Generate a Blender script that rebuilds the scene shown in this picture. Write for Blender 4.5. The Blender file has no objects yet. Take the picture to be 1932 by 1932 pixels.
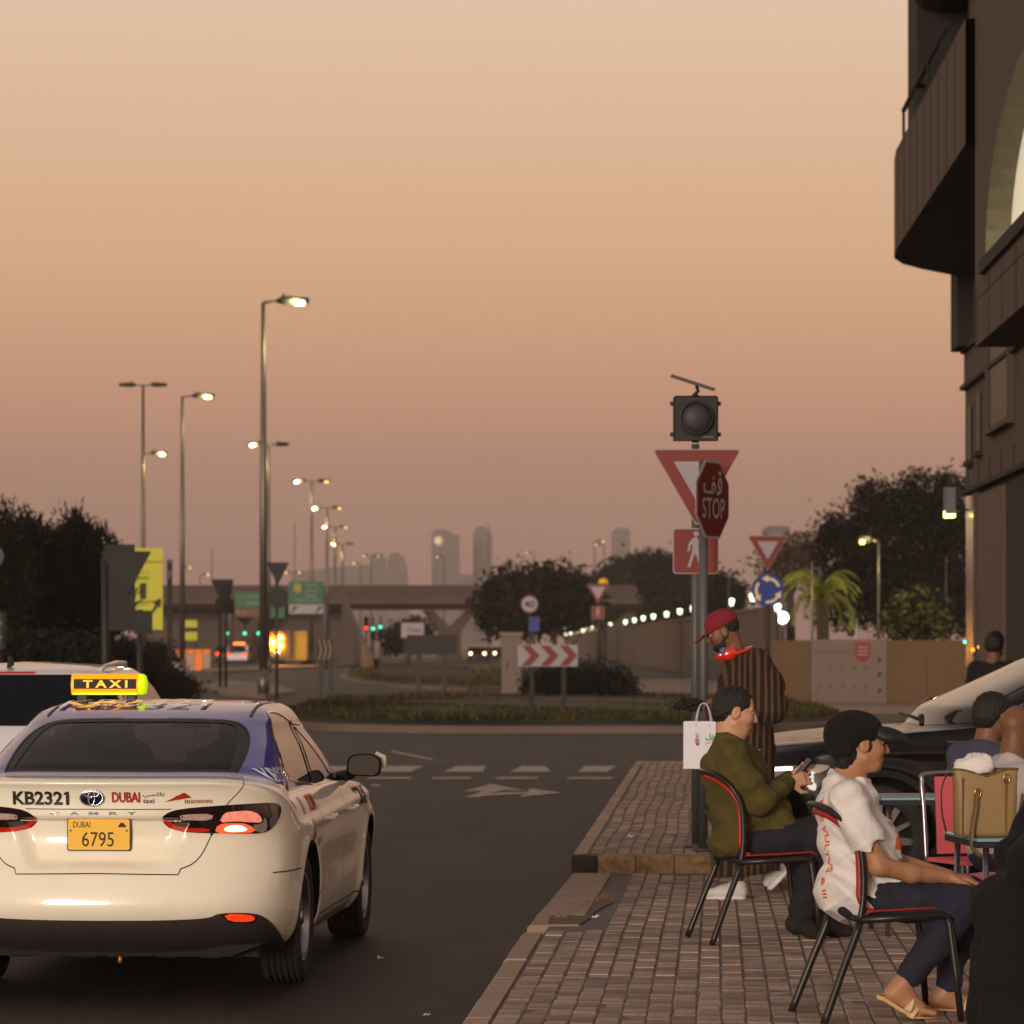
import bpy, bmesh, math, random
import numpy as np
from mathutils import Vector, Matrix
from mathutils.geometry import delaunay_2d_cdt
R = math.radians
random.seed(7)
SC = bpy.context.scene
COL = SC.collection

# ---------------------------------------------------------------- camera, sky, sun, exposure
CAMH = 1.68          # eye height over the road
FPX = 6600.0         # focal length in px of a 1932 px wide picture
cd = bpy.data.cameras.new('camera')
cam = bpy.data.objects.new('camera', cd); COL.objects.link(cam)
cam.location = (0, 0, CAMH); cam.rotation_euler = (R(90), 0, 0)
cd.sensor_width = 36.0; cd.lens = 36.0 * FPX / 1932.0
cd.shift_y = (1215 - 966) / 1932.0
cd.clip_start = 0.1; cd.clip_end = 30000
cd.dof.use_dof = True; cd.dof.focus_distance = 16.3; cd.dof.aperture_fstop = 6.3
cd.dof.aperture_blades = 0
SC.camera = cam

wd = bpy.data.worlds.new('World'); SC.world = wd; wd.use_nodes = True
nt = wd.node_tree; nt.nodes.clear()
wo = nt.nodes.new('ShaderNodeOutputWorld'); bg = nt.nodes.new('ShaderNodeBackground')
sky = nt.nodes.new('ShaderNodeTexSky'); sky.sky_type = 'NISHITA'; sky.sun_disc = False
SUN_EL, SUN_AZ = R(6.0), R(200)          # low sun behind the camera, a little to its left
sky.sun_elevation = SUN_EL; sky.sun_rotation = SUN_AZ; sky.dust_density = 6; sky.air_density = 1.5
geo = nt.nodes.new('ShaderNodeTexCoord'); sep = nt.nodes.new('ShaderNodeSeparateXYZ')
nt.links.new(geo.outputs['Generated'], sep.inputs[0])
ramp = nt.nodes.new('ShaderNodeValToRGB'); ramp.color_ramp.interpolation = 'LINEAR'
mr = nt.nodes.new('ShaderNodeMapRange'); mr.inputs['From Min'].default_value = -0.04; mr.inputs['From Max'].default_value = 0.96
nt.links.new(sep.outputs['Z'], mr.inputs['Value']); nt.links.new(mr.outputs[0], ramp.inputs['Fac'])
def lin(r, g, b):
    f = lambda c: ((c/255 + 0.055)/1.055)**2.4 if c > 10 else c/255/12.92
    return (f(r), f(g), f(b), 1)
stops = [(-0.02, (134, 99, 93)), (0.008, (155, 115, 105)), (0.045, (177, 130, 113)), (0.075, (202, 150, 121)),
         (0.11, (216, 169, 134)), (0.18, (223, 188, 162)), (0.32, (212, 180, 154)), (0.52, (166, 146, 136)), (0.95, (96, 96, 108))]
cr = ramp.color_ramp
while len(cr.elements) < len(stops): cr.elements.new(0.5)
for e, (z, c) in zip(cr.elements, stops): e.position = z + 0.04; e.color = lin(*c)
mix = nt.nodes.new('ShaderNodeMix'); mix.data_type = 'RGBA'; mix.blend_type = 'ADD'; mix.inputs['Factor'].default_value = 0.03
nt.links.new(ramp.outputs['Color'], mix.inputs[6]); nt.links.new(sky.outputs['Color'], mix.inputs[7])
nt.links.new(mix.outputs[2], bg.inputs['Color']); bg.inputs['Strength'].default_value = 0.93
nt.links.new(bg.outputs[0], wo.inputs['Surface'])

sl = bpy.data.lights.new('sun', 'SUN'); sl.energy = 1.65; sl.angle = R(14); sl.color = (1.0, 0.89, 0.74)
so = bpy.data.objects.new('sun', sl); COL.objects.link(so)
sd = Vector((math.sin(SUN_AZ)*math.cos(SUN_EL), math.cos(SUN_AZ)*math.cos(SUN_EL), math.sin(SUN_EL)))
so.rotation_euler = sd.to_track_quat('Z', 'Y').to_euler(); so.location = (0, -20, 30)

vs = SC.view_settings
SC.display_settings.display_device = 'sRGB'
vs.view_transform = 'Standard'; vs.look = 'None'; vs.gamma = 1; vs.use_curve_mapping = False; vs.exposure = 0.22
cy = SC.cycles
cy.use_denoising = True; cy.volume_bounces = 0; cy.max_bounces = 6; cy.transparent_max_bounces = 8
cy.sample_clamp_indirect = 4; cy.caustics_reflective = False; cy.caustics_refractive = False
cy.volume_step_rate = 10; cy.volume_max_steps = 64

# ---------------------------------------------------------------- materials
MATS = {}
def mat(name, col, rough=0.6, metal=0.0, var=0.0, scale=8.0, bump=0.0, bscale=60.0, coat=0.0, emit=None, estr=0.0,
        trans=0.0, alpha=1.0, spec=0.5, dirt=None, dirt_scale=2.0, dirt_amt=0.5, ior=1.45, coat_ior=1.5, stretch=None, randobj=0.0):
    """Principled material, colour in sRGB 0-255 triples; var = noise value variation; dirt = second colour in noise patches."""
    if name in MATS: return MATS[name]
    m = bpy.data.materials.new(name); m.use_nodes = True; n = m.node_tree; p = n.nodes['Principled BSDF']
    c = lin(*col)
    p.inputs['Base Color'].default_value = c; p.inputs['Roughness'].default_value = rough; p.inputs['Metallic'].default_value = metal
    p.inputs['IOR'].default_value = ior
    p.inputs['Specular IOR Level'].default_value = spec
    if coat: p.inputs['Coat Weight'].default_value = coat; p.inputs['Coat Roughness'].default_value = 0.04; p.inputs['Coat IOR'].default_value = coat_ior
    if trans: p.inputs['Transmission Weight'].default_value = trans
    if alpha < 1: p.inputs['Alpha'].default_value = alpha
    if emit: p.inputs['Emission Color'].default_value = lin(*emit); p.inputs['Emission Strength'].default_value = estr
    last = None
    if var or dirt or bump or randobj:
        tc = n.nodes.new('ShaderNodeTexCoord'); src = tc.outputs['Object']
        if stretch:
            mp = n.nodes.new('ShaderNodeMapping'); mp.inputs['Scale'].default_value = stretch
            n.links.new(src, mp.inputs[0]); src = mp.outputs[0]
        if var:
            t = n.nodes.new('ShaderNodeTexNoise'); t.inputs['Scale'].default_value = scale; t.inputs['Detail'].default_value = 6
            t.inputs['Roughness'].default_value = 0.65
            n.links.new(src, t.inputs['Vector'])
            mm = n.nodes.new('ShaderNodeMapRange'); mm.inputs['From Min'].default_value = 0.25; mm.inputs['From Max'].default_value = 0.75
            mm.inputs['To Min'].default_value = 1 - var; mm.inputs['To Max'].default_value = 1 + var
            n.links.new(t.outputs['Fac'], mm.inputs['Value'])
            h = n.nodes.new('ShaderNodeHueSaturation'); h.inputs['Color'].default_value = c
            n.links.new(mm.outputs[0], h.inputs['Value']); last = h.outputs[0]
        if randobj:
            oi = n.nodes.new('ShaderNodeObjectInfo'); mm = n.nodes.new('ShaderNodeMapRange')
            mm.inputs['To Min'].default_value = 1 - randobj; mm.inputs['To Max'].default_value = 1 + randobj
            n.links.new(oi.outputs['Random'], mm.inputs['Value'])
            h = n.nodes.new('ShaderNodeHueSaturation'); h.inputs['Color'].default_value = c
            if last: n.links.new(last, h.inputs['Color'])
            n.links.new(mm.outputs[0], h.inputs['Value']); last = h.outputs[0]
        if dirt:
            t = n.nodes.new('ShaderNodeTexNoise'); t.inputs['Scale'].default_value = dirt_scale; t.inputs['Detail'].default_value = 8
            t.inputs['Roughness'].default_value = 0.7
            n.links.new(src, t.inputs['Vector'])
            mm = n.nodes.new('ShaderNodeMapRange'); mm.inputs['From Min'].default_value = 0.48; mm.inputs['From Max'].default_value = 0.72
            mm.inputs['To Max'].default_value = dirt_amt
            n.links.new(t.outputs['Fac'], mm.inputs['Value'])
            mx = n.nodes.new('ShaderNodeMix'); mx.data_type = 'RGBA'; mx.inputs[6].default_value = c; mx.inputs[7].default_value = lin(*dirt)
            if last: n.links.new(last, mx.inputs[6])
            n.links.new(mm.outputs[0], mx.inputs['Factor']); last = mx.outputs[2]
        if last: n.links.new(last, p.inputs['Base Color'])
        if bump:
            t = n.nodes.new('ShaderNodeTexNoise'); t.inputs['Scale'].default_value = bscale; t.inputs['Detail'].default_value = 5
            n.links.new(src, t.inputs['Vector'])
            b = n.nodes.new('ShaderNodeBump'); b.inputs['Strength'].default_value = bump; b.inputs['Distance'].default_value = 0.02
            n.links.new(t.outputs['Fac'], b.inputs['Height']); n.links.new(b.outputs[0], p.inputs['Normal'])
    MATS[name] = m
    return m
def glow(name, col, s):
    return mat(name, col, rough=0.5, emit=col, estr=s)

# ---------------------------------------------------------------- mesh helpers
class MB:
    """collects faces (with material slots) and links them as one mesh object"""
    def __init__(s): s.v = []; s.f = []; s.mi = []; s.sm = []
    def add(s, vs, fs, mi=0, smooth=False):
        o = len(s.v); s.v += [tuple(p) for p in vs]; s.f += [tuple(i + o for i in f) for f in fs]
        s.mi += [mi]*len(fs); s.sm += [smooth]*len(fs); return s
    def box(s, c, d, rz=0.0, mi=0, M=None):
        x, y, z = d[0]/2, d[1]/2, d[2]/2
        cr_, sr = math.cos(rz), math.sin(rz)
        P = []
        for a, b, e in ((-x,-y,-z),(x,-y,-z),(x,y,-z),(-x,y,-z),(-x,-y,z),(x,-y,z),(x,y,z),(-x,y,z)):
            p = Vector((a*cr_ - b*sr, a*sr + b*cr_, e))
            if M is not None: p = M @ Vector((a, b, e))
            P.append(p + Vector(c))
        return s.add(P, [(0,3,2,1),(4,5,6,7),(0,1,5,4),(1,2,6,5),(2,3,7,6),(3,0,4,7)], mi)
    def bbox(s, c, d, bev=0.01, rz=0.0, mi=0):
        """box with chamfered vertical and top edges"""
        x, y, z = d[0]/2, d[1]/2, d[2]/2; b = min(bev, x*.9, y*.9, z*.9)
        ring = lambda e, zz: [(-x+e,-y,zz),(x-e,-y,zz),(x,-y+e,zz),(x,y-e,zz),(x-e,y,zz),(-x+e,y,zz),(-x,y-e,zz),(-x,-y+e,zz)]
        r0 = ring(b, -z); r1 = ring(b, z-b)
        x -= b; y -= b; r2 = ring(b, z)
        cr_, sr = math.cos(rz), math.sin(rz)
        P = [(c[0]+p[0]*cr_-p[1]*sr, c[1]+p[0]*sr+p[1]*cr_, c[2]+p[2]) for p in r0+r1+r2]
        F = [tuple(range(7,-1,-1)), tuple(range(16,24))]
        for k in (0, 8):
            F += [(k+i, k+(i+1)%8, k+8+(i+1)%8, k+8+i) for i in range(8)]
        return s.add(P, F, mi)
    def tube(s, pts, r, n=10, mi=0, cap=True, smooth=True, closed=False):
        pts = [Vector(p) for p in pts]; k = len(pts)
        rs = r if isinstance(r, (list, tuple)) else [r]*k
        P = []; up = None
        for i, p in enumerate(pts):
            a = pts[(i-1) % k] if (i > 0 or closed) else p; b = pts[(i+1) % k] if (i < k-1 or closed) else p
            t = (b - a).normalized() if (b-a).length > 1e-9 else Vector((0,0,1))
            if up is None: up = t.orthogonal().normalized()
            up = (up - t*up.dot(t)); up = up.normalized() if up.length > 1e-6 else t.orthogonal().normalized()
            w = t.cross(up)
            rr = rs[i]; ra, rb = rr if isinstance(rr, tuple) else (rr, rr)
            for j in range(n):
                an = 2*math.pi*j/n; P.append(p + up*(ra*math.cos(an)) + w*(rb*math.sin(an)))
        F = []
        for i in range(k if closed else k-1):
            i2 = (i+1) % k
            for j in range(n): F.append((i*n+j, i*n+(j+1)%n, i2*n+(j+1)%n, i2*n+j))
        s.add(P, F, mi, smooth)
        if cap and not closed:
            o = len(s.v) - len(P)
            s.f.append(tuple(o+j for j in range(n-1,-1,-1))); s.f.append(tuple(o+(k-1)*n+j for j in range(n)))
            s.mi += [mi]*2; s.sm += [False]*2
        return s
    def cyl(s, c, r, h, n=20, mi=0, axis='Z', r2=None, smooth=True):
        d = {'X': Vector((1,0,0)), 'Y': Vector((0,1,0)), 'Z': Vector((0,0,1))}[axis]
        return s.tube([Vector(c)-d*h/2, Vector(c)+d*h/2], [r, r if r2 is None else r2], n, mi, True, smooth)
    def prism(s, poly, y0, y1, axis='Y', mi=0, o=(0,0,0)):
        """polygon (a,b) extruded: axis Y -> (a,y,b), X -> (x,a,b), Z -> (a,b,z)"""
        n = len(poly); ar = sum(poly[i][0]*poly[(i+1)%n][1]-poly[(i+1)%n][0]*poly[i][1] for i in range(n))
        if ar < 0: poly = poly[::-1]
        f = {'Y': lambda a,b,t: (a,t,b), 'X': lambda a,b,t: (t,a,b), 'Z': lambda a,b,t: (a,b,t)}[axis]
        P = [tuple(Vector(f(a,b,y0))+Vector(o)) for a,b in poly] + [tuple(Vector(f(a,b,y1))+Vector(o)) for a,b in poly]
        lo, hi = list(range(n)), list(range(n,2*n))
        flip = (y1 < y0) != (axis == 'Y')
        side = [(i,(i+1)%n,n+(i+1)%n,n+i) for i in range(n)]
        F = [tuple(lo[::-1]), tuple(hi)] + side
        if flip: F = [q[::-1] for q in F]
        return s.add(P, F, mi)
    def lathe(s, prof, n=24, mi=0, o=(0,0,0), axis='Z', smooth=True):
        P = []
        for r, z in prof:
            for j in range(n):
                a = 2*math.pi*j/n; p = (r*math.cos(a), r*math.sin(a), z)
                if axis == 'X': p = (p[2], p[0], p[1])
                if axis == 'Y': p = (p[0], -p[2], p[1])
                P.append((p[0]+o[0], p[1]+o[1], p[2]+o[2]))
        F = [(i*n+j, i*n+(j+1)%n, (i+1)*n+(j+1)%n, (i+1)*n+j) for i in range(len(prof)-1) for j in range(n)]
        return s.add(P, F, mi, smooth)
    def quad(s, a, b, c, d, mi=0): return s.add([a,b,c,d], [(0,1,2,3)], mi)
    def xform(s, M): s.v = [tuple(M @ Vector(p)) for p in s.v]; return s
    def build(s, name, mats, parent=None, loc=None, rot=None):
        me = bpy.data.meshes.new(name); me.from_pydata(s.v, [], s.f)
        if not isinstance(mats, (list, tuple)): mats = [mats]
        for m in mats: me.materials.append(m)
        me.polygons.foreach_set('material_index', s.mi); me.polygons.foreach_set('use_smooth', s.sm); me.update()
        return link(name, me, parent, loc, rot)
def link(name, data, parent=None, loc=None, rot=None):
    o = bpy.data.objects.new(name, data); COL.objects.link(o)
    if parent is not None: o.parent = parent
    if loc is not None: o.location = loc
    if rot is not None: o.rotation_euler = rot
    return o
def tag(o, label=None, cat=None, group=None, kind=None):
    if label: o['label'] = label
    if cat: o['category'] = cat
    if group: o['group'] = group
    if kind: o['kind'] = kind
    return o
def thing(name, loc, label, cat, rz=0.0, group=None):
    return tag(link(name, None, None, loc, (0, 0, rz)), label, cat, group)
def struct(o): o['kind'] = 'structure'; return o
def at(u, v, Y): return Vector(((u-966)*Y/FPX, Y, CAMH-(v-1215)*Y/FPX))
def atx(u, Y): return (u-966)*Y/FPX
def atz(v, Y): return CAMH-(v-1215)*Y/FPX
def copy_tree(o, parent=None):
    c = o.copy(); COL.objects.link(c); c.parent = parent
    for ch in [x for x in o.children]: copy_tree(ch, c)
    return c
_tc = {}
def text_mesh(txt, size=1.0, shear=0.0, space=1.0, bold=0.0, key=None):
    """(verts2d, faces) of a line of text, centred, cap height about 0.7*size"""
    k = (txt, size, shear, space, bold)
    if k in _tc: return _tc[k]
    cu = bpy.data.curves.new('t', 'FONT'); cu.body = txt; cu.size = size; cu.align_x = 'CENTER'; cu.align_y = 'CENTER'
    cu.shear = shear; cu.space_character = space; cu.offset = bold; cu.resolution_u = 3
    o = bpy.data.objects.new('t', cu); COL.objects.link(o); bpy.context.view_layer.update()
    dg = bpy.context.evaluated_depsgraph_get(); me = o.evaluated_get(dg).to_mesh()
    V = [(p.co.x, p.co.y) for p in me.vertices]; F = [tuple(p.vertices) for p in me.polygons]
    o.evaluated_get(dg).to_mesh_clear(); bpy.data.objects.remove(o); bpy.data.curves.remove(cu)
    if V:   # centre on the inked box
        xs = [p[0] for p in V]; ys = [p[1] for p in V]; cx = (min(xs)+max(xs))/2; cy_ = (min(ys)+max(ys))/2
        V = [(p[0]-cx, p[1]-cy_) for p in V]
    _tc[k] = (V, F); return _tc[k]
def text_fit(txt, w, h, shear=0.0, bold=0.0, space=1.0):
    V, F = text_mesh(txt, 1.0, shear, space, bold)
    xs = [p[0] for p in V]; ys = [p[1] for p in V]
    if not xs: return V, F
    sx = w/(max(xs)-min(xs)); sy = h/(max(ys)-min(ys))
    return [(p[0]*sx, p[1]*sy) for p in V], F
def flat_text(txt, w, h, name, m, parent, loc, right=(1,0,0), up=(0,0,1), **kw):
    V, F = text_fit(txt, w, h, **kw); r = Vector(right).normalized(); u = Vector(up).normalized()
    mb = MB().add([Vector(loc) + r*a + u*b for a, b in V], F)
    return mb.build(name, m, parent)
# ---------------------------------------------------------------- the setting: ground, road, kerbs, pavement
KX = lambda Y: -1.05 + 0.0581*Y            # line of the kerb along the carriageway
KD = math.atan(0.0581)
m_ground = mat('dry_sandy_ground', (128, 106, 84), 0.95, var=0.25, scale=0.05, dirt=(92, 84, 60), dirt_scale=0.02)
m_asph = mat('worn_asphalt', (38, 32, 31), 0.66, var=0.38, scale=2.4, bump=0.4, bscale=140, dirt=(66, 56, 51), dirt_scale=1.1, dirt_amt=0.75, spec=0.25, stretch=(1, .22, 1))
m_conc = mat('pavement_concrete', (168, 142, 122), 0.8, var=0.14, scale=6, bump=0.25, bscale=90, dirt=(112, 96, 84), dirt_scale=3, dirt_amt=0.6)
m_kerbd = mat('dark_stained_kerb_face', (58, 48, 42), 0.85, var=0.3, scale=9, bump=0.4, bscale=50)
m_kerbl = mat('chipped_pale_kerb_face', (160, 132, 96), 0.85, var=0.3, scale=14, bump=0.5, bscale=40, dirt=(70, 54, 40), dirt_scale=9, dirt_amt=0.9)
m_joint = mat('sand_joint', (112, 100, 98), 0.95, var=0.2, scale=20)
m_paint = mat('worn_road_paint', (180, 164, 152), 0.8, var=0.12, scale=5, dirt=(88, 78, 72), dirt_scale=6, dirt_amt=0.85)
m_grass = mat('dry_grass_soil', (52, 46, 28), 0.95, var=0.35, scale=2.5, dirt=(78, 64, 34), dirt_scale=1.2)

def sheet(name, poly, z, m, kindlabel=None):
    me = bpy.data.meshes.new(name); me.from_pydata([(x, y, z) for x, y in poly], [], [tuple(range(len(poly)))]); me.materials.append(m)
    if me.polygons[0].normal.z < 0: me.flip_normals()
    return struct(link(name, me))
def slab(name, poly, z0, z1, m):
    o = MB().prism(poly, z0, z1, 'Z').build(name, m); return struct(o)

sheet('ground', [(-5000, -40), (5000, -40), (5000, 9000), (-5000, 9000)], -0.012, m_ground)
road = sheet('road', [(-70, -20), (40, -20), (60, 150), (60, 420), (-70, 420)], 0.0, m_asph)

def mark(name, poly, z=0.005): return MB().add([(x, y, z) for x, y in poly], [tuple(range(len(poly)))]).build(name, m_paint, road)
def mpx(name, px, z=0.005):
    P = []
    for u, v in px:
        Y = (CAMH-z)*FPX/(v-1215); P.append((atx(u, Y), Y))
    a = sum(P[i][0]*P[(i+1)%len(P)][1]-P[(i+1)%len(P)][0]*P[i][1] for i in range(len(P)))
    return mark(name, P if a > 0 else P[::-1], z)
# zebra bars, give-way dashes and turn arrow painted on the carriageway (worn, so edges are slightly uneven)
for x0, x1, x2, x3 in ((700, 775, 800, 728), (836, 912, 917, 862), (962, 1040, 1028, 985), (1090, 1146, 1163, 1104), (560, 640, 668, 590)):
    mpx('crossing_bar', [(x0, 1456), (x1, 1456), (x2, 1445), (x3, 1445)])
for x0, x1 in ((690, 772), (812, 886), (932, 1012), (1068, 1152)):
    mpx('give_way_dash', [(x0, 1469.5), (x1, 1469.5), (x1+6, 1466), (x0+8, 1466)])
mpx('turn_arrow', [(877, 1504), (905, 1504), (945, 1491), (992, 1491), (926, 1479), (873, 1493), (912, 1492)])
mpx('turn_arrow', [(905, 1502), (990, 1498), (978, 1504), (1062, 1496), (1000, 1487), (995, 1494), (942, 1494.5)], 0.009)
mpx('edge_line', [(700, 1483), (720, 1483), (716, 1480), (700, 1480)])
mpx('lane_line', [(735, 1418), (815, 1434), (818, 1432), (742, 1416.5)])

m_seam = mat('tar_seam', (26, 23, 23), .55)
rs = random.Random(12)
for (x0, y0, x1, y1, w) in ((-3.5, 24, .6, 23.2, .03), (-5, 33, 1.0, 33.6, .025), (-8, 52, 5, 53, .04), (-4, 44, 1.2, 44.4, .025)):
    L_ = []; Rr_ = []
    for i in range(25):
        t_ = i/24; x = x0+(x1-x0)*t_+rs.gauss(0, .03); y = y0+(y1-y0)*t_+rs.gauss(0, .03); n_ = Vector((y1-y0, x0-x1)).normalized()*w*rs.uniform(.3, .7); L_.append((x+n_.x, y+n_.y, .003)); Rr_.append((x-n_.x, y-n_.y, .003))
    MB().add(L_+Rr_, [(i, i+1, 26+i, 25+i) for i in range(24)]).build('tar_seam', m_seam, road)
# near pavement: kerbstone strip, sunken crossing ramp, raised block with a stained kerb
YA, YB, YC, YD = 11.0, 18.95, 25.5, 45.8   # near pavement | ramp | kerb face | far end of raised block
PZ, BZ = 0.12, 0.14
def pz(y):
    """height of the paving bed along the footway"""
    if y <= YB: return PZ
    if y <= YC: return PZ + (0.012-PZ)*min(1, (y-YB)/(YC-YB)*1.15)
    return BZ
XR = 9.0
bed = MB()
ys = [YA] + [YB + (YC-YB)*k/10 for k in range(11)]
bv = []
for y in ys:
    bv += [(KX(y)+0.125, y, pz(y)-0.004), (KX(y)+XR, y, pz(y)-0.004)]
bed.add(bv, [(2*i, 2*i+1, 2*i+3, 2*i+2) for i in range(len(ys)-1)])
pav = struct(bed.build('pavement', m_joint))
blk = struct(MB().prism([(KX(YC)+0.12, YC+0.12), (KX(YC)+XR, YC+0.12), (KX(YD)+XR, YD-.1), (KX(YD)+0.12, YD-.1)], 0, BZ-0.004, 'Z').build('raised_pavement', m_joint))

# kerbstones of the near edge
rnd = random.Random(3)
def kerb_run(y0, y1, z_of, parent, wdt=0.125, ln=0.9, name='kerbstone'):
    y = y0
    while y < y1-0.05:
        ye = min(y+ln, y1); a, b = y+0.006, ye-0.006
        dz = rnd.uniform(-0.004, 0.004)
        mb = MB(); za, zb = z_of(a)+dz, z_of(b)+dz
        P = [(KX(a), a, -0.05), (KX(a)+wdt-0.006, a, -0.05), (KX(b)+wdt-0.006, b, -0.05), (KX(b), b, -0.05)]
        e = 0.018
        Q = [(KX(a), a, za-e), (KX(a)+wdt-0.006, a, za-e), (KX(b)+wdt-0.006, b, zb-e), (KX(b), b, zb-e)]
        T = [(KX(a)+e, a+.008, za), (KX(a)+wdt-0.012, a+.008, za), (KX(b)+wdt-0.012, b-.008, zb), (KX(b)+e, b-.008, zb)]
        mb.add(P+Q+T, [(3,2,1,0), (0,1,5,4), (1,2,6,5), (2,3,7,6), (3,0,4,7), (4,5,9,8), (5,6,10,9), (6,7,11,10), (7,4,8,11), (8,9,10,11)])
        mb.build(name, m_conc, parent); y = ye
kerb_run(YA, YB, lambda y: PZ, pav)
kerb_run(YB+0.55, YC-0.03, lambda y: pz(y)+0.006, pav, wdt=0.3)
kerb_run(YC+0.13, YD, lambda y: BZ, blk, wdt=0.12)
# kerb face across the footway: two dark ends, chipped pale middle
x = KX(YC); k = 0
while x < KX(YC)+6.2:
    ln = [0.19, 0.28, 0.28, 0.3, 0.5][min(k, 4)]
    mm = m_kerbl if k in (1, 2, 3) else m_kerbd
    mb = MB(); e = 0.022; x0, x1 = x+0.004, x+ln-0.004
    pr = [(YC, 0.0), (YC+0.005, BZ-0.04), (YC+0.03, BZ-0.006), (YC+0.12, BZ), (YC+0.12, 0.0)]
    P = [(xx, yy, zz + rnd.uniform(-.003, .003)) for xx in (x0, x1) for yy, zz in pr]
    n = len(pr); mb.add(P, [tuple(range(n)), tuple(range(2*n-1, n-1, -1))] + [(i, n+i, n+(i+1)%n, (i+1)%n) for i in range(n)])
    mb.build('kerbstone', [mm], blk); x += ln; k += 1
kb = MB().prism([(KX(YD)+0.02, YD), (KX(YD)+XR, YD), (KX(YD)+XR, YD+0.13), (KX(YD)+0.02, YD+0.13)], 0, BZ, 'Z').build('kerbstone', m_conc, blk)

# pavers: the largest 300 in view are single bricks, the rest one joined part
m_br = [mat('paver_buff', (176, 153, 134), 0.85, var=0.2, scale=25, bump=0.35, bscale=120, randobj=0.16, dirt=(104, 88, 78), dirt_scale=2.5, dirt_amt=.8),
        mat('paver_rose', (162, 138, 124), 0.85, var=0.2, scale=25, bump=0.35, bscale=120, randobj=0.18, dirt=(92, 78, 70), dirt_scale=2.5, dirt_amt=.8),
        mat('paver_brown', (146, 122, 108), 0.85, var=0.2, scale=25, bump=0.35, bscale=120, randobj=0.18, dirt=(84, 70, 64), dirt_scale=2.5, dirt_amt=.8)]
def brick_mesh(w, l, m, s):
    """paver with a worn chamfer, jittered outline"""
    r_ = random.Random(s); e = 0.006
    j = lambda: r_.uniform(-.0025, .0025)
    o = [(-w/2+j(), -l/2+j()), (w/2+j(), -l/2+j()), (w/2+j(), l/2+j()), (-w/2+j(), l/2+j())]
    P = [(a, b, -0.03) for a, b in o] + [(a, b, -0.004) for a, b in o] + [(a*(1-2*e/w), b*(1-2*e/l), 0.0) for a, b in o]
    F = [(i, (i+1) % 4, 4+(i+1) % 4, 4+i) for i in range(4)] + [(4+i, 4+(i+1) % 4, 8+(i+1) % 4, 8+i) for i in range(4)] + [(8, 9, 10, 11)]
    me = bpy.data.meshes.new('brick'); me.from_pydata(P, [], F); me.materials.append(m); return me
BW, BL, GAP = 0.105, 0.212, 0.007
protos = [brick_mesh(BW-GAP, BL-GAP, m_br[i % 3], i) for i in range(12)]
cells = []
c_, s_ = math.cos(KD), math.sin(KD)
ncol = 62
for ci in range(ncol):
    xo = 0.132 + (ci+0.5)*BW
    y = YA + rnd.uniform(0, BL); tw = rnd.uniform(-.004, .004)
    while y < YC-0.1:
        if y > YB and xo < 0.46 and y > YB+0.1: y += BL; continue
        X = KX(y)+xo
        if X < 0.152*y+0.3 and X > -0.146*y and y > 13.9:
            cells.append((X, y, pz(y)))
        y += BL
random.Random(1).shuffle(cells)
def score(c): return c[1] + rnd.uniform(0, .0)
cells.sort(key=score)
def brick_rot(y): 
    if y <= YB or y >= YC: return 0.0
    return -0.017
near, far = cells[:300], cells[300:]
for i, (X, y, z) in enumerate(near):
    o = link('brick', protos[rnd.randrange(12)], pav, (X+rnd.uniform(-.003, .003), y, z+rnd.uniform(-.004, .004)),
             (rnd.uniform(-.012, .012)+brick_rot(y), rnd.uniform(-.012, .012), -KD+rnd.uniform(-.012, .012)))
def brick_mass(lst, name, parent, w=BW, l=BL, wav=0.0):
    mb = MB()
    for X, y, z in lst:
        e = 0.005; a, b = (w-GAP)/2, (l-.004)/2; dz = rnd.uniform(-.004, .004); t = rnd.uniform(-.006, .006); mi = rnd.choice((0, 0, 1, 1, 2))
        cc, ss = math.cos(-KD+t), math.sin(-KD+t); T = []
        sl_ = brick_rot(y)
        for (p, q, h) in [(-a,-b,-.02),(a,-b,-.02),(a,b,-.02),(-a,b,-.02),(-a+e,-b+e,0),(a-e,-b+e,0),(a-e,b-e,0),(-a+e,b-e,0)]:
            T.append((X+p*cc-q*ss, y+p*ss+q*cc, z+h+dz+q*sl_))
        mb.add(T, [(0,1,5,4),(1,2,6,5),(2,3,7,6),(3,0,4,7),(4,5,6,7)], mi)
    o = mb.build(name, m_br, parent); o['kind'] = 'stuff'; return o
brick_mass(far, 'brick_rows', pav)
cells2 = []
for ci in range(72):
    xo = 0.13 + (ci+0.5)*0.1
    y = YC+0.14 + rnd.uniform(0, BL)
    while y < YD-0.1:
        X = KX(y)+xo+0.012*math.sin(y*1.1+ci*.2)
        if X < 0.152*y+0.3: cells2.append((X, y, BZ))
        y += 0.205
brick_mass(cells2, 'brick_rows', blk, 0.1, 0.205)

# broken concrete lip on the ramp
lip = MB(); r2 = random.Random(5)
pts = []
for k in range(46):
    t = k/45; u = 1030 + t*125 + r2.uniform(-6, 6); v = 1730 - t*44 + 10*math.sin(t*6) + r2.uniform(-5, 5)
    Y = (CAMH-0.09)*FPX/(v-1215); s = r2.uniform(.02, .06)
    x, y = atx(u, Y), Y; z = pz(y)
    n = 6; P = [(x+s*math.cos(a)*r2.uniform(.6, 1.2), y+s*1.5*math.sin(a)*r2.uniform(.6, 1.2), z-.01) for a in [2*math.pi*i/n for i in range(n)]]
    P.append((x+r2.uniform(-.01, .01), y, z+s*.45)); lip.add(P, [(i, (i+1) % n, n) for i in range(n)])
lo = lip.build('broken_concrete_edge', mat('crumbled_concrete', (150, 122, 92), 0.95, var=0.35, scale=12, bump=0.6, bscale=40), pav); lo['kind'] = 'stuff'
P = []
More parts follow.
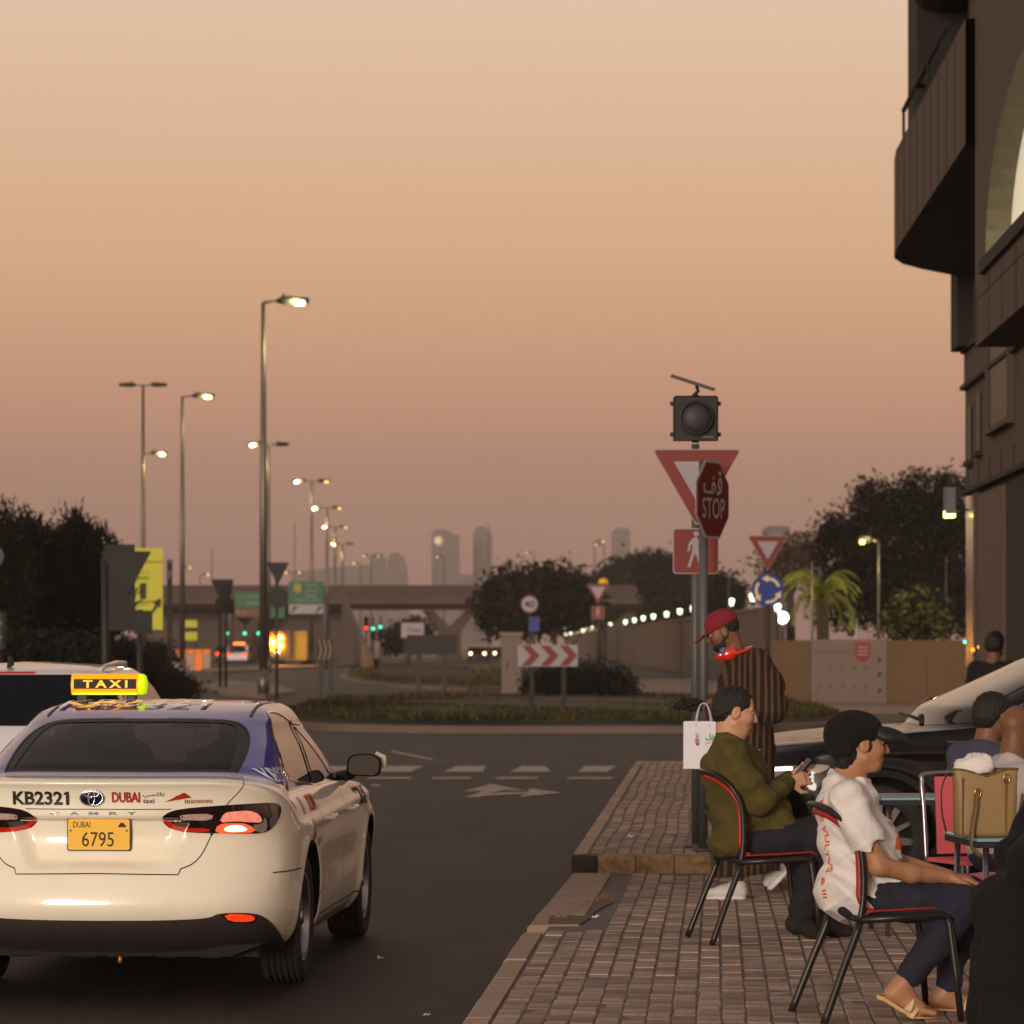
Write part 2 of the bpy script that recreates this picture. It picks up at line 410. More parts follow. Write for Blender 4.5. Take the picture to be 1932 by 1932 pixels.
for u, v in ((1034, 1752), (1036, 1733), (1060, 1722), (1085, 1712), (1106, 1702), (1150, 1690), (1158, 1697), (1140, 1708), (1122, 1722), (1112, 1738), (1096, 1752)):
    Y = (CAMH-0.085)*FPX/(v-1215); P.append((atx(u, Y), Y, pz(Y)+0.0045))
MB().add(P, [tuple(range(len(P)))]).build('mortar_patch', mat('grey_mortar', (104, 88, 78), 0.9, var=0.2, scale=8, bump=.4, bscale=50), pav)

# ---------------------------------------------------------------- roundabout island, verges, far paving
m_kerb2 = mat('far_kerb', (112, 94, 84), 0.85, var=0.15, scale=1.5)
def superellipse(cx, cy_, rx, ry, n=4.0, k=64):
    P = []
    for i in range(k):
        a = 2*math.pi*i/k; c, s = math.cos(a), math.sin(a)
        P.append((cx+rx*math.copysign(abs(c)**(2/n), c), cy_+ry*math.copysign(abs(s)**(2/n), s)))
    return P
def scale_poly(P, d):
    cx = sum(p[0] for p in P)/len(P); cy_ = sum(p[1] for p in P)/len(P)
    out = []
    for x, y in P:
        l = math.hypot(x-cx, y-cy_); out.append((cx+(x-cx)*(l-d)/l, cy_+(y-cy_)*(l-d)/l))
    return out
def island(name, P, top=0.30, kerb=0.14, mkerb=m_kerb2, mound=0.35):
    o = slab(name, P, 0, kerb, mkerb)
    inner = scale_poly(P, 0.3); n = len(inner)
    cx = sum(p[0] for p in P)/n; cy_ = sum(p[1] for p in P)/n
    V = [(x, y, kerb-.01) for x, y in inner]; F = []
    for r_i, (f, h) in enumerate(((0.8, .5), (.5, .85), (.2, 1.0))):
        V += [(cx+(x-cx)*f, cy_+(y-cy_)*f, kerb+mound*h) for x, y in inner]
        F += [(r_i*n+i, r_i*n+(i+1) % n, (r_i+1)*n+(i+1) % n, (r_i+1)*n+i) for i in range(n)]
    F.append(tuple(3*n+i for i in range(n)))
    MB().add(V, F, 0, True).build('turf', m_grass, o)
    return o, (cx, cy_)
RP = superellipse(1.0, 82, 6.4, 16.5, 3.4)
isl, _ = island('roundabout_island', RP, mound=0.22)
SP = [(at(u, v, 1)[0]*CAMH*FPX/(v-1215), CAMH*FPX/(v-1215)) for u, v in ((640, 1281), (680, 1291), (760, 1299), (880, 1305), (960, 1303), (1000, 1290), (1000, 1276), (900, 1269), (740, 1268), (660, 1271))]
spl, _ = island('splitter_island', SP, mound=0.25)
HP = [(atx(u, CAMH*FPX/(v-1215)), CAMH*FPX/(v-1215)) for u, v in ((-90, 1330), (120, 1330), (330, 1326), (374, 1312), (330, 1300), (250, 1290), (-90, 1290))]
vl, _ = island('road_verge', HP, mound=0.1)
# pale paved forecourt right of the roundabout and the footpath under the hoarding
m_pale = mat('pale_paving', (124, 104, 92), 0.85, var=0.12, scale=1.2)
FP = [(atx(u, CAMH*FPX/(v-1215)), CAMH*FPX/(v-1215)) for u, v in ((1190, 1333), (1330, 1338), (1560, 1345), (1900, 1350), (1900, 1318), (1480, 1300), (1300, 1286), (1190, 1288), (1040, 1320))]
slab('forecourt_paving', FP, 0, 0.12, m_pale)
FP2 = [(atx(u, CAMH*FPX/(v-1215)), CAMH*FPX/(v-1215)) for u, v in ((380, 1300), (420, 1312), (500, 1318), (560, 1310), (520, 1296), (430, 1288))]
slab('median_paving', FP2, 0, 0.12, m_pale)
FP3 = [(atx(u, CAMH*FPX/(v-1215)), CAMH*FPX/(v-1215)) for u, v in ((380, 1266), (640, 1253), (900, 1246), (900, 1249), (640, 1259), (400, 1272))]
slab('far_kerb_strip', FP3, 0, 0.14, m_kerb2)

# rough grass blades standing on the turf
def grass(name, P, n, h, z, mats, label, seed=2):
    r_ = random.Random(seed); mb = MB(); xs = [p[0] for p in P]; yy = [p[1] for p in P]
    from mathutils.geometry import intersect_point_line
    cnt = 0
    poly = P
    def inside(x, y):
        c = False; j = len(poly)-1
        for i in range(len(poly)):
            xi, yi = poly[i]; xj, yj = poly[j]
            if (yi > y) != (yj > y) and x < (xj-xi)*(y-yi)/(yj-yi)+xi: c = not c
            j = i
        return c
    while cnt < n:
        x = r_.uniform(min(xs), max(xs)); y = min(yy) + (max(yy)-min(yy))*r_.random()**1.4
        if not inside(x, y): continue
        hh = h*r_.uniform(.4, 1.3)*(1+.4*math.sin(x*1.3+y*.7)); a = r_.uniform(0, 6.28); w = hh*.28; dx, dy = math.cos(a)*w, math.sin(a)*w
        lx, ly = r_.uniform(-.5, .5)*hh, r_.uniform(-.5, .5)*hh
        mb.add([(x-dx, y-dy, z-.03), (x+dx, y+dy, z-.03), (x+lx, y+ly, z+hh)], [(0, 1, 2)], r_.choice((0, 0, 0, 1, 1, 2))); cnt += 1
    o = mb.build(name, mats); tag(o, label, 'grass', kind='stuff'); return o
gm = [mat('grass_olive', (60, 57, 28), 0.9), mat('grass_dark', (38, 40, 22), 0.9), mat('grass_straw', (104, 84, 38), 0.9)]
grass('grass', scale_poly(RP, .5), 40000, .085, .27, gm, 'rough olive and straw grass growing on the roundabout island')
grass('grass', scale_poly(SP, .6), 14000, .12, .25, gm, 'dark grass growing on the splitter island beyond the roundabout', 4)
# ---------------------------------------------------------------- street lamps
m_pole = mat('galvanised_pole', (104, 98, 92), 0.42, metal=0.75, var=0.1, scale=2)
m_polef = mat('grey_painted_pole', (84, 82, 84), 0.5, metal=0.2, var=0.1, scale=3)
m_dark = mat('dark_housing', (38, 36, 36), 0.6)
g_warm = glow('lamp_lens_warm', (255, 214, 120), 3)
g_white = glow('lamp_lens_white', (255, 238, 200), 4)
g_dim = glow('lamp_lens_dim', (255, 206, 116), 1.9)
def lamp(u, vtop, Y, label, arms=((1, g_warm),), wpx=None, arm=1.15, low=None, group='street lamps', base=0.0, lit=0, lits=1):
    x = atx(u, Y); zt = atz(vtop, Y)
    t = thing('street_lamp', (x, Y, base), label, 'street lamp', 0, group); h = zt-base
    r = 0.075 if wpx is None else wpx*Y/FPX/2
    MB().tube([(0, 0, 0), (0, 0, .9)], [r*1.5, r*1.5], 12).build('pole_base', m_pole, t)
    MB().tube([(0, 0, .9), (0, 0, h*.5), (0, 0, h)], [r*1.12, r*.9, r*.55], 12).build('pole', m_pole, t)
    def head(s, g, z, a):
        MB().tube([(0, 0, z), (s*a*.45, 0, z+.06)], [.05, .04], 8).build('arm', m_pole, t)
        hb = MB().tube([(s*a*.4, 0, z+.05), (s*a*.6, 0, z+.07), (s*a*.8, 0, z+.07), (s*a*1.42, 0, z+.06)], [(.05, .05), (.1, .16), (.08, .17), (.03, .12)], 10)
        hb.tube([(s*a*.62, 0, z+.1), (s*a*.62, 0, z+.28)], .035, 8)
        ho = hb.build('lamp_head', m_dark, t)
        if g is not None:
            MB().tube([(s*a*.95, 0, z+.005), (s*a*1.0, 0, z-.005), (s*a*1.25, 0, z-.005), (s*a*1.30, 0, z+.005)], [(.015, .04), (.035, .09), (.035, .09), (.015, .04)], 10).build('lens', g, ho)
    for s, g in arms: head(s, g, h, arm)
    if low: head(low[0], low[1], low[2]-base, arm)
    if lit:
        pl = bpy.data.lights.new('street_lamp_light', 'POINT'); pl.energy = lit; pl.color = (1, .80, .36); pl.shadow_soft_size = .12
        po = bpy.data.objects.new('lamp_light', pl); COL.objects.link(po); po.location = (x+lits*arm*1.1, Y-.1, (low[2] if low else zt)-.12)
    return t
lamp(497, 571, 109, 'tallest grey street lamp with bright white lens, standing behind the taxi roof', ((1, g_white),), 15, 1.0, lit=220)
lamp(344, 749, 176, 'single-arm street lamp between the yellow sign and the tall lamp', ((1, g_warm),), 10, 1.15, lit=220)
lamp(270, 728, 205, 'double-headed lamp post above the yellow sign with a lower lit arm', ((1, None), (-1, None)), 9, 1.0, (1, g_warm, atz(857, 205)), lit=200)
lamp(506.5, 840, 206, 'double-headed lamp half hidden behind the tallest street lamp', ((-1, g_white), (1, None)), 8, .85, lit=260, lits=-1)
for i, (u, v, Y, aa) in enumerate(((588, 909, 264, ((-1, g_white), (1, g_dim))), (617, 959, 316, ((-1, g_warm), (1, g_dim))), (632, 995, 366, ((-1, g_dim), (1, g_dim))), (646, 1027, 428, ((-1, g_dim), (1, None))))):
    lamp(u, v, Y, ['double-headed street lamp crossing the green overhead sign', 'second double lamp beyond the green sign, brighter on one arm',
         'third double lamp in the row receding to the bridge', 'smallest double lamp in the row receding to the bridge'][i], aa, 7, 1.0, group='lamp row receding to the bridge', lit=320, lits=-1)
far = [(700, 1049, 560, 'double lamp glowing above the bridge deck left of the curved roof towers', ((-1, g_dim), (1, g_dim))),
       (680, 1063, 600, 'single lamp glowing above the bridge beside the double lamp', ((-1, g_warm),)),
       (838, 1051, 560, 'lamp seen against the tower with the slanted roof', ((-1, g_dim),)),
       (1008, 1043, 560, 'lone lamp above the central trees', ((-1, g_dim),)),
       (1122, 1021, 470, 'taller of two lamps near the slim pale tower', ((1, g_dim),)),
       (1140, 1028, 470, 'shorter of two lamps near the slim pale tower', ((-1, g_dim),)),
       (378, 1084, 520, 'low lamp glowing left of the black back-turned give-way sign', ((1, g_warm),)),
       (343, 1071, 520, 'lamp glowing beside the middle single-arm street lamp', ((1, g_warm),)),
       (552, 1080, 600, 'lamp glowing over the inverted black triangle sign', ((1, g_warm), (-1, g_warm))),
       (922, 985, 620, 'thin unlit mast in front of the round-topped tower', ()),
       (400, 1035, 420, 'thin unlit mast above the back-turned give-way sign', ()),
       (556, 985, 420, 'thin unlit mast above the green overhead sign', ())]
for u, v, Y, lb, aa in far: lamp(u, v, Y, lb, aa, 3.4 if aa else 2.6, 1.0, group='distant lamps over the bridge')
lamp(1658, 1022, 100, 'lamp with yellowish post in front of the dark broadleaf tree', ((-1, g_dim),), 6.5, .42)
lamp(1532, 1060, 96, 'plain lit post standing before the floodlit palm', (), 6, .4)
lamp(1375, 1088, 150, 'short amber-lit post above the wall, over the red cap', ((-1, None),), 5, .5)
lamp(1785, 1048, 105, 'unlit thin grey post between the broadleaf tree and the building', (), 4, .4)

# ---------------------------------------------------------------- bridge and what stands under it
m_bridge = mat('bridge_concrete', (88, 74, 68), 0.9, var=0.14, scale=0.25, dirt=(62, 52, 48), dirt_scale=.12)
m_bridge2 = mat('bridge_parapet', (76, 64, 61), 0.9, var=0.1, scale=0.3)
br = thing('flyover_bridge', (0, 330, 0), 'long grey concrete flyover crossing behind the roundabout', 'bridge')
zb, zp, zt = atz(1149, 330), atz(1128, 330), atz(1104, 330)
MB().prism([(0, zb+.5), (1.8, zb), (9.5, zb), (11.5, zb+.5), (11.5, zp), (0, zp)], -36, 22, 'X').build('deck', m_bridge, br)
MB().box((-7, .1, (zp+zt)/2), (58, .35, zt-zp)).build('parapet', m_bridge2, br)
MB().box((-7, 11.3, (zp+zt)/2-.1), (58, .35, zt-zp)).build('parapet', m_bridge2, br)
for i in range(14):
    MB().box((-34+i*4.1, -.12, (zp+zt)/2), (.16, .1, zt-zp+.04)).build('parapet_joint', m_bridge, br)
for px in (-25.5, -6.0, 9.5):
    MB().prism([(-1.1, 0), (1.1, 0), (1.1, zb-2.2), (2.6, zb-.1), (1.6, zb-.1), (0, zb-1.6), (-1.6, zb-.1), (-2.6, zb-.1), (-1.1, zb-2.2)], 4.4, 6.4, 'Y', o=(px, 0, 0)).build('pier', m_bridge, br)
aw = MB().prism([(-36, 0), (-15.3, 0), (-15.9, zb), (-36, zb)], 8, 9, 'Y').build('abutment', m_bridge, br)
# curved ramp wall sweeping down from the bridge
cw = MB(); P = []
for k in range(15):
    t = k/14; u = 645+t*60; x = atx(u, 300+t*-70); y = 300-t*70
    P += [(x, y, 0), (x, y, 5.2*(1-t)**1.6+.7), (x+.35, y, 5.2*(1-t)**1.6+.7), (x+.35, y, 0)]
F = []
for k in range(14):
    a = k*4; F += [(a, a+4, a+5, a+1), (a+1, a+5, a+6, a+2), (a+2, a+6, a+7, a+3)]
tag(cw.add(P, F).build('ramp_wall', m_bridge), 'curved pale ramp wall sweeping down from the flyover', 'wall')

# skyline
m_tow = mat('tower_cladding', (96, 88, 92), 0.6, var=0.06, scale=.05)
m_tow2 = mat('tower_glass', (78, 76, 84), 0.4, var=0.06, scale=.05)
def tower(poly, Y, dep, label, extra=None, m=m_tow, floors=0):
    cx = sum(p[0] for p in poly)/len(poly)
    t = thing('tower', (atx(cx, Y), Y, 0), label, 'tower', 0, 'hazy towers on the skyline')
    Q = [(atx(u, Y)-atx(cx, Y), max(0, atz(v, Y))) for u, v in poly]
    MB().prism(Q, -dep/2, dep/2, 'Y').build('tower_block', m, t)
    x0, x1 = min(q[0] for q in Q), max(q[0] for q in Q); zt_ = max(q[1] for q in Q)
    w = x1-x0
    for k in range(floors):
        z = 8 + k*(zt_*.86-8)/floors
        MB().box(((x0+x1)/2, -dep/2-.15, z), (w*.9, .3, 1.5)).build('window_band', m_tow2, t)
    if extra: extra(t, Q, dep)
    return t
def crown_ball(t, Q, dep):
    MB().lathe([(0.01, -3.4), (2.2, -2.4), (3.2, 0), (2.2, 2.4), (.01, 3.4)], 16, o=(Q[0][0]+4.5, -dep/2, Q[1][1]-5)).build('roof_light', glow('tower_light', (255, 226, 190), .38), t)
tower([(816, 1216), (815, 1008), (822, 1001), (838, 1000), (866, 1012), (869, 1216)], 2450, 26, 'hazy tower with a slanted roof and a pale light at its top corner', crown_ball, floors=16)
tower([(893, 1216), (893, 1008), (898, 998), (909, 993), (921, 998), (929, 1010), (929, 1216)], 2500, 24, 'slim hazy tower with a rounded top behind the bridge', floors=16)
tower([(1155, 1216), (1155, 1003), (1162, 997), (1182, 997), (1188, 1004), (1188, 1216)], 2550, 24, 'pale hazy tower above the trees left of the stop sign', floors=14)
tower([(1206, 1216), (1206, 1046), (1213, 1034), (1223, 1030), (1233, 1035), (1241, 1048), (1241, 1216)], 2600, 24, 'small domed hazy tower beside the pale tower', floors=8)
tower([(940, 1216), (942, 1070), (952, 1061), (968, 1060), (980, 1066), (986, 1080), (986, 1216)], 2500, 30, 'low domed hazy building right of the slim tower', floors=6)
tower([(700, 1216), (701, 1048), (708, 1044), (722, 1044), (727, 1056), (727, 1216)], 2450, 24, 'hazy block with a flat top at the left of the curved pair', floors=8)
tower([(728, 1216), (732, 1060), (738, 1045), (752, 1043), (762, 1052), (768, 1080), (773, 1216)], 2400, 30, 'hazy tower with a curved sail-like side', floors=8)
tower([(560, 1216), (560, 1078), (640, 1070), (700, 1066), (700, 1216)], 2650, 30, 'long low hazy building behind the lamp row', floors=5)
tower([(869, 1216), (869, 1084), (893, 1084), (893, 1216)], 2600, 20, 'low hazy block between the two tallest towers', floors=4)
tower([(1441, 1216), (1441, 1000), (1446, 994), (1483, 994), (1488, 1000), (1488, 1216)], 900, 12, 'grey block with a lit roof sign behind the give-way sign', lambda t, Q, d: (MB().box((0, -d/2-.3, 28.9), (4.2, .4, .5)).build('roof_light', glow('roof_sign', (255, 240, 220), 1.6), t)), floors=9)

# ---------------------------------------------------------------- trees
m_bark = mat('tree_bark', (62, 52, 44), 0.95, var=0.2, scale=6)
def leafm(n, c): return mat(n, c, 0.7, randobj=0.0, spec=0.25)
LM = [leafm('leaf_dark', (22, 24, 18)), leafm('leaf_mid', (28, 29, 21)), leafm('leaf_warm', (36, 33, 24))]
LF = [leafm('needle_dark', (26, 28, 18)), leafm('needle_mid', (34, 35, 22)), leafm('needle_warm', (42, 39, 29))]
def in_ellipsoid(r_, c, rad, shell=.35):
    while True:
        p = Vector((r_.uniform(-1, 1), r_.uniform(-1, 1), r_.uniform(-1, 1)))
        if shell < p.length < 1:
            if r_.random() < .22: p = p*r_.uniform(1.0, 1.28)
            return Vector((c[0]+p[0]*rad[0], c[1]+p[1]*rad[1], c[2]+p[2]*rad[2]))
def tree(u, Y, label, blobs, leaves=5000, size=.18, clump=.45, mats=LM, seed=1, trunk=None, style='leaf', group='trees', name='tree', per=22):
    """blobs: (du px, v px, rx px, rz px) in the picture's plane, turned into metres at depth Y"""
    r_ = random.Random(seed); k = Y/FPX; x0 = atx(u, Y)
    t = thing(name, (x0, Y, 0), label, 'tree', 0, group)
    B = [(Vector(((du)*k, 0, atz(v, Y))), (rx*k, min(rx, 90)*k*.9, rz*k)) for du, v, rx, rz in blobs]
    tot = sum(b[1][0]*b[1][2] for b in B); mb = MB(); wd_ = MB()
    top = max(B, key=lambda b: b[1][0]*b[1][2])[0]
    th = max(1.0, min(b[0].z-b[1][2]*.8 for b in B)); tr = trunk or max(.12, (top.z)*.035)
    wd_.tube([(0, 0, 0), (.06, .02, th*.5), (top.x*.3, 0, th), (top.x*.8, 0, top.z)], [tr*1.25, tr, tr*.85, tr*.35], 9)
    for c, rad in B:
        n = int(leaves*rad[0]*rad[2]/tot/per)+3
        wd_.tube([(0, 0, th*.85), (c.x*.5, c.y*.5+r_.uniform(-.2, .2), (th+c.z)/2), tuple(c), (c.x+r_.uniform(-.3, .3)*rad[0], c.y, c.z+rad[2]*.7)], [tr*.6, tr*.4, tr*.22, tr*.06], 6)
        for _ in range(n):
            p = in_ellipsoid(r_, c, rad)
            mi = r_.choice((0, 0, 1, 1, 2)); cs = clump*r_.uniform(.5, 1.3)
            if r_.random() < .3: wd_.tube([c.lerp(p, .35), p], [tr*.12, tr*.03], 4)
            for _ in range(per):
                if style == 'leaf':
                    d = Vector((r_.gauss(0, .5), r_.gauss(0, .5), r_.gauss(0, .4)))*cs; q = p+d; s = size*r_.uniform(.5, 1.3)
                    a = Vector((r_.gauss(0, 1), r_.gauss(0, 1), r_.gauss(0, 1))).normalized(); b = a.orthogonal().normalized()
                    mb.add([q-a*s, q-b*s*.45, q+a*s, q+b*s*.45], [(0, 1, 2, 3)], mi)
                else:      # feathery upright spray
                    d = Vector((r_.gauss(0, .35), r_.gauss(0, .35), r_.uniform(-.4, .9)))*cs; q = p+d; s = size*r_.uniform(.8, 2.2)
                    a = Vector((d.x*.9+r_.gauss(0, .25), d.y*.9+r_.gauss(0, .25), .55+r_.gauss(0, .3))).normalized(); b = a.orthogonal().normalized()*.16
                    mb.add([q-a*s*.3, q+b*s, q+a*s, q-b*s], [(0, 1, 2, 3)], mi)
    wd_.build('trunk', m_bark, t); mb.build('crown', mats, t)
    return t
G1 = 'feathery trees behind the white car'
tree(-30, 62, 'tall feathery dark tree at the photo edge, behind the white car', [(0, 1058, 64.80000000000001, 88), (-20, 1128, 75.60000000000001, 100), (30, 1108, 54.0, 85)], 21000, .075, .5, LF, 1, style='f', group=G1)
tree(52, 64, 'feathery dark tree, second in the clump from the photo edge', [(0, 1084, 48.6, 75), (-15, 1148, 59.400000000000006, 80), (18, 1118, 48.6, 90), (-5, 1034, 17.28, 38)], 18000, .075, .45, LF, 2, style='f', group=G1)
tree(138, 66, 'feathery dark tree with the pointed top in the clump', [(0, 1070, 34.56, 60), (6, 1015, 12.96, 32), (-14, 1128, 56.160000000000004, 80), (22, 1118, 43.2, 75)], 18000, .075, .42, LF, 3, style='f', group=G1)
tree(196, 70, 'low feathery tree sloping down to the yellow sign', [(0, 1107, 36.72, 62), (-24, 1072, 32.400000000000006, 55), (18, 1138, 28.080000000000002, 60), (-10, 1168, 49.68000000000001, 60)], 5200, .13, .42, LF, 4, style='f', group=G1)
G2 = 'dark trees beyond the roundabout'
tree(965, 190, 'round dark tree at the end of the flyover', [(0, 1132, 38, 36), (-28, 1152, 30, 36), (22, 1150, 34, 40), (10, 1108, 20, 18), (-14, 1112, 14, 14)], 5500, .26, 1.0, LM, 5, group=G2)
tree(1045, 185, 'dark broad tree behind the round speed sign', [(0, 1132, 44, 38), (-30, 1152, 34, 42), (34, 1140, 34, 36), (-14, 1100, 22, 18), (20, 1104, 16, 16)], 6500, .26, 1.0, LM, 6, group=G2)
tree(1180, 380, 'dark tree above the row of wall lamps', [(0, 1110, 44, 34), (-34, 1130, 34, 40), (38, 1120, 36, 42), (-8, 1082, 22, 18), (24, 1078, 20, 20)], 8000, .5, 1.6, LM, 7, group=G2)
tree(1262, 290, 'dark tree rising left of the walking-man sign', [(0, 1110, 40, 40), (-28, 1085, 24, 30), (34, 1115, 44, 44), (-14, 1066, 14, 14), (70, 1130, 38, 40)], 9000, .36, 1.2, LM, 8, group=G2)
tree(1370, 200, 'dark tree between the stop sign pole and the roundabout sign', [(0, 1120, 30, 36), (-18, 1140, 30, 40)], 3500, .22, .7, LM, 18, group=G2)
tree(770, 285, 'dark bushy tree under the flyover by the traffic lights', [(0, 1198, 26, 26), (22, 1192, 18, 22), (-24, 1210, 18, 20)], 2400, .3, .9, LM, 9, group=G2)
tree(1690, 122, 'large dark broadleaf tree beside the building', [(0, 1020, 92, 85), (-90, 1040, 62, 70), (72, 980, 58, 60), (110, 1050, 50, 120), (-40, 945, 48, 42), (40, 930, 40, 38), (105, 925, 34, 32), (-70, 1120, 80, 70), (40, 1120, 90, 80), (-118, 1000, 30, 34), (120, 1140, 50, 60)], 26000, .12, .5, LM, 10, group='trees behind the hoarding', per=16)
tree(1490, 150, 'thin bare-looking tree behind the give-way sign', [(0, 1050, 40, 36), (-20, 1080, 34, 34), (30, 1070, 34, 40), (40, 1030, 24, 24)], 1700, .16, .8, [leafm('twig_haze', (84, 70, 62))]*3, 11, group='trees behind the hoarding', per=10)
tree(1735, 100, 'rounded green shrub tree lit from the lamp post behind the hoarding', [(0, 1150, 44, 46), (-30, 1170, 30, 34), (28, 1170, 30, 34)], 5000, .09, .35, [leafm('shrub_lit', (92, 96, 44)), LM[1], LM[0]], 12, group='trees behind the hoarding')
# palm lit by the lamp
def palm(u, vtop, Y, label):
    r_ = random.Random(21); x = atx(u, Y); h = atz(vtop, Y)
    t = thing('palm_tree', (x, Y, 0), label, 'palm tree')
    MB().tube([(0, 0, 0), (.05, 0, h*.5), (0, 0, h)], [.2, .17, .19], 12).build('trunk', m_bark, t)
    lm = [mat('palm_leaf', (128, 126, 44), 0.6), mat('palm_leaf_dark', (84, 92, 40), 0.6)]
    cr_ = MB()
    for i in range(34):
        a = i*2.39996; el = R(r_.uniform(-15, 78)); L = r_.uniform(1.15, 1.6); d = Vector((math.cos(a), math.sin(a), 0)); p = Vector((0, 0, h)); pts = [p.copy()]
        for s in range(10):
            e = el - R(115)*(s/9)**1.3; p = p + (d*math.cos(e) + Vector((0, 0, 1))*math.sin(e))*L/10; pts.append(p.copy())
        cr_.tube(pts, [.018*(1-i_/12) for i_ in range(len(pts))], 4, 1)
        sd_ = d.cross(Vector((0, 0, 1)))
        for s in range(1, 10):
            for k2 in range(3):
                q = pts[s].lerp(pts[s+1], k2/3) if s < 10 else pts[s]
                for sg in (-1, 1):
                    tip = q + sd_*sg*.30*math.sin(math.pi*min(1, (s+1)/11)+.25) + d*.16 + Vector((0, 0, -.14+r_.uniform(-.06, .04)))
                    w = d*.018
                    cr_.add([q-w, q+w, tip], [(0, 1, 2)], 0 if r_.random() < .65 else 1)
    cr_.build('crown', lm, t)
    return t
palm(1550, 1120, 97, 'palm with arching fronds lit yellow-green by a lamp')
def hedge(u, Y, label, blobs, leaves, size, seed, clump=.3):
    t = tree(u, Y, label, blobs, leaves, size, clump, [leafm('hedge_dark', (26, 27, 20)), leafm('hedge_mid', (32, 33, 24)), leafm('hedge_warm', (40, 37, 26))], seed, trunk=.05, group='clipped shrubs', name='shrub')
    t['category'] = 'shrub'; return t
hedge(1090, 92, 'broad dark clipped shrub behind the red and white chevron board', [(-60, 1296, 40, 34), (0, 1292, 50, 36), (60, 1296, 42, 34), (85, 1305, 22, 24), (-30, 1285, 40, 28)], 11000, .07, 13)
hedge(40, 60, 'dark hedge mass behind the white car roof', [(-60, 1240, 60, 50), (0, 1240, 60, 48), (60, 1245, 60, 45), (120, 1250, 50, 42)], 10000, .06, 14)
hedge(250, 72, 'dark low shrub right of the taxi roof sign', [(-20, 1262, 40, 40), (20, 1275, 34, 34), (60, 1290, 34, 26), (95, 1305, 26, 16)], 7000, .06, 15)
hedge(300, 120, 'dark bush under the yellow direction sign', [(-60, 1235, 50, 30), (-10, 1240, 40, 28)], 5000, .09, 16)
# ---------------------------------------------------------------- signs and roadside furniture
m_red = mat('sign_red', (112, 22, 15), 0.45, var=0.06, scale=6)
m_stop = mat('stop_sign_red', (98, 27, 12), 0.45, var=0.08, scale=6)
m_white = mat('sign_white', (150, 141, 148), 0.5, var=0.04, scale=5)
m_signback = mat('sign_back', (36, 33, 33), 0.7, metal=.0, var=.1, scale=4)
m_blue = mat('sign_blue', (16, 42, 118), 0.45)
m_black = mat('sign_black', (22, 20, 20), 0.6)
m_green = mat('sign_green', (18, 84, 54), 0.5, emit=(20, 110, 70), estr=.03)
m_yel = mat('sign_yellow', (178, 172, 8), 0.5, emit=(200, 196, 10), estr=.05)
m_peach = mat('sign_arrow_buff', (220, 190, 160), 0.5)
def rpoly(poly, r, n=5):
    """round the corners of a polygon"""
    out = []; k = len(poly)
    for i in range(k):
        p = Vector(poly[i]); a = (Vector(poly[i-1])-p); b = (Vector(poly[(i+1) % k])-p)
        d = min(r, a.length*.45, b.length*.45); s, e = p+a.normalized()*d, p+b.normalized()*d
        for j in range(n+1):
            t = j/n; out.append(tuple(s*(1-t)**2+p*2*t*(1-t)+e*t**2))
    return out
def plate(name, poly, m, parent, y0=0.0, th=.006, o=(0, 0, 0)): return MB().prism(poly, y0, y0+th, 'Y', o=o).build(name, m, parent)
def tri(w, h, r=.03): return rpoly([(-w/2, 0), (w/2, 0), (0, -h)], r)
def octagon(w, h, c=.29): return [(-w/2, -h*(.5-c)), (-w/2+w*c, -h/2), (w/2-w*c, -h/2), (w/2, -h*(.5-c)), (w/2, h*(.5-c)), (w/2-w*c, h/2), (-w/2+w*c, h/2), (-w/2, h*(.5-c))]
def disc(r, n=40): return [(r*math.cos(2*math.pi*i/n), r*math.sin(2*math.pi*i/n)) for i in range(n)]
def off(poly, dx, dz): return [(a+dx, b+dz) for a, b in poly]
def yield_sign(parent, w, h, z, y=-.02, border=.205, dark=False):
    """inverted triangle: backing, red field, white centre; top edge at z"""
    s = plate('yield_plate', off(tri(w, h), 0, z), m_signback if dark else m_white, parent, y)
    if not dark:
        k = .965; plate('red_border', off(tri(w*k, h*k), 0, z-h*(1-k)*.36), m_red, s, y-.004, .004)
        k = 1-border*2.35; plate('white_centre', off(tri(w*k, h*k, .015), 0, z-h*border*.78), m_white, s, y-.008, .004)
    return s
WALK = [[(-.012, .36), (.03, .36), (.05, .30), (.16, .26), (.21, .10), (.17, .06), (.15, .08), (.11, .20), (.06, .22), (.075, .02), (.17, -.36), (.10, -.38), (.015, -.08), (-.03, -.06), (-.13, -.37), (-.20, -.36), (-.09, 0), (-.075, .19), (-.115, .15), (-.14, .02), (-.20, .02), (-.17, .20), (-.09, .31)], off(disc(.062, 20), .01, .435)]
def walk_sign(parent, w, z, y=-.02, bg=m_red, tilt=0):
    s = plate('pedestrian_plate', off(rpoly([(-w/2, -w/2), (w/2, -w/2), (w/2, w/2), (-w/2, w/2)], w*.09), 0, z), m_white, parent, y)
    k = w*.955; plate('red_field', off(rpoly([(-k/2, -k/2), (k/2, -k/2), (k/2, k/2), (-k/2, k/2)], w*.08), 0, z), bg, s, y-.004, .004)
    fg = MB()
    for poly in WALK: fg.prism([(a*w*.92, b*w*.92+z-.02*w) for a, b in poly], y-.009, y-.005, 'Y')
    fg.build('walking_figure', m_white, s); return s

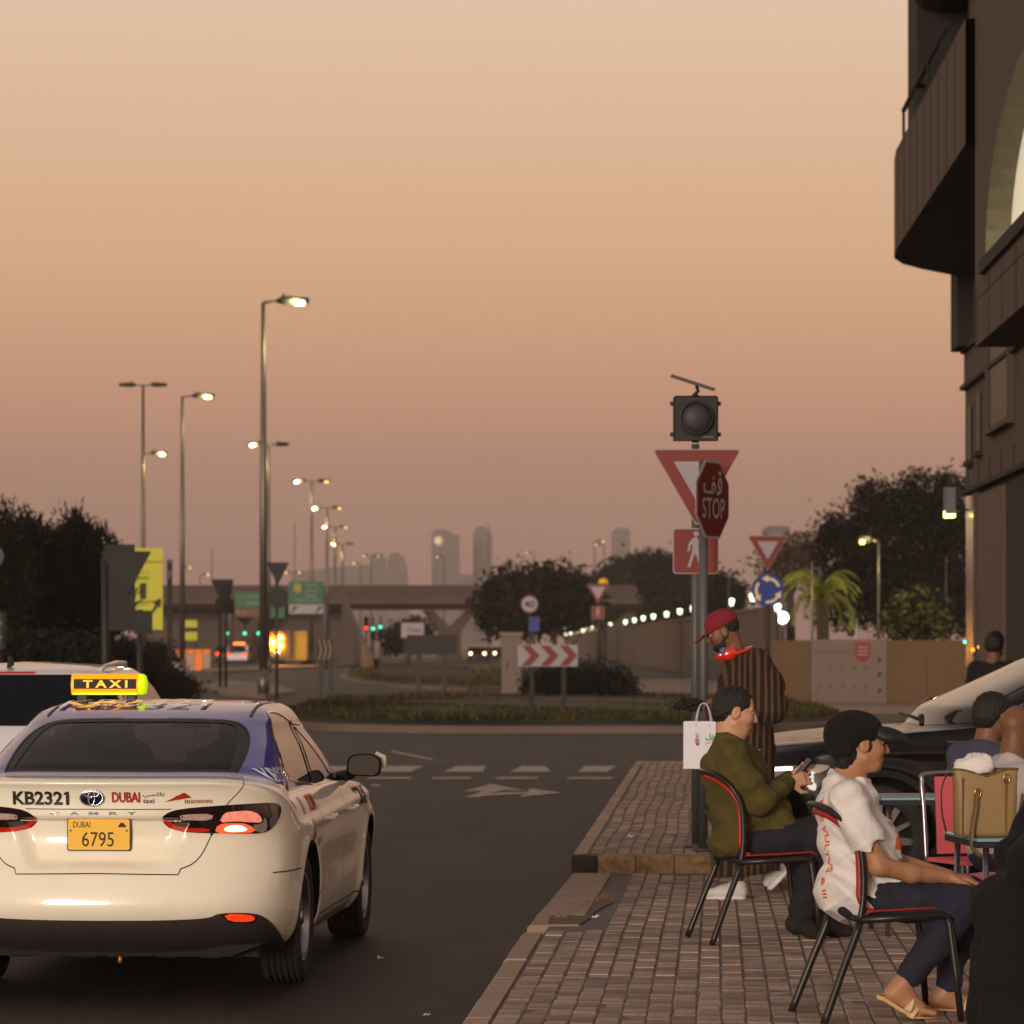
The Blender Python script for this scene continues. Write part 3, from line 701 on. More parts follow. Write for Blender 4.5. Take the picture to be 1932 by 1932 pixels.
# --- main posts on the raised block: flashing beacon, give-way and walking man on one, stop on the other
Y0 = 26.5
t = thing('beacon_sign_post', (atx(1312, Y0), Y0, BZ), 'post with square beacon, solar panel, give-way triangle and walking-man sign', 'sign post')
zz = lambda v: atz(v, Y0)-BZ
pxm = Y0/FPX
MB().tube([(0, 0, 0), (0, 0, zz(838))], .030, 16).build('post', m_polef, t)
MB().cyl((0, 0, .012), .075, .024, 18).build('post_flange', m_polef, t)
yield_sign(t, 168*pxm, 146*pxm, zz(848), -.045, .205).location.x = 2*pxm
w = walk_sign(t, 86*pxm, zz(1040), -.042); w.location.x = 0
bx_ = 0.0
hb = MB().bbox((bx_, -.03, zz(790)), (84*pxm, .13, 84*pxm), .012).build('beacon_housing', mat('beacon_black', (26, 24, 26), .6), t)
MB().lathe([(.118, 0), (.13, .0), (.13, .05), (.118, .05)], 36, o=(bx_, -.095, zz(790)), axis='Y').build('beacon_ring', mat('beacon_ring', (40, 36, 36), .5), hb)
MB().lathe([(.001, .045), (.05, .04), (.09, .028), (.118, .006)], 36, o=(bx_, -.1, zz(790)), axis='Y').build('beacon_lens', mat('smoked_lens', (50, 42, 52), .55, var=.5, scale=60, stretch=(1, 1, 7)), hb)
for sx in (-1, 1):
    for v in (762, 820): MB().box((bx_+sx*44*pxm, -.02, zz(v)), (.03, .05, .03)).build('hinge_lug', m_black, hb)
MB().tube([(0, 0, zz(835)), (0, 0, zz(745))], .028, 12).build('beacon_stem', m_dark, t)
MB().tube([(bx_-.02, 0, zz(748)), (bx_+.02, 0, zz(738)), (bx_+.01, .02, zz(728))], .014, 8).build('panel_bracket', m_dark, t)
Mp = Matrix.Rotation(R(18), 3, 'Y') @ Matrix.Rotation(R(4), 3, 'X')
MB().box((bx_-.02, 0, zz(722)), (86*pxm, .26, .022), M=Mp).build('solar_panel', mat('solar_panel', (70, 64, 66), .4, metal=.3), t)
flat_text('ADVEN', .075, .014, 'maker_mark', m_white, hb, (bx_+.09, -.099, zz(826)))
Y0 = 26.0; pxm = Y0/FPX
t = thing('stop_sign', (atx(1327, Y0), Y0, BZ), 'brown-red stop sign with Arabic lettering turned edgewise on a grey post', 'stop sign')
MB().tube([(0, 0, 0), (0, 0, zz(868))], .034, 16).build('post', m_polef, t)
MB().cyl((0, 0, .012), .085, .024, 18).build('post_flange', m_polef, t)
Ms = Matrix.Rotation(R(62), 4, 'Z')
st = plate('stop_plate', [(a, b+zz(943)) for a, b in octagon(.58, .58)], m_white, t, -.012); st.matrix_local = Matrix.Translation((14*pxm, -.05, 0)) @ Ms
k = .93; plate('stop_field', [(a, b+zz(943)) for a, b in octagon(.58*k, .58*k)], m_stop, st, -.017, .005)
flat_text('STOP', .40, .155, 'stop_lettering', m_white, st, (0, -.021, zz(943)-.065), bold=.012)
flat_text('\uFED7', .10, .18, 'arabic_lettering', m_white, st, (.105, -.021, zz(943)+.125), bold=.02)
flat_text('\uFED2', .25, .135, 'arabic_lettering', m_white, st, (-.06, -.0222, zz(943)+.105), bold=.02)
for v in (880, 1000): MB().box((.0, .03, zz(v)), (.09, .05, .03)).build('bracket', m_polef, st)

# --- give-way and roundabout sign behind the walking man
Y1 = 66.0; k = Y1/FPX; zz1 = lambda v: atz(v, Y1)
t = thing('roundabout_sign', (atx(1448, Y1), Y1, 0), 'red give-way triangle over a blue roundabout disc on a dark post', 'road sign')
MB().tube([(0, 0, 0), (0, 0, zz1(1020))], .05, 12).build('post', m_dark, t)
yield_sign(t, 76*k, 66*k, zz1(1011), -.08)
d = plate('blue_disc', off(disc(31*k), 0, zz1(1114)), m_blue, t, -.08, .01)
for a0 in (20, 140, 260):
    P = []
    for j in range(9): a = R(a0+j*8.5); P.append((19.5*k*math.cos(a), 19.5*k*math.sin(a)))
    for j in range(8, -1, -1): a = R(a0+j*8.5); P.append((24.5*k*math.cos(a), 24.5*k*math.sin(a)))
    plate('curved_arrow', off(P, 0, zz1(1114)), m_peach, d, -.088, .006)
    a = R(a0+68); c = (22*k*math.cos(a), 22*k*math.sin(a)); tx, ty = -math.sin(a), math.cos(a); nx, ny = math.cos(a), math.sin(a); q = 7*k
    plate('arrow_head', off([(c[0]+nx*q, c[1]+ny*q), (c[0]+tx*q*1.7, c[1]+ty*q*1.7), (c[0]-nx*q, c[1]-ny*q)], 0, zz1(1114)), m_peach, d, -.092, .006)

# --- far give-way with pedestrian plate
Y2 = 128.0; k = Y2/FPX; zz2 = lambda v: atz(v, Y2)
t = thing('give_way_sign', (atx(1128, Y2), Y2, 0), 'small give-way triangle over a red pedestrian plate by the wall lamps', 'road sign')
MB().tube([(0.05, 0, 0), (0.05, 0, zz2(1105))], .09, 10).build('post', m_dark, t)
MB().tube([(.26, .1, 0), (.26, .1, zz2(1150))], .07, 10).build('post', m_dark, t)
yield_sign(t, 42*k, 36*k, zz2(1103), -.12, .15); walk_sign(t, 24*k, zz2(1156), -.12)
MB().lathe([(.01, .2), (.16, .14), (.2, 0), (.01, 0)], 14, o=(.2, -.05, zz2(1101))).build('beacon', mat('amber_beacon', (214, 150, 20), .4, emit=(220, 160, 20), estr=.25), t)

# --- speed limit 40
Y3 = 104.0; k = Y3/FPX; zz3 = lambda v: atz(v, Y3)
t = thing('speed_sign', (atx(999, Y3), Y3, 0), 'round 40 speed limit sign on a dark post', 'road sign')
MB().tube([(0.02, 0, 0), (0.02, 0, zz3(1130))], .05, 10).build('post', m_dark, t)
d = plate('sign_disc', off(disc(17*k), 0, zz3(1140)), mat('speed_red', (96, 34, 26), .5), t, -.08, .012); plate('white_disc', off(disc(14.4*k), 0, zz3(1140)), m_white, d, -.09, .008)
flat_text('40', 19*k, 13.5*k, 'numerals', m_black, d, (0, -.095, zz3(1140)), bold=.02)
plate('blue_plate', off(rpoly([(-.16, -.22), (.16, -.22), (.16, .22), (-.16, .22)], .03), .14, zz3(1178)), m_blue, t, -.06, .012)

# --- red and white chevron board on the island
Y4 = 71.0; k = Y4/FPX; zz4 = lambda v: atz(v, Y4)
t = thing('chevron_board', (atx(1033.5, Y4), Y4, .2), 'white board with three red chevrons on two legs on the roundabout', 'road sign')
W, H = 113*k, 41*k; zc = zz4(1237)-.2
for dx in (-30, 30): MB().box((dx*k, .03, (zc-.05)/2), (9*k, .05, zc+.0)).build('leg', m_signback, t)
b = plate('board', [(-W/2, zc-H/2), (W/2, zc-H/2), (W/2, zc+H/2), (-W/2, zc+H/2)], m_white, t, -.02, .02)
for i in range(3):
    x = -W/2 + W*(.06+i*.315); cw_ = W*.15; tp = W*.155
    plate('chevron', [(x, zc-H*.46), (x+cw_, zc-H*.46), (x+cw_+tp, zc), (x+cw_, zc+H*.46), (x, zc+H*.46), (x+tp, zc)], m_red, b, -.026, .005)

# --- back of a large dark board, with a white board behind
Y5 = 101.0; k = Y5/FPX; zz5 = lambda v: atz(v, Y5)
t = thing('dark_sign_board', (atx(815, Y5), Y5, 0), 'wide dark sign board seen from behind on two legs', 'road sign')
for dx in (-25, 24): MB().box((dx*k, .03, zz5(1230)/2), (.13, .08, zz5(1230))).build('leg', m_dark, t)
plate('board', [(-47*k, zz5(1235)), (47*k, zz5(1235)), (47*k, zz5(1198)), (-47*k, zz5(1198))], mat('board_back', (44, 36, 36), .7, var=.1), t, -.03, .04)
Y6 = 150.0; k = Y6/FPX
t = thing('white_notice_board', (atx(779, Y6), Y6, 0), 'white rectangular board with dark lettering above the wide dark board', 'notice board')
plate('board', [(-22*k, atz(1203, Y6)), (21*k, atz(1203, Y6)), (21*k, atz(1175, Y6)), (-22*k, atz(1175, Y6))], m_white, t)
for dx in (-15, 15): MB().box((dx*k, .05, atz(1200, Y6)/2), (.1, .06, atz(1200, Y6))).build('leg', m_dark, t)
flat_text('ﺔﻄﺤﻣ', 24*k, 9*k, 'lettering', m_black, t, (2*k, -.01, atz(1187, Y6)), bold=.02)

# --- chevron sign turned away, and back-turned triangles on the left
Y7 = 90.0; k = Y7/FPX
t = thing('angled_chevron_sign', (atx(613, Y7), Y7, 0), 'narrow angled chevron sign with pale stripes on two thin legs', 'road sign')
for dx in (-7, 11): MB().box((dx*k, .04, atz(1240, Y7)/2), (.1, .06, atz(1240, Y7))).build('leg', m_dark, t)
b = plate('board', [(-16*k, atz(1245, Y7)), (16*k, atz(1245, Y7)), (16*k, atz(1207, Y7)), (-16*k, atz(1207, Y7))], mat('board_brown', (52, 42, 38), .7), t, -.03, .02)
for i in range(3):
    x = (-13+i*9)*k; plate('stripe', [(x, atz(1245, Y7)), (x+3*k, atz(1245, Y7)), (x+8*k, atz(1226, Y7)), (x+3*k, atz(1207, Y7)), (x, atz(1207, Y7)), (x+5*k, atz(1226, Y7))], mat('stripe_pale', (132, 108, 92), .6), b, -.036, .005)
Y8 = 126.0; k = Y8/FPX
t = thing('give_way_sign', (atx(420, Y8), Y8, 0), 'dark back-turned give-way sign with a square plate on two posts', 'road sign')
for dx in (-5, 6): MB().tube([(dx*k, .05, 0), (dx*k, .05, atz(1110, Y8))], .05, 8).build('post', m_dark, t)
plate('triangle', [(-22*k, atz(1093, Y8)), (21*k, atz(1093, Y8)), (14*k, atz(1130, Y8)), (-6*k, atz(1130, Y8))], m_signback, t); plate('square_plate', [(-14*k, atz(1158, Y8)), (22*k, atz(1158, Y8)), (22*k, atz(1130, Y8)), (-14*k, atz(1130, Y8))], m_black, t, -.03)
Y9 = 108.0; k = Y9/FPX
t = thing('give_way_sign', (atx(524, Y9), Y9, 0), 'dark inverted triangle above a dark disc beside the tallest lamp', 'road sign')
MB().tube([(-2*k, .05, 0), (-2*k, .05, atz(1080, Y9))], .05, 8).build('post', m_dark, t)
plate('triangle', off(tri(44*k, 44*k, .03), 0, atz(1061, Y9)), m_signback, t); plate('disc', off(disc(20*k), 0, atz(1128, Y9)), m_signback, t, -.03)

# --- left cluster: big dark triangle back and rectangular board in front of the yellow sign
YA1 = 52.0; k = YA1/FPX
t = thing('triangle_back_sign', (atx(238, YA1), YA1, 0), 'large dark triangle sign seen from behind, before the yellow board', 'road sign')
MB().tube([(-40*k, .06, 0), (-40*k, .06, atz(1050, YA1))], .06, 10).build('post', m_dark, t)
MB().tube([(25*k, .06, 0), (25*k, .06, atz(1150, YA1))], .045, 10).build('post', m_dark, t)
plate('triangle', off(tri(96*k, 88*k, .03), 0, atz(1040, YA1)), m_signback, t); plate('rectangle', [(-42*k, atz(1190, YA1)), (16*k, atz(1190, YA1)), (16*k, atz(1027, YA1)), (-42*k, atz(1027, YA1))], mat('sheet_back', (34, 30, 30), .7), t, .03)
plate('small_plate', [(14*k, atz(1196, YA1)), (50*k, atz(1196, YA1)), (50*k, atz(1152, YA1)), (14*k, atz(1152, YA1))], m_signback, t, -.02)
YB1 = 118.0; k = YB1/FPX
t = thing('yellow_direction_sign', (atx(270, YB1), YB1, 0), 'tall yellow direction board with black arrow on a lattice truss', 'road sign')
b = plate('board', [(-76*k, atz(1188, YB1)), (37*k, atz(1188, YB1)), (37*k, atz(1034, YB1)), (-76*k, atz(1034, YB1))], m_yel, t, 0, .06)
for v in (1135, 1060): MB().box((-20*k, -.01, atz(v, YB1)), (112*k, .02, .03)).build('divider', m_black, b)
plate('arrow', [(p[0]*k, atz(1140, YB1)+p[1]*k) for p in ((16, -14), (20, -16), (28, -4), (33, -7), (33, 12), (17, 3), (23, 0))], m_black, b, -.02, .01)
plate('black_patch', [(-6*k, atz(1130, YB1)), (6*k, atz(1130, YB1)), (6*k, atz(1100, YB1)), (-6*k, atz(1100, YB1))], m_black, b, -.02, .01)
for v, tx in ((1080, 'ﻲﺑﺩ'), (1090, 'DUBAI'), (1139, 'ﺭﺎﻄﻣ')): flat_text(tx, 22*k, 6*k, 'lettering', m_black, b, (0, -.02, atz(v, YB1)))
tr = MB(); xt = (46*k, 52*k)
for xx in xt: tr.tube([(xx, .2, 0), (xx, .2, atz(1055, YB1))], .04, 6)
for i in range(9):
    z0 = i*atz(1055, YB1)/9; z1 = (i+1)*atz(1055, YB1)/9; a, c = xt if i % 2 else xt[::-1]; tr.tube([(a, .2, z0), (c, .2, z1)], .03, 6)
tr.build('truss', m_dark, t)
for dx in (-60, 0): MB().tube([(dx*k, .2, 0), (dx*k, .2, atz(1060, YB1))], .07, 8).build('post', m_dark, t)
YC1 = 240.0; k = YC1/FPX
t = thing('yellow_road_sign', (atx(358, YC1), YC1, 0), 'small far yellow panel left of the truss, over the barriers', 'road sign')
plate('panel', [(-13*k, atz(1208, YC1)), (14*k, atz(1208, YC1)), (14*k, atz(1170, YC1)), (-13*k, atz(1170, YC1))], m_yel, t); plate('dark_band', [(-13*k, atz(1192, YC1)), (14*k, atz(1192, YC1)), (14*k, atz(1184, YC1)), (-13*k, atz(1184, YC1))], m_signback, t, -.02)
for dx in (-10, 11): MB().tube([(dx*k, .08, 0), (dx*k, .08, atz(1175, YC1))], .08, 8).build('leg', m_dark, t)
# --- green overhead signs
Yg = 236.0; k = Yg/FPX
t = thing('green_overhead_sign', (atx(577, Yg), Yg, 0), 'green overhead direction sign with white arrow strip below', 'road sign')
b = plate('panel', [(-32*k, atz(1140, Yg)), (33*k, atz(1140, Yg)), (33*k, atz(1097, Yg)), (-32*k, atz(1097, Yg))], m_green, t, 0, .1)
plate('arrow_strip', [(-32*k, atz(1158, Yg)), (33*k, atz(1158, Yg)), (33*k, atz(1140.5, Yg)), (-32*k, atz(1140.5, Yg))], m_white, t, 0, .1)
for dx in (-23, 24): plate('arrow', [(dx*k-6*k, atz(1154, Yg)), (dx*k-3*k, atz(1156, Yg)), (dx*k+2*k, atz(1149, Yg)), (dx*k+5*k, atz(1151, Yg)), (dx*k+6*k, atz(1143, Yg)), (dx*k-3*k, atz(1145, Yg)), (dx*k, atz(1147, Yg))], m_black, t, -.02, .01)
plate('emblem_panel', [(-22*k, atz(1117, Yg)), (-9*k, atz(1117, Yg)), (-9*k, atz(1101, Yg)), (-22*k, atz(1101, Yg))], mat('emblem_ochre', (150, 140, 70), .6), b, -.02, .01)
for v, tx, w_ in ((1104, 'ﻲﺑﺩ', 22), (1115, 'ﺭﺎﻄﻤﻟﺍ', 24), (1124, 'Dubai', 20), (1133, 'Festival City', 44)): flat_text(tx, w_*k, 6*k, 'lettering', m_white, b, ((4 if w_ > 30 else 10)*k, -.03, atz(v, Yg)))
gp = MB().tube([(36*k, .3, 0), (36*k, .3, atz(1150, Yg)), (33*k, .3, atz(1118, Yg)), (24*k, .3, atz(1113, Yg)), (-28*k, .3, atz(1113, Yg))], .2, 8); gp.build('gantry', m_polef, t)
Yh = 300.0; k = Yh/FPX
t = thing('green_overhead_sign', (atx(485, Yh), Yh, 0), 'wide green overhead sign partly hidden behind the tallest lamp', 'road sign')
b = plate('panel', [(-42*k, atz(1148, Yh)), (20*k, atz(1148, Yh)), (20*k, atz(1117, Yh)), (-42*k, atz(1117, Yh))], m_green, t, 0, .1)
plate('lower_panel', [(20.2*k, atz(1166, Yh)), (52*k, atz(1166, Yh)), (52*k, atz(1120, Yh)), (20.2*k, atz(1120, Yh))], m_green, t, 0.02, .1)
plate('brown_panel', [(-42*k, atz(1164, Yh)), (18*k, atz(1164, Yh)), (18*k, atz(1149, Yh)), (-42*k, atz(1149, Yh))], mat('sign_brown', (106, 66, 52), .6), t, 0, .1)
flat_text('E 11', 16*k, 7*k, 'lettering', m_white, t, (-30*k, -.02, atz(1156, Yh))); flat_text('ﺭﺎﻄﻤﻟﺍ', 22*k, 6*k, 'lettering', m_white, b, (-8*k, -.02, atz(1126, Yh))); flat_text('Airport', 24*k, 7*k, 'lettering', m_white, b, (-8*k, -.02, atz(1138, Yh)))
MB().tube([(-50*k, .3, 0), (-50*k, .3, atz(1140, Yh)), (-46*k, .3, atz(1133, Yh)), (50*k, .3, atz(1133, Yh))], .22, 8).build('gantry', m_polef, t)

# --- traffic signals in the distance, lit
g_g, g_r, g_o = glow('signal_green', (60, 235, 180), 2.6), glow('signal_red', (255, 60, 40), 3), glow('signal_amber', (255, 170, 60), 3)
def signal(u, v, Y, g, label, slot):
    k = Y/FPX; t = thing('traffic_light', (atx(u, Y), Y, 0), label, 'traffic light', 0, 'far traffic signals')
    z = atz(v, Y); MB().tube([(0, .2, 0), (0, .2, z+1)], .07, 8).build('post', m_dark, t)
    MB().box((0, 0, z+(slot-1)*-.36), (.42, .3, 1.2)).build('signal_head', m_black, t)
    MB().lathe([(.001, .1), (.11, .06), (.14, 0)], 14, o=(0, -.16, z), axis='Y').build('lit_lens', g, t)
signal(429, 1195, 330, g_g, 'green traffic signal left of the far taxi, nearest the lamp', 2)
signal(462, 1195, 332, g_g, 'green traffic signal just left of the tallest lamp', 2)
signal(488, 1195, 334, g_g, 'green traffic signal touching the tallest lamp', 2)
signal(691, 1185, 300, g_r, 'red traffic signal left of the dark tree under the flyover', 0)
signal(718, 1183, 300, g_g, 'green traffic signal beside the red one under the flyover', 2)
signal(704, 1186, 302, g_g, 'small green signal between red and green ones', 2)

# --- water-filled barriers with orange tops
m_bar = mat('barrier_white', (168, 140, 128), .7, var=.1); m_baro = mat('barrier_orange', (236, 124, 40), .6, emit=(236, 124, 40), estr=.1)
for i in range(5):
    Y = 222.0; u = 330+i*15; k = Y/FPX
    t = thing('road_barrier', (atx(u, Y), Y, 0), ['road barrier at the end by the middle lamp', 'second barrier of the orange-topped row', 'middle barrier of the orange-topped row', 'fourth barrier of the orange-topped row', 'last barrier of the row beside the back-turned signs'][i], 'barrier', 0, 'orange-topped road barriers')
    MB().prism([(-.3, 0), (.3, 0), (.24, .35), (.12, .5), (.1, 1.05), (-.1, 1.05), (-.12, .5), (-.24, .35)], -7*k, 7*k, 'X').build('barrier_body', m_baro if i % 2 else m_bar, t)
    MB().box((0, 0, 1.2), (13*k, .16, .26)).build('barrier_top', m_baro, t)

# --- hoop rails and utility cabinet
m_rail = mat('rail_yellow_black', (96, 84, 30), .6)
for i, (u0, u1, v0, v1) in enumerate(((890, 901, 1256, 1288), (903, 914, 1256, 1288), (914, 921, 1256, 1288), (937, 948, 1255, 1288), (960, 980, 1255, 1288))):
    Y = 150.0; k = Y/FPX; h = (v1-v0)*k
    t = thing('hoop_rail', (atx((u0+u1)/2, Y), Y, 0), ['narrow black and yellow hoop rail at the left of the row', 'second hoop rail of the close trio', 'third hoop rail of the close trio', 'single hoop rail before the cabinet', 'wide hoop rail standing at the cabinet foot'][i], 'hoop rail', 0, 'black and yellow hoop rails')
    w = (u1-u0)*k/2; MB().tube([(-w, 0, 0), (-w, 0, h*.85), (-w*.8, 0, h), (w*.8, 0, h), (w, 0, h*.85), (w, 0, 0)], .055, 8).build('hoop', m_rail, t)
    for j in range(3): MB().cyl((-w, 0, h*(.2+j*.25)), .06, h*.1, 8).build('black_band', m_black, t)
Y = 118.0; k = Y/FPX
t = thing('utility_cabinet', (atx(965, Y), Y, 0), 'pale grey utility cabinet left of the chevron board', 'cabinet')
MB().bbox((0, 0, atz(1197, Y)/2), (38*k, .7, atz(1197, Y)), .02).build('cabinet_body', mat('cabinet_grey', (104, 88, 82), .6, var=.06), t)
MB().box((0, 0, atz(1196, Y)), (44*k, .85, .1)).build('cabinet_lid', mat('cabinet_lid', (126, 106, 96), .6), t)
MB().box((-8*k, -.36, .95), (.04, .03, .3)).build('handle', m_dark, t)
# left edge: signal head and blue disc cut by the frame
Y = 55.0; k = Y/FPX
t = thing('traffic_light', (atx(0, Y), Y, 0), 'dark signal head at the photo edge above the white car', 'traffic light')
MB().bbox((-4*k, 0, atz(1190, Y)), (28*k, .25, 70*k), .02).build('signal_head', m_black, t)
for v in (1178, 1205): MB().lathe([(.001, .05), (6*k, .03), (7*k, 0)], 14, o=(1*k, -.13, atz(v, Y)), axis='Y').build('grey_lens', mat('grey_lens', (120, 124, 128), .3), t)
MB().tube([(-4*k, .1, 0), (-4*k, .1, atz(1150, Y))], .06, 8).build('post', m_dark, t)
Y = 54.0; k = Y/FPX
t = thing('blue_disc_sign', (atx(-14, Y), Y, 0), 'blue round sign cut by the photo edge, before the trees', 'road sign')
plate('disc', off(disc(22*k), 0, atz(1050, Y)), mat('sign_blue_dim', (24, 30, 70), .5), t, -.05); MB().tube([(0, .05, 0), (0, .05, atz(1050, Y))], .05, 8).build('post', m_dark, t)

# ---------------------------------------------------------------- long lamp-lined wall, hoarding, shed
m_wall = mat('rendered_wall', (92, 76, 66), 0.9, var=0.08, scale=0.4, dirt=(74, 60, 52), dirt_scale=.3)
XW = 10.0
wl = thing('boundary_wall', (XW, 150, 0), 'long buff boundary wall receding behind the row of lamps', 'wall')
zw = 3.05
MB().prism([(0, 0), (.3, 0), (.3, zw), (0, zw)], -18, 520, 'Y').build('wall_face', m_wall, wl)
MB().prism([(-.08, zw), (.38, zw), (.38, zw+.12), (-.08, zw+.12)], -18, 520, 'Y').build('coping', mat('coping', (110, 92, 80), .9), wl)
for y in range(-10, 300, 22): MB().box((-.06, y, zw/2), (.12, .6, zw-.02)).build('pilaster', m_wall, wl)
fl = thing('mesh_fence', (XW-1.4, 110, 0), 'low dark railing running before the long wall', 'fence')
for i in range(40):
    MB().box((0, i*1.6, .5), (.06, 1.2, 1.0)).build('fence_panel', m_dark, fl)
g_wl = glow('wall_lamp_glow', (232, 250, 205), 3.0)
us = [(1413.8, 1127.7), (1373.3, 1136.4), (1302.2, 1149.4), (1278, 1154.3), (1253.4, 1159.5), (1228.8, 1163.6), (1210, 1167), (1193.5, 1170.8), (1176.8, 1174), (1161.7, 1176.6), (1148.7, 1179), (1125.6, 1184), (1115.5, 1185.5), (1106, 1187.5), (1098, 1190), (1088, 1192), (1075, 1195), (1066, 1197), (1057, 1198)]
nm = ['first', 'second', 'third', 'fourth', 'fifth', 'sixth', 'seventh', 'eighth', 'ninth', 'tenth', 'eleventh', 'twelfth', 'thirteenth', 'fourteenth', 'fifteenth', 'sixteenth', 'seventeenth', 'eighteenth', 'last']
lamp_proto = None
for i, (u, v) in enumerate(us):
    Y = XW*FPX/(u-966); z = atz(v, Y)
    t = thing('wall_lamp', (XW+.15, Y, zw+.12), nm[i]+' glowing lantern on the long wall, counting away from the roundabout sign', 'lamp', 0, 'lanterns on the long wall')
    h = z-zw-.12; s = 1.0 + .35*max(0, (Y-200)/500)
    if lamp_proto is None:
        a = MB().lathe([(.05, -.35), (.12, -.28), (.04, -.2)], 10).build('lamp_foot', m_dark)
        b_ = MB().lathe([(.02, -.15), (.10, -.14), (.15, .12), (.11, .17), (.02, .18)], 14).build('lantern', g_wl)
        lamp_proto = (a.data, b_.data); bpy.data.objects.remove(a); bpy.data.objects.remove(b_)
    for nme, da in zip(('lamp_foot', 'lantern'), lamp_proto):
        o = link(nme, da, t, (0, 0, h)); o.scale = (s, s, s)
Y = 92.0
t = thing('wall_lamp', (atx(1467, Y), Y, 0), 'lantern on a short post below the blue roundabout disc', 'lamp', 0, 'lanterns on the long wall')
MB().tube([(0, 0, 0), (0, 0, atz(1158, Y))], .035, 8).build('lamp_post', m_dark, t); o = link('lantern', lamp_proto[1], t, (0, 0, atz(1147, Y))); o.scale = (.62, .62, .62)
t = thing('floodlight', (atx(1476, Y)+.05, Y+.6, 0), 'white floodlight glare below the roundabout sign', 'lamp')
MB().tube([(0, .1, 0), (0, .1, atz(1165, Y))], .03, 8).build('lamp_post', m_dark, t); MB().lathe([(.001, .1), (.12, .07), (.16, 0)], 18, o=(0, 0, atz(1165, Y)), axis='Y').build('lens', glow('flood_glow', (232, 240, 255), 7), t)
pl_ = bpy.data.lights.new('palm_lamp', 'POINT'); pl_.energy = 90; pl_.color = (1, .86, .25); pl_.shadow_soft_size = .15
po = bpy.data.objects.new('lamp_light', pl_); COL.objects.link(po); po.location = at(1545, 1052, 95.0)
pl_ = bpy.data.lights.new('post_lamp', 'POINT'); pl_.energy = 60; pl_.color = (1, .86, .35); pl_.shadow_soft_size = .1
po = bpy.data.objects.new('lamp_light', pl_); COL.objects.link(po); po.location = at(1634, 1030, 99.6)
# striped shed with sloping cables behind the wall
Ysd = 400.0; k = Ysd/FPX
t = thing('ribbed_shed', (atx(1160, Ysd), Ysd, 0), 'dark ribbed structure with a sloping roof behind the wall lamps', 'shed')
MB().prism([(-8*k, 0), (150*k, 0), (150*k, atz(1178, Ysd)), (65*k, atz(1128, Ysd)), (-8*k, atz(1142, Ysd))], 0, 12, 'Y').build('shed_wall', mat('shed_dark', (60, 50, 46), .85), t)
for i in range(6): MB().box((i*12*k, -.15, atz(1160, Ysd)*.5+3), (.3, .2, atz(1140, Ysd)-2.2)).build('rib', mat('shed_rib', (116, 98, 86), .8), t)
for i in range(5): MB().tube([(66*k, -.2, atz(1128+i*6, Ysd)), (148*k, -.2, atz(1160+i*5, Ysd))], .1, 6).build('cable', mat('shed_cable', (100, 84, 76), .8), t)
# beige hoarding with the printed panel
Yw = 92.0; k = Yw/FPX
m_hoard = mat('hoarding_buff', (98, 74, 52), 0.8, var=0.08, scale=0.8, dirt=(96, 72, 48), dirt_scale=.8)
hw = thing('site_hoarding', (atx(1455, Yw), Yw, 0), 'smooth buff site hoarding right of the striped-robe man', 'hoarding')
zt_ = atz(1208, Yw)
for i, (u0, u1) in enumerate(((1440, 1455), (1456, 1529), (1673, 1748), (1749, 1826))):
    MB().box(((u0+u1)/2*k-1455*k, 0, zt_/2), ((u1-u0-.6)*k, .1, zt_)).build('hoarding_panel', m_hoard, hw)
pn = thing('printed_panel', (atx(1601, Yw), Yw-.02, 0), 'grey printed information panel with red pennant and black arrows on the hoarding', 'notice board')
m_pn = mat('panel_grey', (112, 96, 87), .7, var=.04)
MB().box((0, 0, zt_/2+.01), (142*k, .11, zt_+.02)).build('panel', m_pn, pn)
plate('pennant', [(p[0]*k, atz(p[1], Yw)) for p in ((12, 1212), (40, 1212), (40, 1242), (26, 1250), (12, 1242))], mat('pennant_red', (130, 34, 30), .6), pn, -.07, .008)
for i in range(3): plate('pennant_line', [((16)*k, atz(1222+i*7, Yw)), (36*k, atz(1222+i*7, Yw)), (36*k, atz(1220+i*7, Yw)), (16*k, atz(1220+i*7, Yw))], m_white, pn, -.075, .004)
m_ink = mat('panel_ink', (96, 84, 84), .7)
for v, w_ in ((1226, 76), (1232, 76)): plate('text_bar', [(-66*k, atz(v+1.6, Yw)), ((-66+w_)*k, atz(v+1.6, Yw)), ((-66+w_)*k, atz(v-1.2, Yw)), (-66*k, atz(v-1.2, Yw))], m_ink, pn, -.065, .006)
for v in (1245, 1272, 1303): plate('arrow', [(p[0]*k, atz(v+p[1], Yw)) for p in ((53, -7), (63, 0), (53, 7), (56, 0))], m_black, pn, -.065, .006)
r_ = random.Random(9)
for i in range(5):
    for j, vv in enumerate((1262, 1296)):
        x = (-56+i*22)*k; z = atz(vv+r_.uniform(-2, 2), Yw); q = r_.uniform(4.5, 6.5)*k
        P = [(x+q*math.cos(a)*r_.uniform(.5, 1.1), z+q*math.sin(a)*r_.uniform(.5, 1.2)) for a in [6.28*m/9 for m in range(9)]]
        plate('pictogram', P, m_ink if (i+j) % 7 else mat('panel_ochre', (120, 84, 62), .7), pn, -.065, .006)
        plate('caption_bar', [(x-7*k, z-14*k), (x-3*k, z-14*k), (x-3*k, z-9*k), (x-7*k, z-9*k)], m_ink, pn, -.065, .006)
t = thing('white_finial', (atx(2142/1.325, Yw+3), Yw+3, 0), 'thin white spike rising behind the printed panel', 'post')
MB().tube([(0, 0, 0), (0, 0, 1.7), (0, 0, atz(1168, Yw+3))], [.07, .07, .005], 8).build('spike', m_white, t); MB().box((0, 0, 1.75), (.36, .2, .06)).build('spike_base', m_white, t)
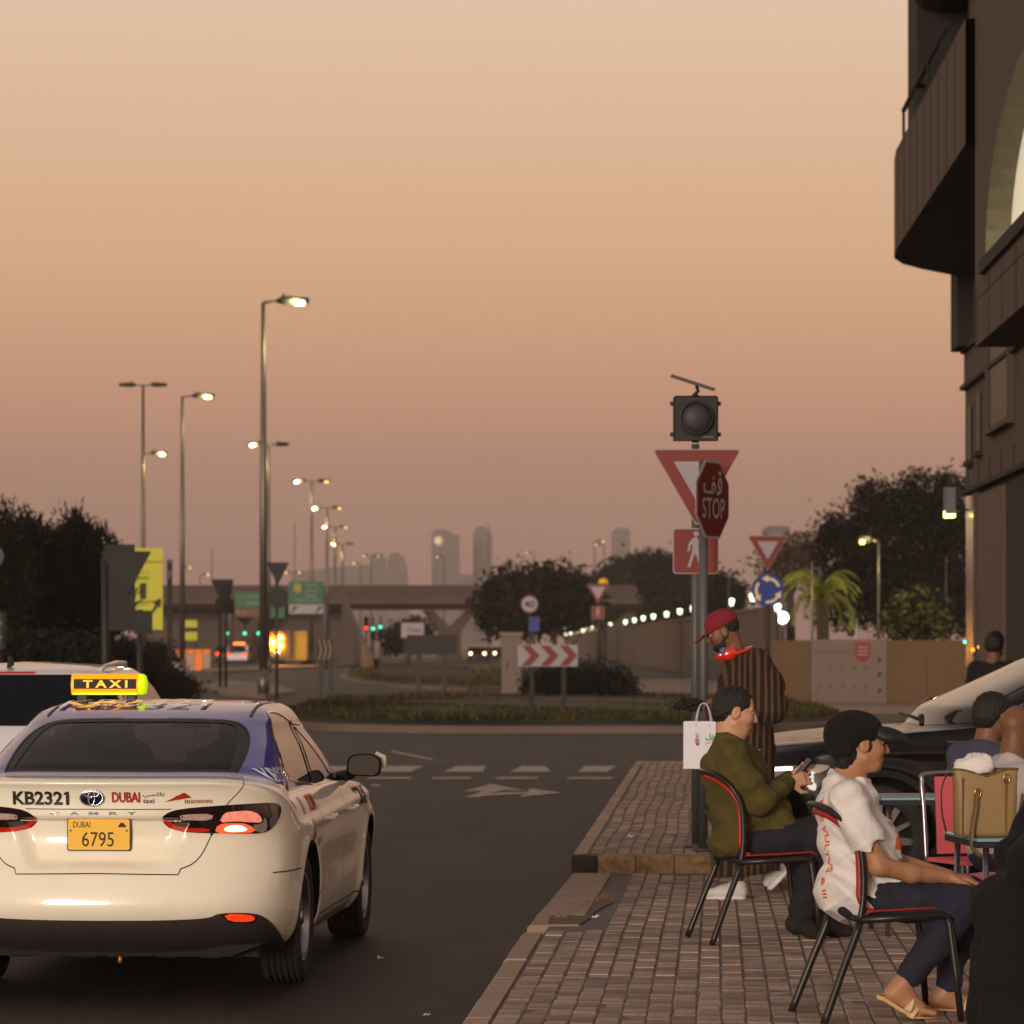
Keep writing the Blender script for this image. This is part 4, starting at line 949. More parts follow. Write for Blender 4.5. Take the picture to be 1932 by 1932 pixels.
# ---------------------------------------------------------------- corner building on the right
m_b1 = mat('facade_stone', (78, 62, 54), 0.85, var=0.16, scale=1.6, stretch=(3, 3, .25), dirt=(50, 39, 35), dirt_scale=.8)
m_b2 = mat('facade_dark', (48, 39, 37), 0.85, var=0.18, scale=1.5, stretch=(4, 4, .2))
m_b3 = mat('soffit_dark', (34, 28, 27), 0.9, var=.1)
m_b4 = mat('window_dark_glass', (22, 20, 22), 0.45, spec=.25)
m_b5 = mat('tiled_reveal', (108, 102, 82), 0.6, var=.2, scale=6, bump=.3, bscale=20)
m_b6 = mat('shutter_panel', (84, 66, 58), 0.7, var=.1, scale=3)
GD = .0355
FX = lambda y: 4.755 + GD*y           # lower facade plane
BX = lambda y: 3.52 + GD*y            # overhanging upper plane
bl = thing('corner_building', (FX(50), 50, 0), 'dark stone corner building with overhanging upper floors and a lit arch', 'building')
ox, oy = FX(50), 50.0
def fpoly(name, pts, m, parent=bl, th=.0):      # world points -> local
    P = [(x-ox, y-oy, z) for x, y, z in pts]
    return MB().add(P, [tuple(range(len(P)))]).build(name, m, parent)
def fbox(name, y0, y1, z0, z1, d0, d1, m, parent=bl, F=FX, cham=0):
    """block standing on a facade plane: from d0 to d1 metres out of it (towards the road)"""
    P = []
    for z in (z0, z1):
        P += [(F(y0)-d1-ox, y0-oy, z), (F(y0)-d0-ox, y0-oy, z), (F(y1)-d0-ox, y1-oy, z), (F(y1)-d1-ox, y1-oy, z)]
    return MB().add(P, [(0, 3, 2, 1), (4, 5, 6, 7), (0, 1, 5, 4), (1, 2, 6, 5), (2, 3, 7, 6), (3, 0, 4, 7)]).build(name, m, parent)
zf = lambda v: atz(v, 50.0)
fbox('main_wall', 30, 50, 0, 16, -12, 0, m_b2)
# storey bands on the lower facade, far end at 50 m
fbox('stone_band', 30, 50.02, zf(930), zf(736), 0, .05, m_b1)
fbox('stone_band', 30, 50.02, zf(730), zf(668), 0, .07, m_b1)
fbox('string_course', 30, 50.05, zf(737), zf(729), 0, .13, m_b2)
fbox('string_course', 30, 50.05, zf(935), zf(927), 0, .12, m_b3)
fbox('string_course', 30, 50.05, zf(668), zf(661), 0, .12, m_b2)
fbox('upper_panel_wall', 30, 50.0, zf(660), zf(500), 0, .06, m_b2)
for i, y in enumerate((49.2, 47.9)):
    fbox('slot_window', y-.28, y+.12, zf(875+i*-8), zf(775-i*12), .04, .08, m_b4)
    fbox('slot_sill', y-.4, y+.25, zf(885-i*8), zf(876-i*8), .05, .14, m_b3)
o = fbox('window', 43.6, 46.2, zf(842), zf(700), .05, .10, m_b4); 
fbox('window_frame', 43.5, 46.3, zf(852), zf(843), .05, .16, m_b1, o)
fbox('window_frame', 43.5, 43.6, zf(843), zf(700), .05, .14, m_b1, o); fbox('window_frame', 46.2, 46.3, zf(843), zf(700), .05, .14, m_b1, o)
for i in range(5): fbox('panel_joint', 49.5-i*1.5, 49.54-i*1.5, zf(926), zf(885), .05, .062, m_b3)
# ground floor: glossy stone pier, shutter, dark doorway
m_pier = mat('polished_pier', (104, 84, 72), .18, var=.1, scale=2, stretch=(1, 1, .2))
fbox('polished_pier', 48.4, 50.03, 0, zf(935), 0, .04, m_pier)
fbox('shopfront_panel', 44.9, 48.2, .35, zf(945), 0, .06, m_b6); fbox('panel_border', 48.2, 48.32, .3, zf(940), 0, .1, m_b1); fbox('panel_border', 44.9, 48.2, .22, .34, 0, .1, m_b1)
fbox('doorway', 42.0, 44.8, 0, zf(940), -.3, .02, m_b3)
# dark downpipe-like blade at the corner under the overhang
fbox('corner_blade', 49.0, 50.04, zf(664), zf(500), 0, 1.65*.155, m_b3)
zz5_ = lambda v, y: atz(v, y)
# overhanging balcony: parapet leaning slightly, curved far corner, dark soffit
zl, zu, zr = 1.68+720*49/6600, 1.68+901*49/6600, 1.68+975*49/6600
sec = []
for (y, d) in ((37.4, 0), (43, 0), (47.4, 0), (48.4, .05), (48.9, .2), (49.15, .5), (49.3, 1.0), (49.45, 1.6)):
    sec.append((BX(y)+d, y))
V = []; 
for x, y in sec: V += [(x-ox, y-oy, zl-.16*max(0, (x-BX(y))) ), (x-ox, y-oy, zu)]
mb = MB().add(V, [(2*i, 2*i+1, 2*i+3, 2*i+2) for i in range(len(sec)-1)])
pr = mb.build('balcony_parapet', m_b1, bl)
V2 = [(x-ox, y-oy, zl-.16*max(0, (x-BX(y)))) for x, y in sec] + [(FX(y)+.2-ox, y-oy, zl-.3) for x, y in sec[::-1]]
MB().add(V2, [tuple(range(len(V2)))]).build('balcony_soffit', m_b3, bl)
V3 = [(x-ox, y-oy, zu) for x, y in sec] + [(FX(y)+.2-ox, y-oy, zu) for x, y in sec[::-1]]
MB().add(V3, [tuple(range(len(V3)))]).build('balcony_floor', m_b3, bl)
# glass guard and rail above the parapet at the far end, set back upper wall
gl = MB().tube([(BX(47.6)+.12-ox, 47.6-oy, zr+.02), (BX(41)+.12-ox, 41-oy, zr+.02)], .035, 8); gl.build('balcony_rail', m_b3, bl)
for y in (47.6, 45.6, 43.6): MB().tube([(BX(y)+.12-ox, y-oy, zu), (BX(y)+.12-ox, y-oy, zr)], .02, 6).build('rail_post', m_b3, bl)
fbox('upper_column', 45.4, 47.0, zu, 16, -1, .42, m_b3, F=lambda y: BX(y)+.55)
fbox('upper_wall', 37.4, 45.2, zu, 16, -1, .0, m_b2, F=lambda y: BX(y)+.75)
for y in (39.2, 41.4, 43.6): fbox('mullion', y-.35, y+.05, zu, 16, 0, .12, m_b1, F=lambda y: BX(y)+.75)
# next balcony up, only its lower corner in view
V = []; sec2 = [(BX(36)-.02, 36), (BX(43.8)-.02, 43.8), (BX(45.2)+.06, 45.2), (BX(46)+.3, 46), (BX(46.3)+.8, 46.3)]
z2 = atz(18, 46)
for i, (x, y) in enumerate(sec2): V += [(x-ox, y-oy, z2-(.15 if i > 2 else 0)), (x-ox, y-oy, z2+3)]
MB().add(V, [(2*i, 2*i+1, 2*i+3, 2*i+2) for i in range(len(sec2)-1)]).build('balcony_parapet', m_b3, bl)
V4 = [(x-ox, y-oy, z2-(.15 if i > 2 else 0)) for i, (x, y) in enumerate(sec2)] + [(FX(y)-ox, y-oy, z2-.05) for x, y in sec2[::-1]]
MB().add(V4, [tuple(range(len(V4)))]).build('balcony_soffit', m_b3, bl)
# nearer projecting bay with the lit arch
AX = lambda y: 3.62 + GD*y
def arch(y0, y1, z0, zs, n=14):
    c = (y0+y1)/2; r = (y1-y0)/2
    return [(y0, z0), (y1, z0), (y1, zs)] + [(c+r*math.cos(a), zs+1.5*math.sin(a)) for a in [math.pi*i/n for i in range(1, n)]] + [(y0, zs)]
ya0, ya1, yb0, yb1 = 27.6, 36.25, 26, 37.38
zs0 = 1.68+735*36/6600; ztop = 16.0
A = arch(ya0, ya1, zs0, zs0+.08, 24)
V = [(AX(y)-ox, y-oy, z) for y, z in A]; n = len(A)
ring = [(AX(y)-ox, y-oy, z) for y, z in ((yb0, zs0-.35), (yb1, zs0-.35), (yb1, ztop), (yb0, ztop))]
# facade with arched hole via constrained triangulation
pts2 = [Vector((y, z)) for y, z in A] + [Vector(p) for p in ((yb0, zs0-.35), (yb1, zs0-.35), (yb1, ztop), (yb0, ztop))]
ed = [(i, (i+1) % n) for i in range(n)] + [(n+i, n+(i+1) % 4) for i in range(4)]
vo, eo, fo, *_ = delaunay_2d_cdt(pts2, ed, [], 0, 1e-5)
def in_poly(p, poly):
    c = False; j = len(poly)-1
    for i in range(len(poly)):
        if (poly[i][1] > p[1]) != (poly[j][1] > p[1]) and p[0] < (poly[j][0]-poly[i][0])*(p[1]-poly[i][1])/(poly[j][1]-poly[i][1])+poly[i][0]: c = not c
        j = i
    return c
F = [f for f in fo if not in_poly((sum(vo[i][0] for i in f)/len(f), sum(vo[i][1] for i in f)/len(f)), A)]
MB().add([(AX(v_[0])-ox, v_[0]-oy, v_[1]) for v_ in vo], F).build('bay_wall', m_b1, bl)
D = .26
MB().add([(AX(y)-ox, y-oy, z) for y, z in A] + [(AX(y)+D-ox, y-oy, z) for y, z in A], [(i, (i+1) % n, n+(i+1) % n, n+i) for i in range(n)]).build('arch_reveal', m_b5, bl)
MB().add([(AX(y)+D-ox, y-oy, z) for y, z in A], [tuple(range(n))]).build('arch_glazing', glow('lit_ceiling_beyond_arch', (222, 214, 186), .5), bl)
fbox('arch_sill', ya0-.2, ya1+.2, zs0-.16, zs0-.02, -.3, .05, m_b3, F=AX)
fbox('bay_lower_wall', yb0, yb1-.03, 4.85, zs0-.36, -.8, 0, m_b1, F=AX)
for i in range(7): fbox('panel_joint', 37.2-i*1.3, 37.22-i*1.3, 4.87, zs0-.2, 0, .006, m_b3, F=AX)
for i in range(9): fbox('panel_joint', 47.0-i*1.05, 47.03-i*1.05, zl+.02, zu-.02, 0, .006, m_b3, F=BX)
fbox('bay_end', yb1-.02, yb1, zs0-.35, ztop, -2, 0, m_b3, F=AX)
MB().add([(AX(yb0)-ox, yb0-oy, zs0-.36), (AX(yb1)-ox, yb1-oy, zs0-.36), (FX(yb1)+1-ox, yb1-oy, zs0-.36), (FX(yb0)+1-ox, yb0-oy, zs0-.36)], [(0, 1, 2, 3)]).build('bay_soffit', m_b3, bl)
# small sign lamp on the corner
t = thing('building_lamp', (FX(50.3)-.25, 50.3, 0), 'lit yellowish lamp on a grey box at the building corner', 'lamp')
MB().box((0, 0, atz(945, 50.3)), (.14, .3, .38)).build('lamp_box', mat('box_grey', (96, 92, 98), .6), t)
MB().tube([(-.08, 0, atz(971, 50.3)), (.08, 0, atz(969, 50.3))], [(.03, .06), (.035, .07)], 10).build('lens', glow('corner_lamp', (240, 255, 130), 5), t)
MB().tube([(.05, 0, atz(965, 50.3)), (.3, 0, atz(960, 50.3))], .02, 6).build('bracket', m_dark, t)
# ---------------------------------------------------------------- car bodies as one smooth surface S(s, t): s round the plan, t up the profile
def pchip(xk, yk, x):
    xk = np.asarray(xk, float); yk = np.asarray(yk, float); h = np.diff(xk); d = np.diff(yk)/h
    m = np.zeros_like(yk); m[0] = d[0]; m[-1] = d[-1]
    for i in range(1, len(xk)-1):
        if d[i-1]*d[i] > 0: m[i] = 2*d[i-1]*d[i]/(d[i-1]+d[i])*.5+.25*(d[i-1]+d[i])
    i = np.clip(np.searchsorted(xk, x)-1, 0, len(xk)-2); u = (x-xk[i])/h[i]
    u_ = np.clip(u, 0, 1)
    return (2*u_**3-3*u_**2+1)*yk[i] + (u_**3-2*u_**2+u_)*h[i]*m[i] + (-2*u_**3+3*u_**2)*yk[i+1] + (u_**3-u_**2)*h[i]*m[i+1]
class CarSurf:
    def __init__(s, L, W, knots, yc=.75, n=2.7, yf=.95, nf=2.4, bumps=(), hood_drop=.10, xform=None):
        """knots: (t, z_rear, y_rear, z_side, halfwidth, y_front)"""
        a = np.linspace(0, 1, 1200)**1.0*math.pi/2
        x = W*np.sin(a)**(2/n); y = yc*(1-np.cos(a)**(2/n))
        xf = W*np.cos(a)**(2/nf); yf_ = L-yf+yf*np.sin(a)**(2/nf)
        px = np.concatenate([x, [W], xf]); py = np.concatenate([y, [L/2], yf_])
        ds = np.hypot(np.diff(px), np.diff(py)); sl = np.concatenate([[0], np.cumsum(ds)])
        s.sl, s.px, s.py, s.smax = sl, px, py, sl[-1]; s.L, s.W = L, W; s.k = np.array(knots, float); s.bumps = bumps; s.hood = hood_drop
        s.M = xform or Matrix.Identity(4)
    def S(s, sv, tv):
        sv = np.asarray(sv, float); tv = np.asarray(tv, float)
        sg = np.where(sv < 0, -1.0, 1.0); a = np.clip(np.abs(sv), 0, s.smax)
        cx = np.interp(a, s.sl, s.px); cy_ = np.interp(a, s.sl, s.py)
        T = s.k[:, 0]; zr, y0, zs, w, y1 = [pchip(T, s.k[:, i], tv) for i in range(1, 6)]
        y = y0 + cy_*(y1-y0)/s.L
        f = np.clip((cy_-.02)/.80, 0, 1); f = f*f*(3-2*f)
        z = zr*(1-f)+zs*f
        hd = np.clip((cy_-s.L*.62)/(s.L*.38), 0, 1); z = z - s.hood*hd*hd*np.clip(1-(tv-12)/1.0, 0, 1)*np.clip((tv-4)/6, 0, 1)
        P = np.stack([sg*cx*w/s.W, y, z], -1)
        for b in s.bumps: P = P + b(P, sv, tv)
        return P
    def N(s, sv, tv, e=2e-3):
        ds = s.S(np.asarray(sv)+e, tv)-s.S(np.asarray(sv)-e, tv); dt = s.S(sv, np.asarray(tv)+e*4)-s.S(sv, np.asarray(tv)-e*4)
        n = np.cross(ds, dt); l = np.linalg.norm(n, axis=-1, keepdims=True); l[l < 1e-12] = 1
        return n/l
    def proj(s, P, mode):
        if mode == 'xz': return P[..., [0, 2]]
        if mode == 'yz': return P[..., [1, 2]]
        if mode == 'xy': return P[..., [0, 1]]
        M = np.array(s.M); Q = P @ M[:3, :3].T + M[:3, 3]
        return np.stack([966+FPX*Q[..., 0]/Q[..., 1], 1215+FPX*(CAMH-Q[..., 2])/Q[..., 1]], -1)
    def inv(s, pts, mode, s0=(0, 2.0), t0=(0, 12)):
        """find (s, t) whose projection is each target: grid start, Newton refine"""
        pts = np.asarray(pts, float); gs, gt = np.meshgrid(np.linspace(*s0, 90), np.linspace(*t0, 90), indexing='ij')
        G = s.proj(s.S(gs, gt), mode).reshape(-1, 2); gs = gs.ravel(); gt = gt.ravel()
        i = np.array([np.argmin(((G-p)**2).sum(1)) for p in pts]); a, b = gs[i].copy(), gt[i].copy(); e = 1e-3
        for _ in range(12):
            f = s.proj(s.S(a, b), mode)-pts; fa = (s.proj(s.S(a+e, b), mode)-s.proj(s.S(a-e, b), mode))/(2*e); fb = (s.proj(s.S(a, b+e), mode)-s.proj(s.S(a, b-e), mode))/(2*e)
            dt_ = fa[:, 0]*fb[:, 1]-fa[:, 1]*fb[:, 0]; dt_ = np.where(np.abs(dt_) < 1e-9, 1e-9, dt_)
            da = (f[:, 0]*fb[:, 1]-f[:, 1]*fb[:, 0])/dt_; db = (fa[:, 0]*f[:, 1]-fa[:, 1]*f[:, 0])/dt_
            a = a-np.clip(da, -.08, .08); b = b-np.clip(db, -.6, .6); a = np.clip(a, s0[0]-.02, s0[1]+.02); b = np.clip(b, t0[0], t0[1])
        return list(zip(a, b))
    def mesh(s, name, pts, faces, m, parent, offs=0.0, smooth=True, flip=False):
        a = np.array([p[0] for p in pts]); b = np.array([p[1] for p in pts])
        N = s.N(a, b); P = s.S(a, b) + N*offs
        me = bpy.data.meshes.new(name)
        if flip: faces = [f[::-1] for f in faces]
        me.from_pydata([tuple(p) for p in P], [], faces); me.materials.append(m)
        me.polygons.foreach_set('use_smooth', [smooth]*len(me.polygons)); me.update()
        if smooth: me.normals_split_custom_set_from_vertices([tuple(n) for n in N])
        return link(name, me, parent)
    def patch(s, name, outer, m, parent, holes=(), ds=.035, dt=.3, offs=.003, rim=None, skip=None):
        """polygon in (s,t) with holes, filled with a grid of points and laid on the surface; rim = depth of a turned-in edge"""
        K = .12                       # keep s and t comparable for the triangulation
        dens = lambda P, cl=True: [q for i in range(len(P)) for q in [tuple(np.array(P[i])*(1-u)+np.array(P[(i+1) % len(P)])*u) for u in np.linspace(0, 1, max(2, int(max(abs(P[(i+1) % len(P)][0]-P[i][0])/ds, abs(P[(i+1) % len(P)][1]-P[i][1])/dt))+1), endpoint=False)]]
        loops = [dens(list(outer))] + [dens(list(h)) for h in holes]
        pts = []; ed = []
        for lp in loops:
            o = len(pts); pts += lp; ed += [(o+i, o+(i+1) % len(lp)) for i in range(len(lp))]
        A = np.array(loops[0]); g = []
        for sv in np.arange(A[:, 0].min()+ds/2, A[:, 0].max(), ds):
            for tv in np.arange(A[:, 1].min()+dt/2, A[:, 1].max(), dt): g.append((sv, tv))
        if g:
            g = np.array(g); ok = pip(g, A)
            for h in loops[1:]: ok &= ~pip(g, np.array(h))
            allb = np.array(pts); gk = g[ok]
            if len(gk):
                d2 = np.array([(((allb-q)/np.array([ds, dt]))**2).sum(1).min() for q in gk]); pts += [tuple(q) for q in gk[d2 > .12]]
        vo, eo, fo, *_ = delaunay_2d_cdt([Vector((p[0], p[1]*K)) for p in pts], ed, [], 0, 1e-7)
        V = [(v[0], v[1]/K) for v in vo]; C = np.array([(sum(V[i][0] for i in f)/len(f), sum(V[i][1] for i in f)/len(f)) for f in fo])
        ok = pip(C, np.array(loops[0]))
        for h in loops[1:]: ok &= ~pip(C, np.array(h))
        if skip is not None: ok &= ~skip(C)
        F = [tuple(f) for f, k_ in zip(fo, ok) if k_]
        o = s.mesh(name, V, F, m, parent, offs)
        if rim:
            for lp in loops:
                a = np.array([p[0] for p in lp]); b = np.array([p[1] for p in lp]); N = s.N(a, b); P = s.S(a, b); n = len(lp)
                mb = MB().add([tuple(q) for q in P+N*offs]+[tuple(q) for q in P+N*(offs-rim)], [(i, (i+1) % n, n+(i+1) % n, n+i) for i in range(n)], 0, True); mb.build(name+'_edge', m, o)
        return o
    def strip(s, name, line, w, m, parent, offs=.004, ds=.02, closed=False):
        """thin line drawn on the surface, e.g. a panel gap or a trim strip (w metres wide)"""
        L_ = [np.array(p, float) for p in line]
        if closed: L_.append(L_[0])
        D = []
        for i in range(len(L_)-1):
            n = max(2, int(max(abs(L_[i+1][0]-L_[i][0])/ds, abs(L_[i+1][1]-L_[i][1])/.2))+1)
            D += [L_[i]*(1-u)+L_[i+1]*u for u in np.linspace(0, 1, n, endpoint=False)]
        D.append(L_[-1]); a = np.array([p[0] for p in D]); b = np.array([p[1] for p in D])
        P = s.S(a, b); N = s.N(a, b); T = np.gradient(P, axis=0); T /= np.maximum(np.linalg.norm(T, axis=1, keepdims=True), 1e-9); B = np.cross(N, T)
        n = len(P); V = [tuple(q) for q in P+B*w/2+N*offs]+[tuple(q) for q in P-B*w/2+N*offs]
        return MB().add(V, [(i, i+1, n+i+1, n+i) for i in range(n-1)], 0, True).build(name, m, parent)
    def decal(s, name, V, F, c, mode, m, parent, s0, t0, offs=.0055, flipx=False):
        pts = [(c[0]+(-p[0] if flipx else p[0]), c[1]+p[1]) for p in V]
        st = s.inv(pts, mode, s0, t0); return s.mesh(name, st, [tuple(f) for f in F], m, parent, offs, smooth=False)
def pip(Q, A):
    c = np.zeros(len(Q), bool); x, y = Q[:, 0], Q[:, 1]; n = len(A); j = n-1
    for i in range(n):
        yi, yj = A[i, 1], A[j, 1]
        if yi != yj:
            k_ = ((yi > y) != (yj > y)) & (x < (A[j, 0]-A[i, 0])*(y-yi)/(yj-yi)+A[i, 0]); c ^= k_
        j = i
    return c
def chaikin(P, k=2, closed=True):
    for _ in range(k):
        Q = []; n = len(P)
        for i in range(n if closed else n-1):
            a, b = P[i], P[(i+1) % n]; Q += [(a[0]*.75+b[0]*.25, a[1]*.75+b[1]*.25), (a[0]*.25+b[0]*.75, a[1]*.25+b[1]*.75)]
        P = ([P[0]]+Q+[P[-1]]) if not closed else Q
    return P
def with_flag(V, F):
    """give the plain bar of a final 1 its flag"""
    xs = [p[0] for p in V]; ys = [p[1] for p in V]; x1, t, h = max(xs), max(ys), max(ys)-min(ys); bw = h*.17
    n = len(V); return list(V)+[(x1-bw*.98, t), (x1-bw*.98, t-h*.2), (x1-bw*2.1, t-h*.27), (x1-bw*2.1, t-h*.14)], list(F)+[(n, n+3, n+2, n+1)]
def mirror(P): return [(-a, b) for a, b in P[::-1]]
def sstep(x, a, b): u = np.clip((x-a)/(b-a), 0, 1); return u*u*(3-2*u)

# shared car materials
m_cream = mat('taxi_cream_paint', (243, 236, 219), .33, coat=.9, spec=.4, dirt=(220, 208, 184), dirt_scale=1.4, dirt_amt=.45)
m_blue_p = mat('taxi_blue_paint', (14, 18, 150), .3, coat=1.0, spec=.3, coat_ior=1.75)
m_rub = mat('tyre_rubber', (38, 35, 33), .8, var=.15, scale=20)
m_trim = mat('black_trim', (24, 23, 24), .5)
m_valance = mat('grey_valance', (62, 56, 56), .5, var=.12, scale=5)
m_gap = mat('panel_gap', (14, 12, 11), .9)
m_alloy = mat('alloy_rim', (150, 150, 160), .3, metal=.9)
m_chrome = mat('chrome', (200, 200, 205), .12, metal=1.0)
m_under = mat('underbody', (30, 26, 23), .9, var=.3, scale=6)
m_mirror = mat('mirror_glass', (64, 66, 72), .04, metal=1.0)
def glass_mat(name, tint, f=.12, rough=.02, refl=(255, 255, 255), ior=1.5):
    if name in MATS: return MATS[name]
    m = bpy.data.materials.new(name); m.use_nodes = True; n = m.node_tree; n.nodes.clear()
    o = n.nodes.new('ShaderNodeOutputMaterial'); mx = n.nodes.new('ShaderNodeMixShader'); t = n.nodes.new('ShaderNodeBsdfTransparent'); g = n.nodes.new('ShaderNodeBsdfGlossy'); fr = n.nodes.new('ShaderNodeFresnel')
    fr.inputs['IOR'].default_value = ior; t.inputs['Color'].default_value = lin(*tint); g.inputs['Roughness'].default_value = rough; g.inputs['Color'].default_value = lin(*refl)
    ad = n.nodes.new('ShaderNodeMath'); ad.operation = 'MULTIPLY_ADD'; ad.inputs[1].default_value = 1-f; ad.inputs[2].default_value = f
    n.links.new(fr.outputs[0], ad.inputs[0]); n.links.new(ad.outputs[0], mx.inputs[0]); n.links.new(t.outputs[0], mx.inputs[1]); n.links.new(g.outputs[0], mx.inputs[2]); n.links.new(mx.outputs[0], o.inputs['Surface'])
    MATS[name] = m; return m
m_glass = glass_mat('tinted_car_glass', (216, 208, 202), .0, ior=1.17)
m_glass_s = glass_mat('side_car_glass', (60, 56, 54), .05)
g_tail = glow('tail_lamp_lit', (255, 60, 30), 2.2); g_tail2 = glow('tail_lamp_hot', (255, 190, 130), 5)
m_tailred = mat('tail_lamp_red', (168, 26, 14), .15, coat=1, emit=(200, 24, 10), estr=.25); m_taildark = mat('tail_lamp_smoke', (30, 14, 16), .12, coat=1)
m_tailclr = mat('tail_lamp_clear', (190, 170, 160), .18, metal=.6, var=.4, scale=60, emit=(255, 190, 160), estr=.15)

def wheel(parent, x, y, r, w, side, rim_m=None, spokes=10, rim_r=.66, turn=0.0):
    """tyre with tread grooves and a spoked alloy rim; side = +1 right"""
    rim_m = rim_m or m_alloy
    o = link('wheel', None, parent, (x, y, r), (0, 0, turn))
    prof = [(r*.69, -w*.40), (r*.80, -w*.5), (r*.93, -w*.49), (r*.985, -w*.42)]
    ng = 5
    for i in range(ng):
        a = -w*.36+i*w*.72/ng; b = a+w*.72/ng-.012
        prof += [(r, a), (r, b), (r-.009, b+.001), (r-.009, b+.011)]
    prof += [(r, w*.36), (r*.985, w*.42), (r*.93, w*.49), (r*.80, w*.5), (r*.69, w*.40)]
    MB().lathe(prof, 56, axis='X').build('tyre', m_rub, o)
    rr = r*rim_r; f = w*.40*side
    rm = MB().lathe([(rr*1.06, f), (rr*1.04, f+.012*side), (rr*.97, f+.004*side), (rr*.93, f-.05*side), (rr*.9, -f*.6)], 48, axis='X')
    for i in range(spokes):
        a = 2*math.pi*i/spokes+.1; c, s_ = math.cos(a), math.sin(a); t1 = Vector((0, -s_, c)); d = Vector((0, c, s_))
        tw = rr*(.085 if i % 2 else .13)
        P = [d*rr*.15-t1*tw*.9+Vector((f-.01*side, 0, 0)), d*rr*.15+t1*tw*.9+Vector((f-.01*side, 0, 0)), d*rr*.97+t1*tw*.6+Vector((f-.022*side, 0, 0)), d*rr*.97-t1*tw*.6+Vector((f-.022*side, 0, 0))]
        Q = [p-Vector((.03*side, 0, 0)) for p in P]
        rm.add(P+Q, [(0, 1, 2, 3), (7, 6, 5, 4), (0, 4, 5, 1), (1, 5, 6, 2), (2, 6, 7, 3), (3, 7, 4, 0)])
    rm.lathe([(.001, f+.006*side), (rr*.14, f+.004*side), (rr*.2, f-.01*side), (rr*.2, f-.05*side)], 20, axis='X')
    rm.build('rim', rim_m, o)
    MB().lathe([(.001, f-.06*side), (rr*.8, f-.065*side), (rr*.92, f-.07*side)], 32, axis='X').build('brake_disc', m_under, o)
    return o

# ---------------------------------------------------------------- the taxi
TK = .96; TYAW = R(3.9)
TX = Matrix.Translation((-1.958, 16.40, 0)) @ Matrix.Rotation(-TYAW, 4, 'Z') @ Matrix.Scale(TK, 4)
taxi = thing('taxi', (-1.958, 16.40, 0), 'cream and blue taxi with yellow plate 6795 stopped on the road', 'taxi'); taxi.rotation_euler = (0, 0, -TYAW); taxi.scale = (TK, TK, TK)
def plate_recess(P, sv, tv):
    ax = np.abs(P[..., 0]); z = P[..., 2]; wtop = np.clip((z-.64)/.24, 0, 1)
    half = .30+.10*wtop
    d = (1-sstep(ax, half-.03, half+.06))*sstep(z, .635, .69)*(1-sstep(z, .885, .905))
    out = np.zeros_like(P); out[..., 1] = .05*d*(tv < 8.5); return out
def lip_bump(P, sv, tv):
    out = np.zeros_like(P); z = P[..., 2]; f = (1-sstep(np.abs(P[..., 0]), .55, .80))
    out[..., 1] = -.028*np.exp(-((tv-9.6)/.55)**2)*f; return out
def crease(P, sv, tv):      # character line along the flank and wheel-arch flare
    out = np.zeros_like(P); y = P[..., 1]; z = P[..., 2]; sg = np.sign(P[..., 0]); fl = sstep(y, .5, .9)*(tv < 12.2)
    out[..., 0] = sg*fl*(.016*np.exp(-((z-(.80+.015*y))/.035)**2) - .018*np.exp(-((z-.55)/.11)**2)*sstep(y, 1.5, 2.0)*(1-sstep(y, 3.2, 3.6)))
    for yw in (1.095, 3.92):
        rr = np.hypot(y-yw, z-.335); out[..., 0] += sg*fl*.02*np.exp(-((rr-.43)/.05)**2)*(z > .2)
    return out
KN = [(0, .235, .24, .20, .82, 4.70), (1, .30, .12, .28, .88, 4.80), (2, .38, .035, .37, .905, 4.86), (3, .47, .0, .47, .915, 4.885), (4, .60, .03, .60, .92, 4.885), (5, .70, .075, .70, .92, 4.87),
      (6, .80, .095, .78, .915, 4.84), (7, .90, .085, .85, .905, 4.80), (8, .985, .08, .905, .89, 4.74), (9, 1.05, .065, .945, .87, 4.66), (10, 1.08, .10, .965, .852, 4.5), (11, 1.088, .30, .975, .836, 4.1), (12, 1.09, .56, .985, .815, 3.72),
      (13, 1.14, .73, 1.06, .785, 3.55), (14, 1.23, 1.01, 1.17, .735, 3.30), (15, 1.32, 1.31, 1.28, .675, 3.05), (16, 1.362, 1.47, 1.345, .645, 2.94), (17, 1.400, 1.66, 1.398, .60, 2.84), (18, 1.430, 1.93, 1.428, .50, 2.70), (19, 1.445, 2.25, 1.445, .02, 2.45)]
CS = CarSurf(4.885, .92, KN, bumps=(plate_recess, lip_bump, crease), xform=TX)
sm = CS.smax
def arch_poly(yw, R_=.392, zc=.345, n=22):
    P = [(yw+R_*math.cos(a), zc+R_*math.sin(a)) for a in np.linspace(-.38, math.pi+.38, n)]; return CS.inv(P, 'yz', (.9, sm-.6), (0, 9))
ar, af = arch_poly(1.095), arch_poly(3.92)
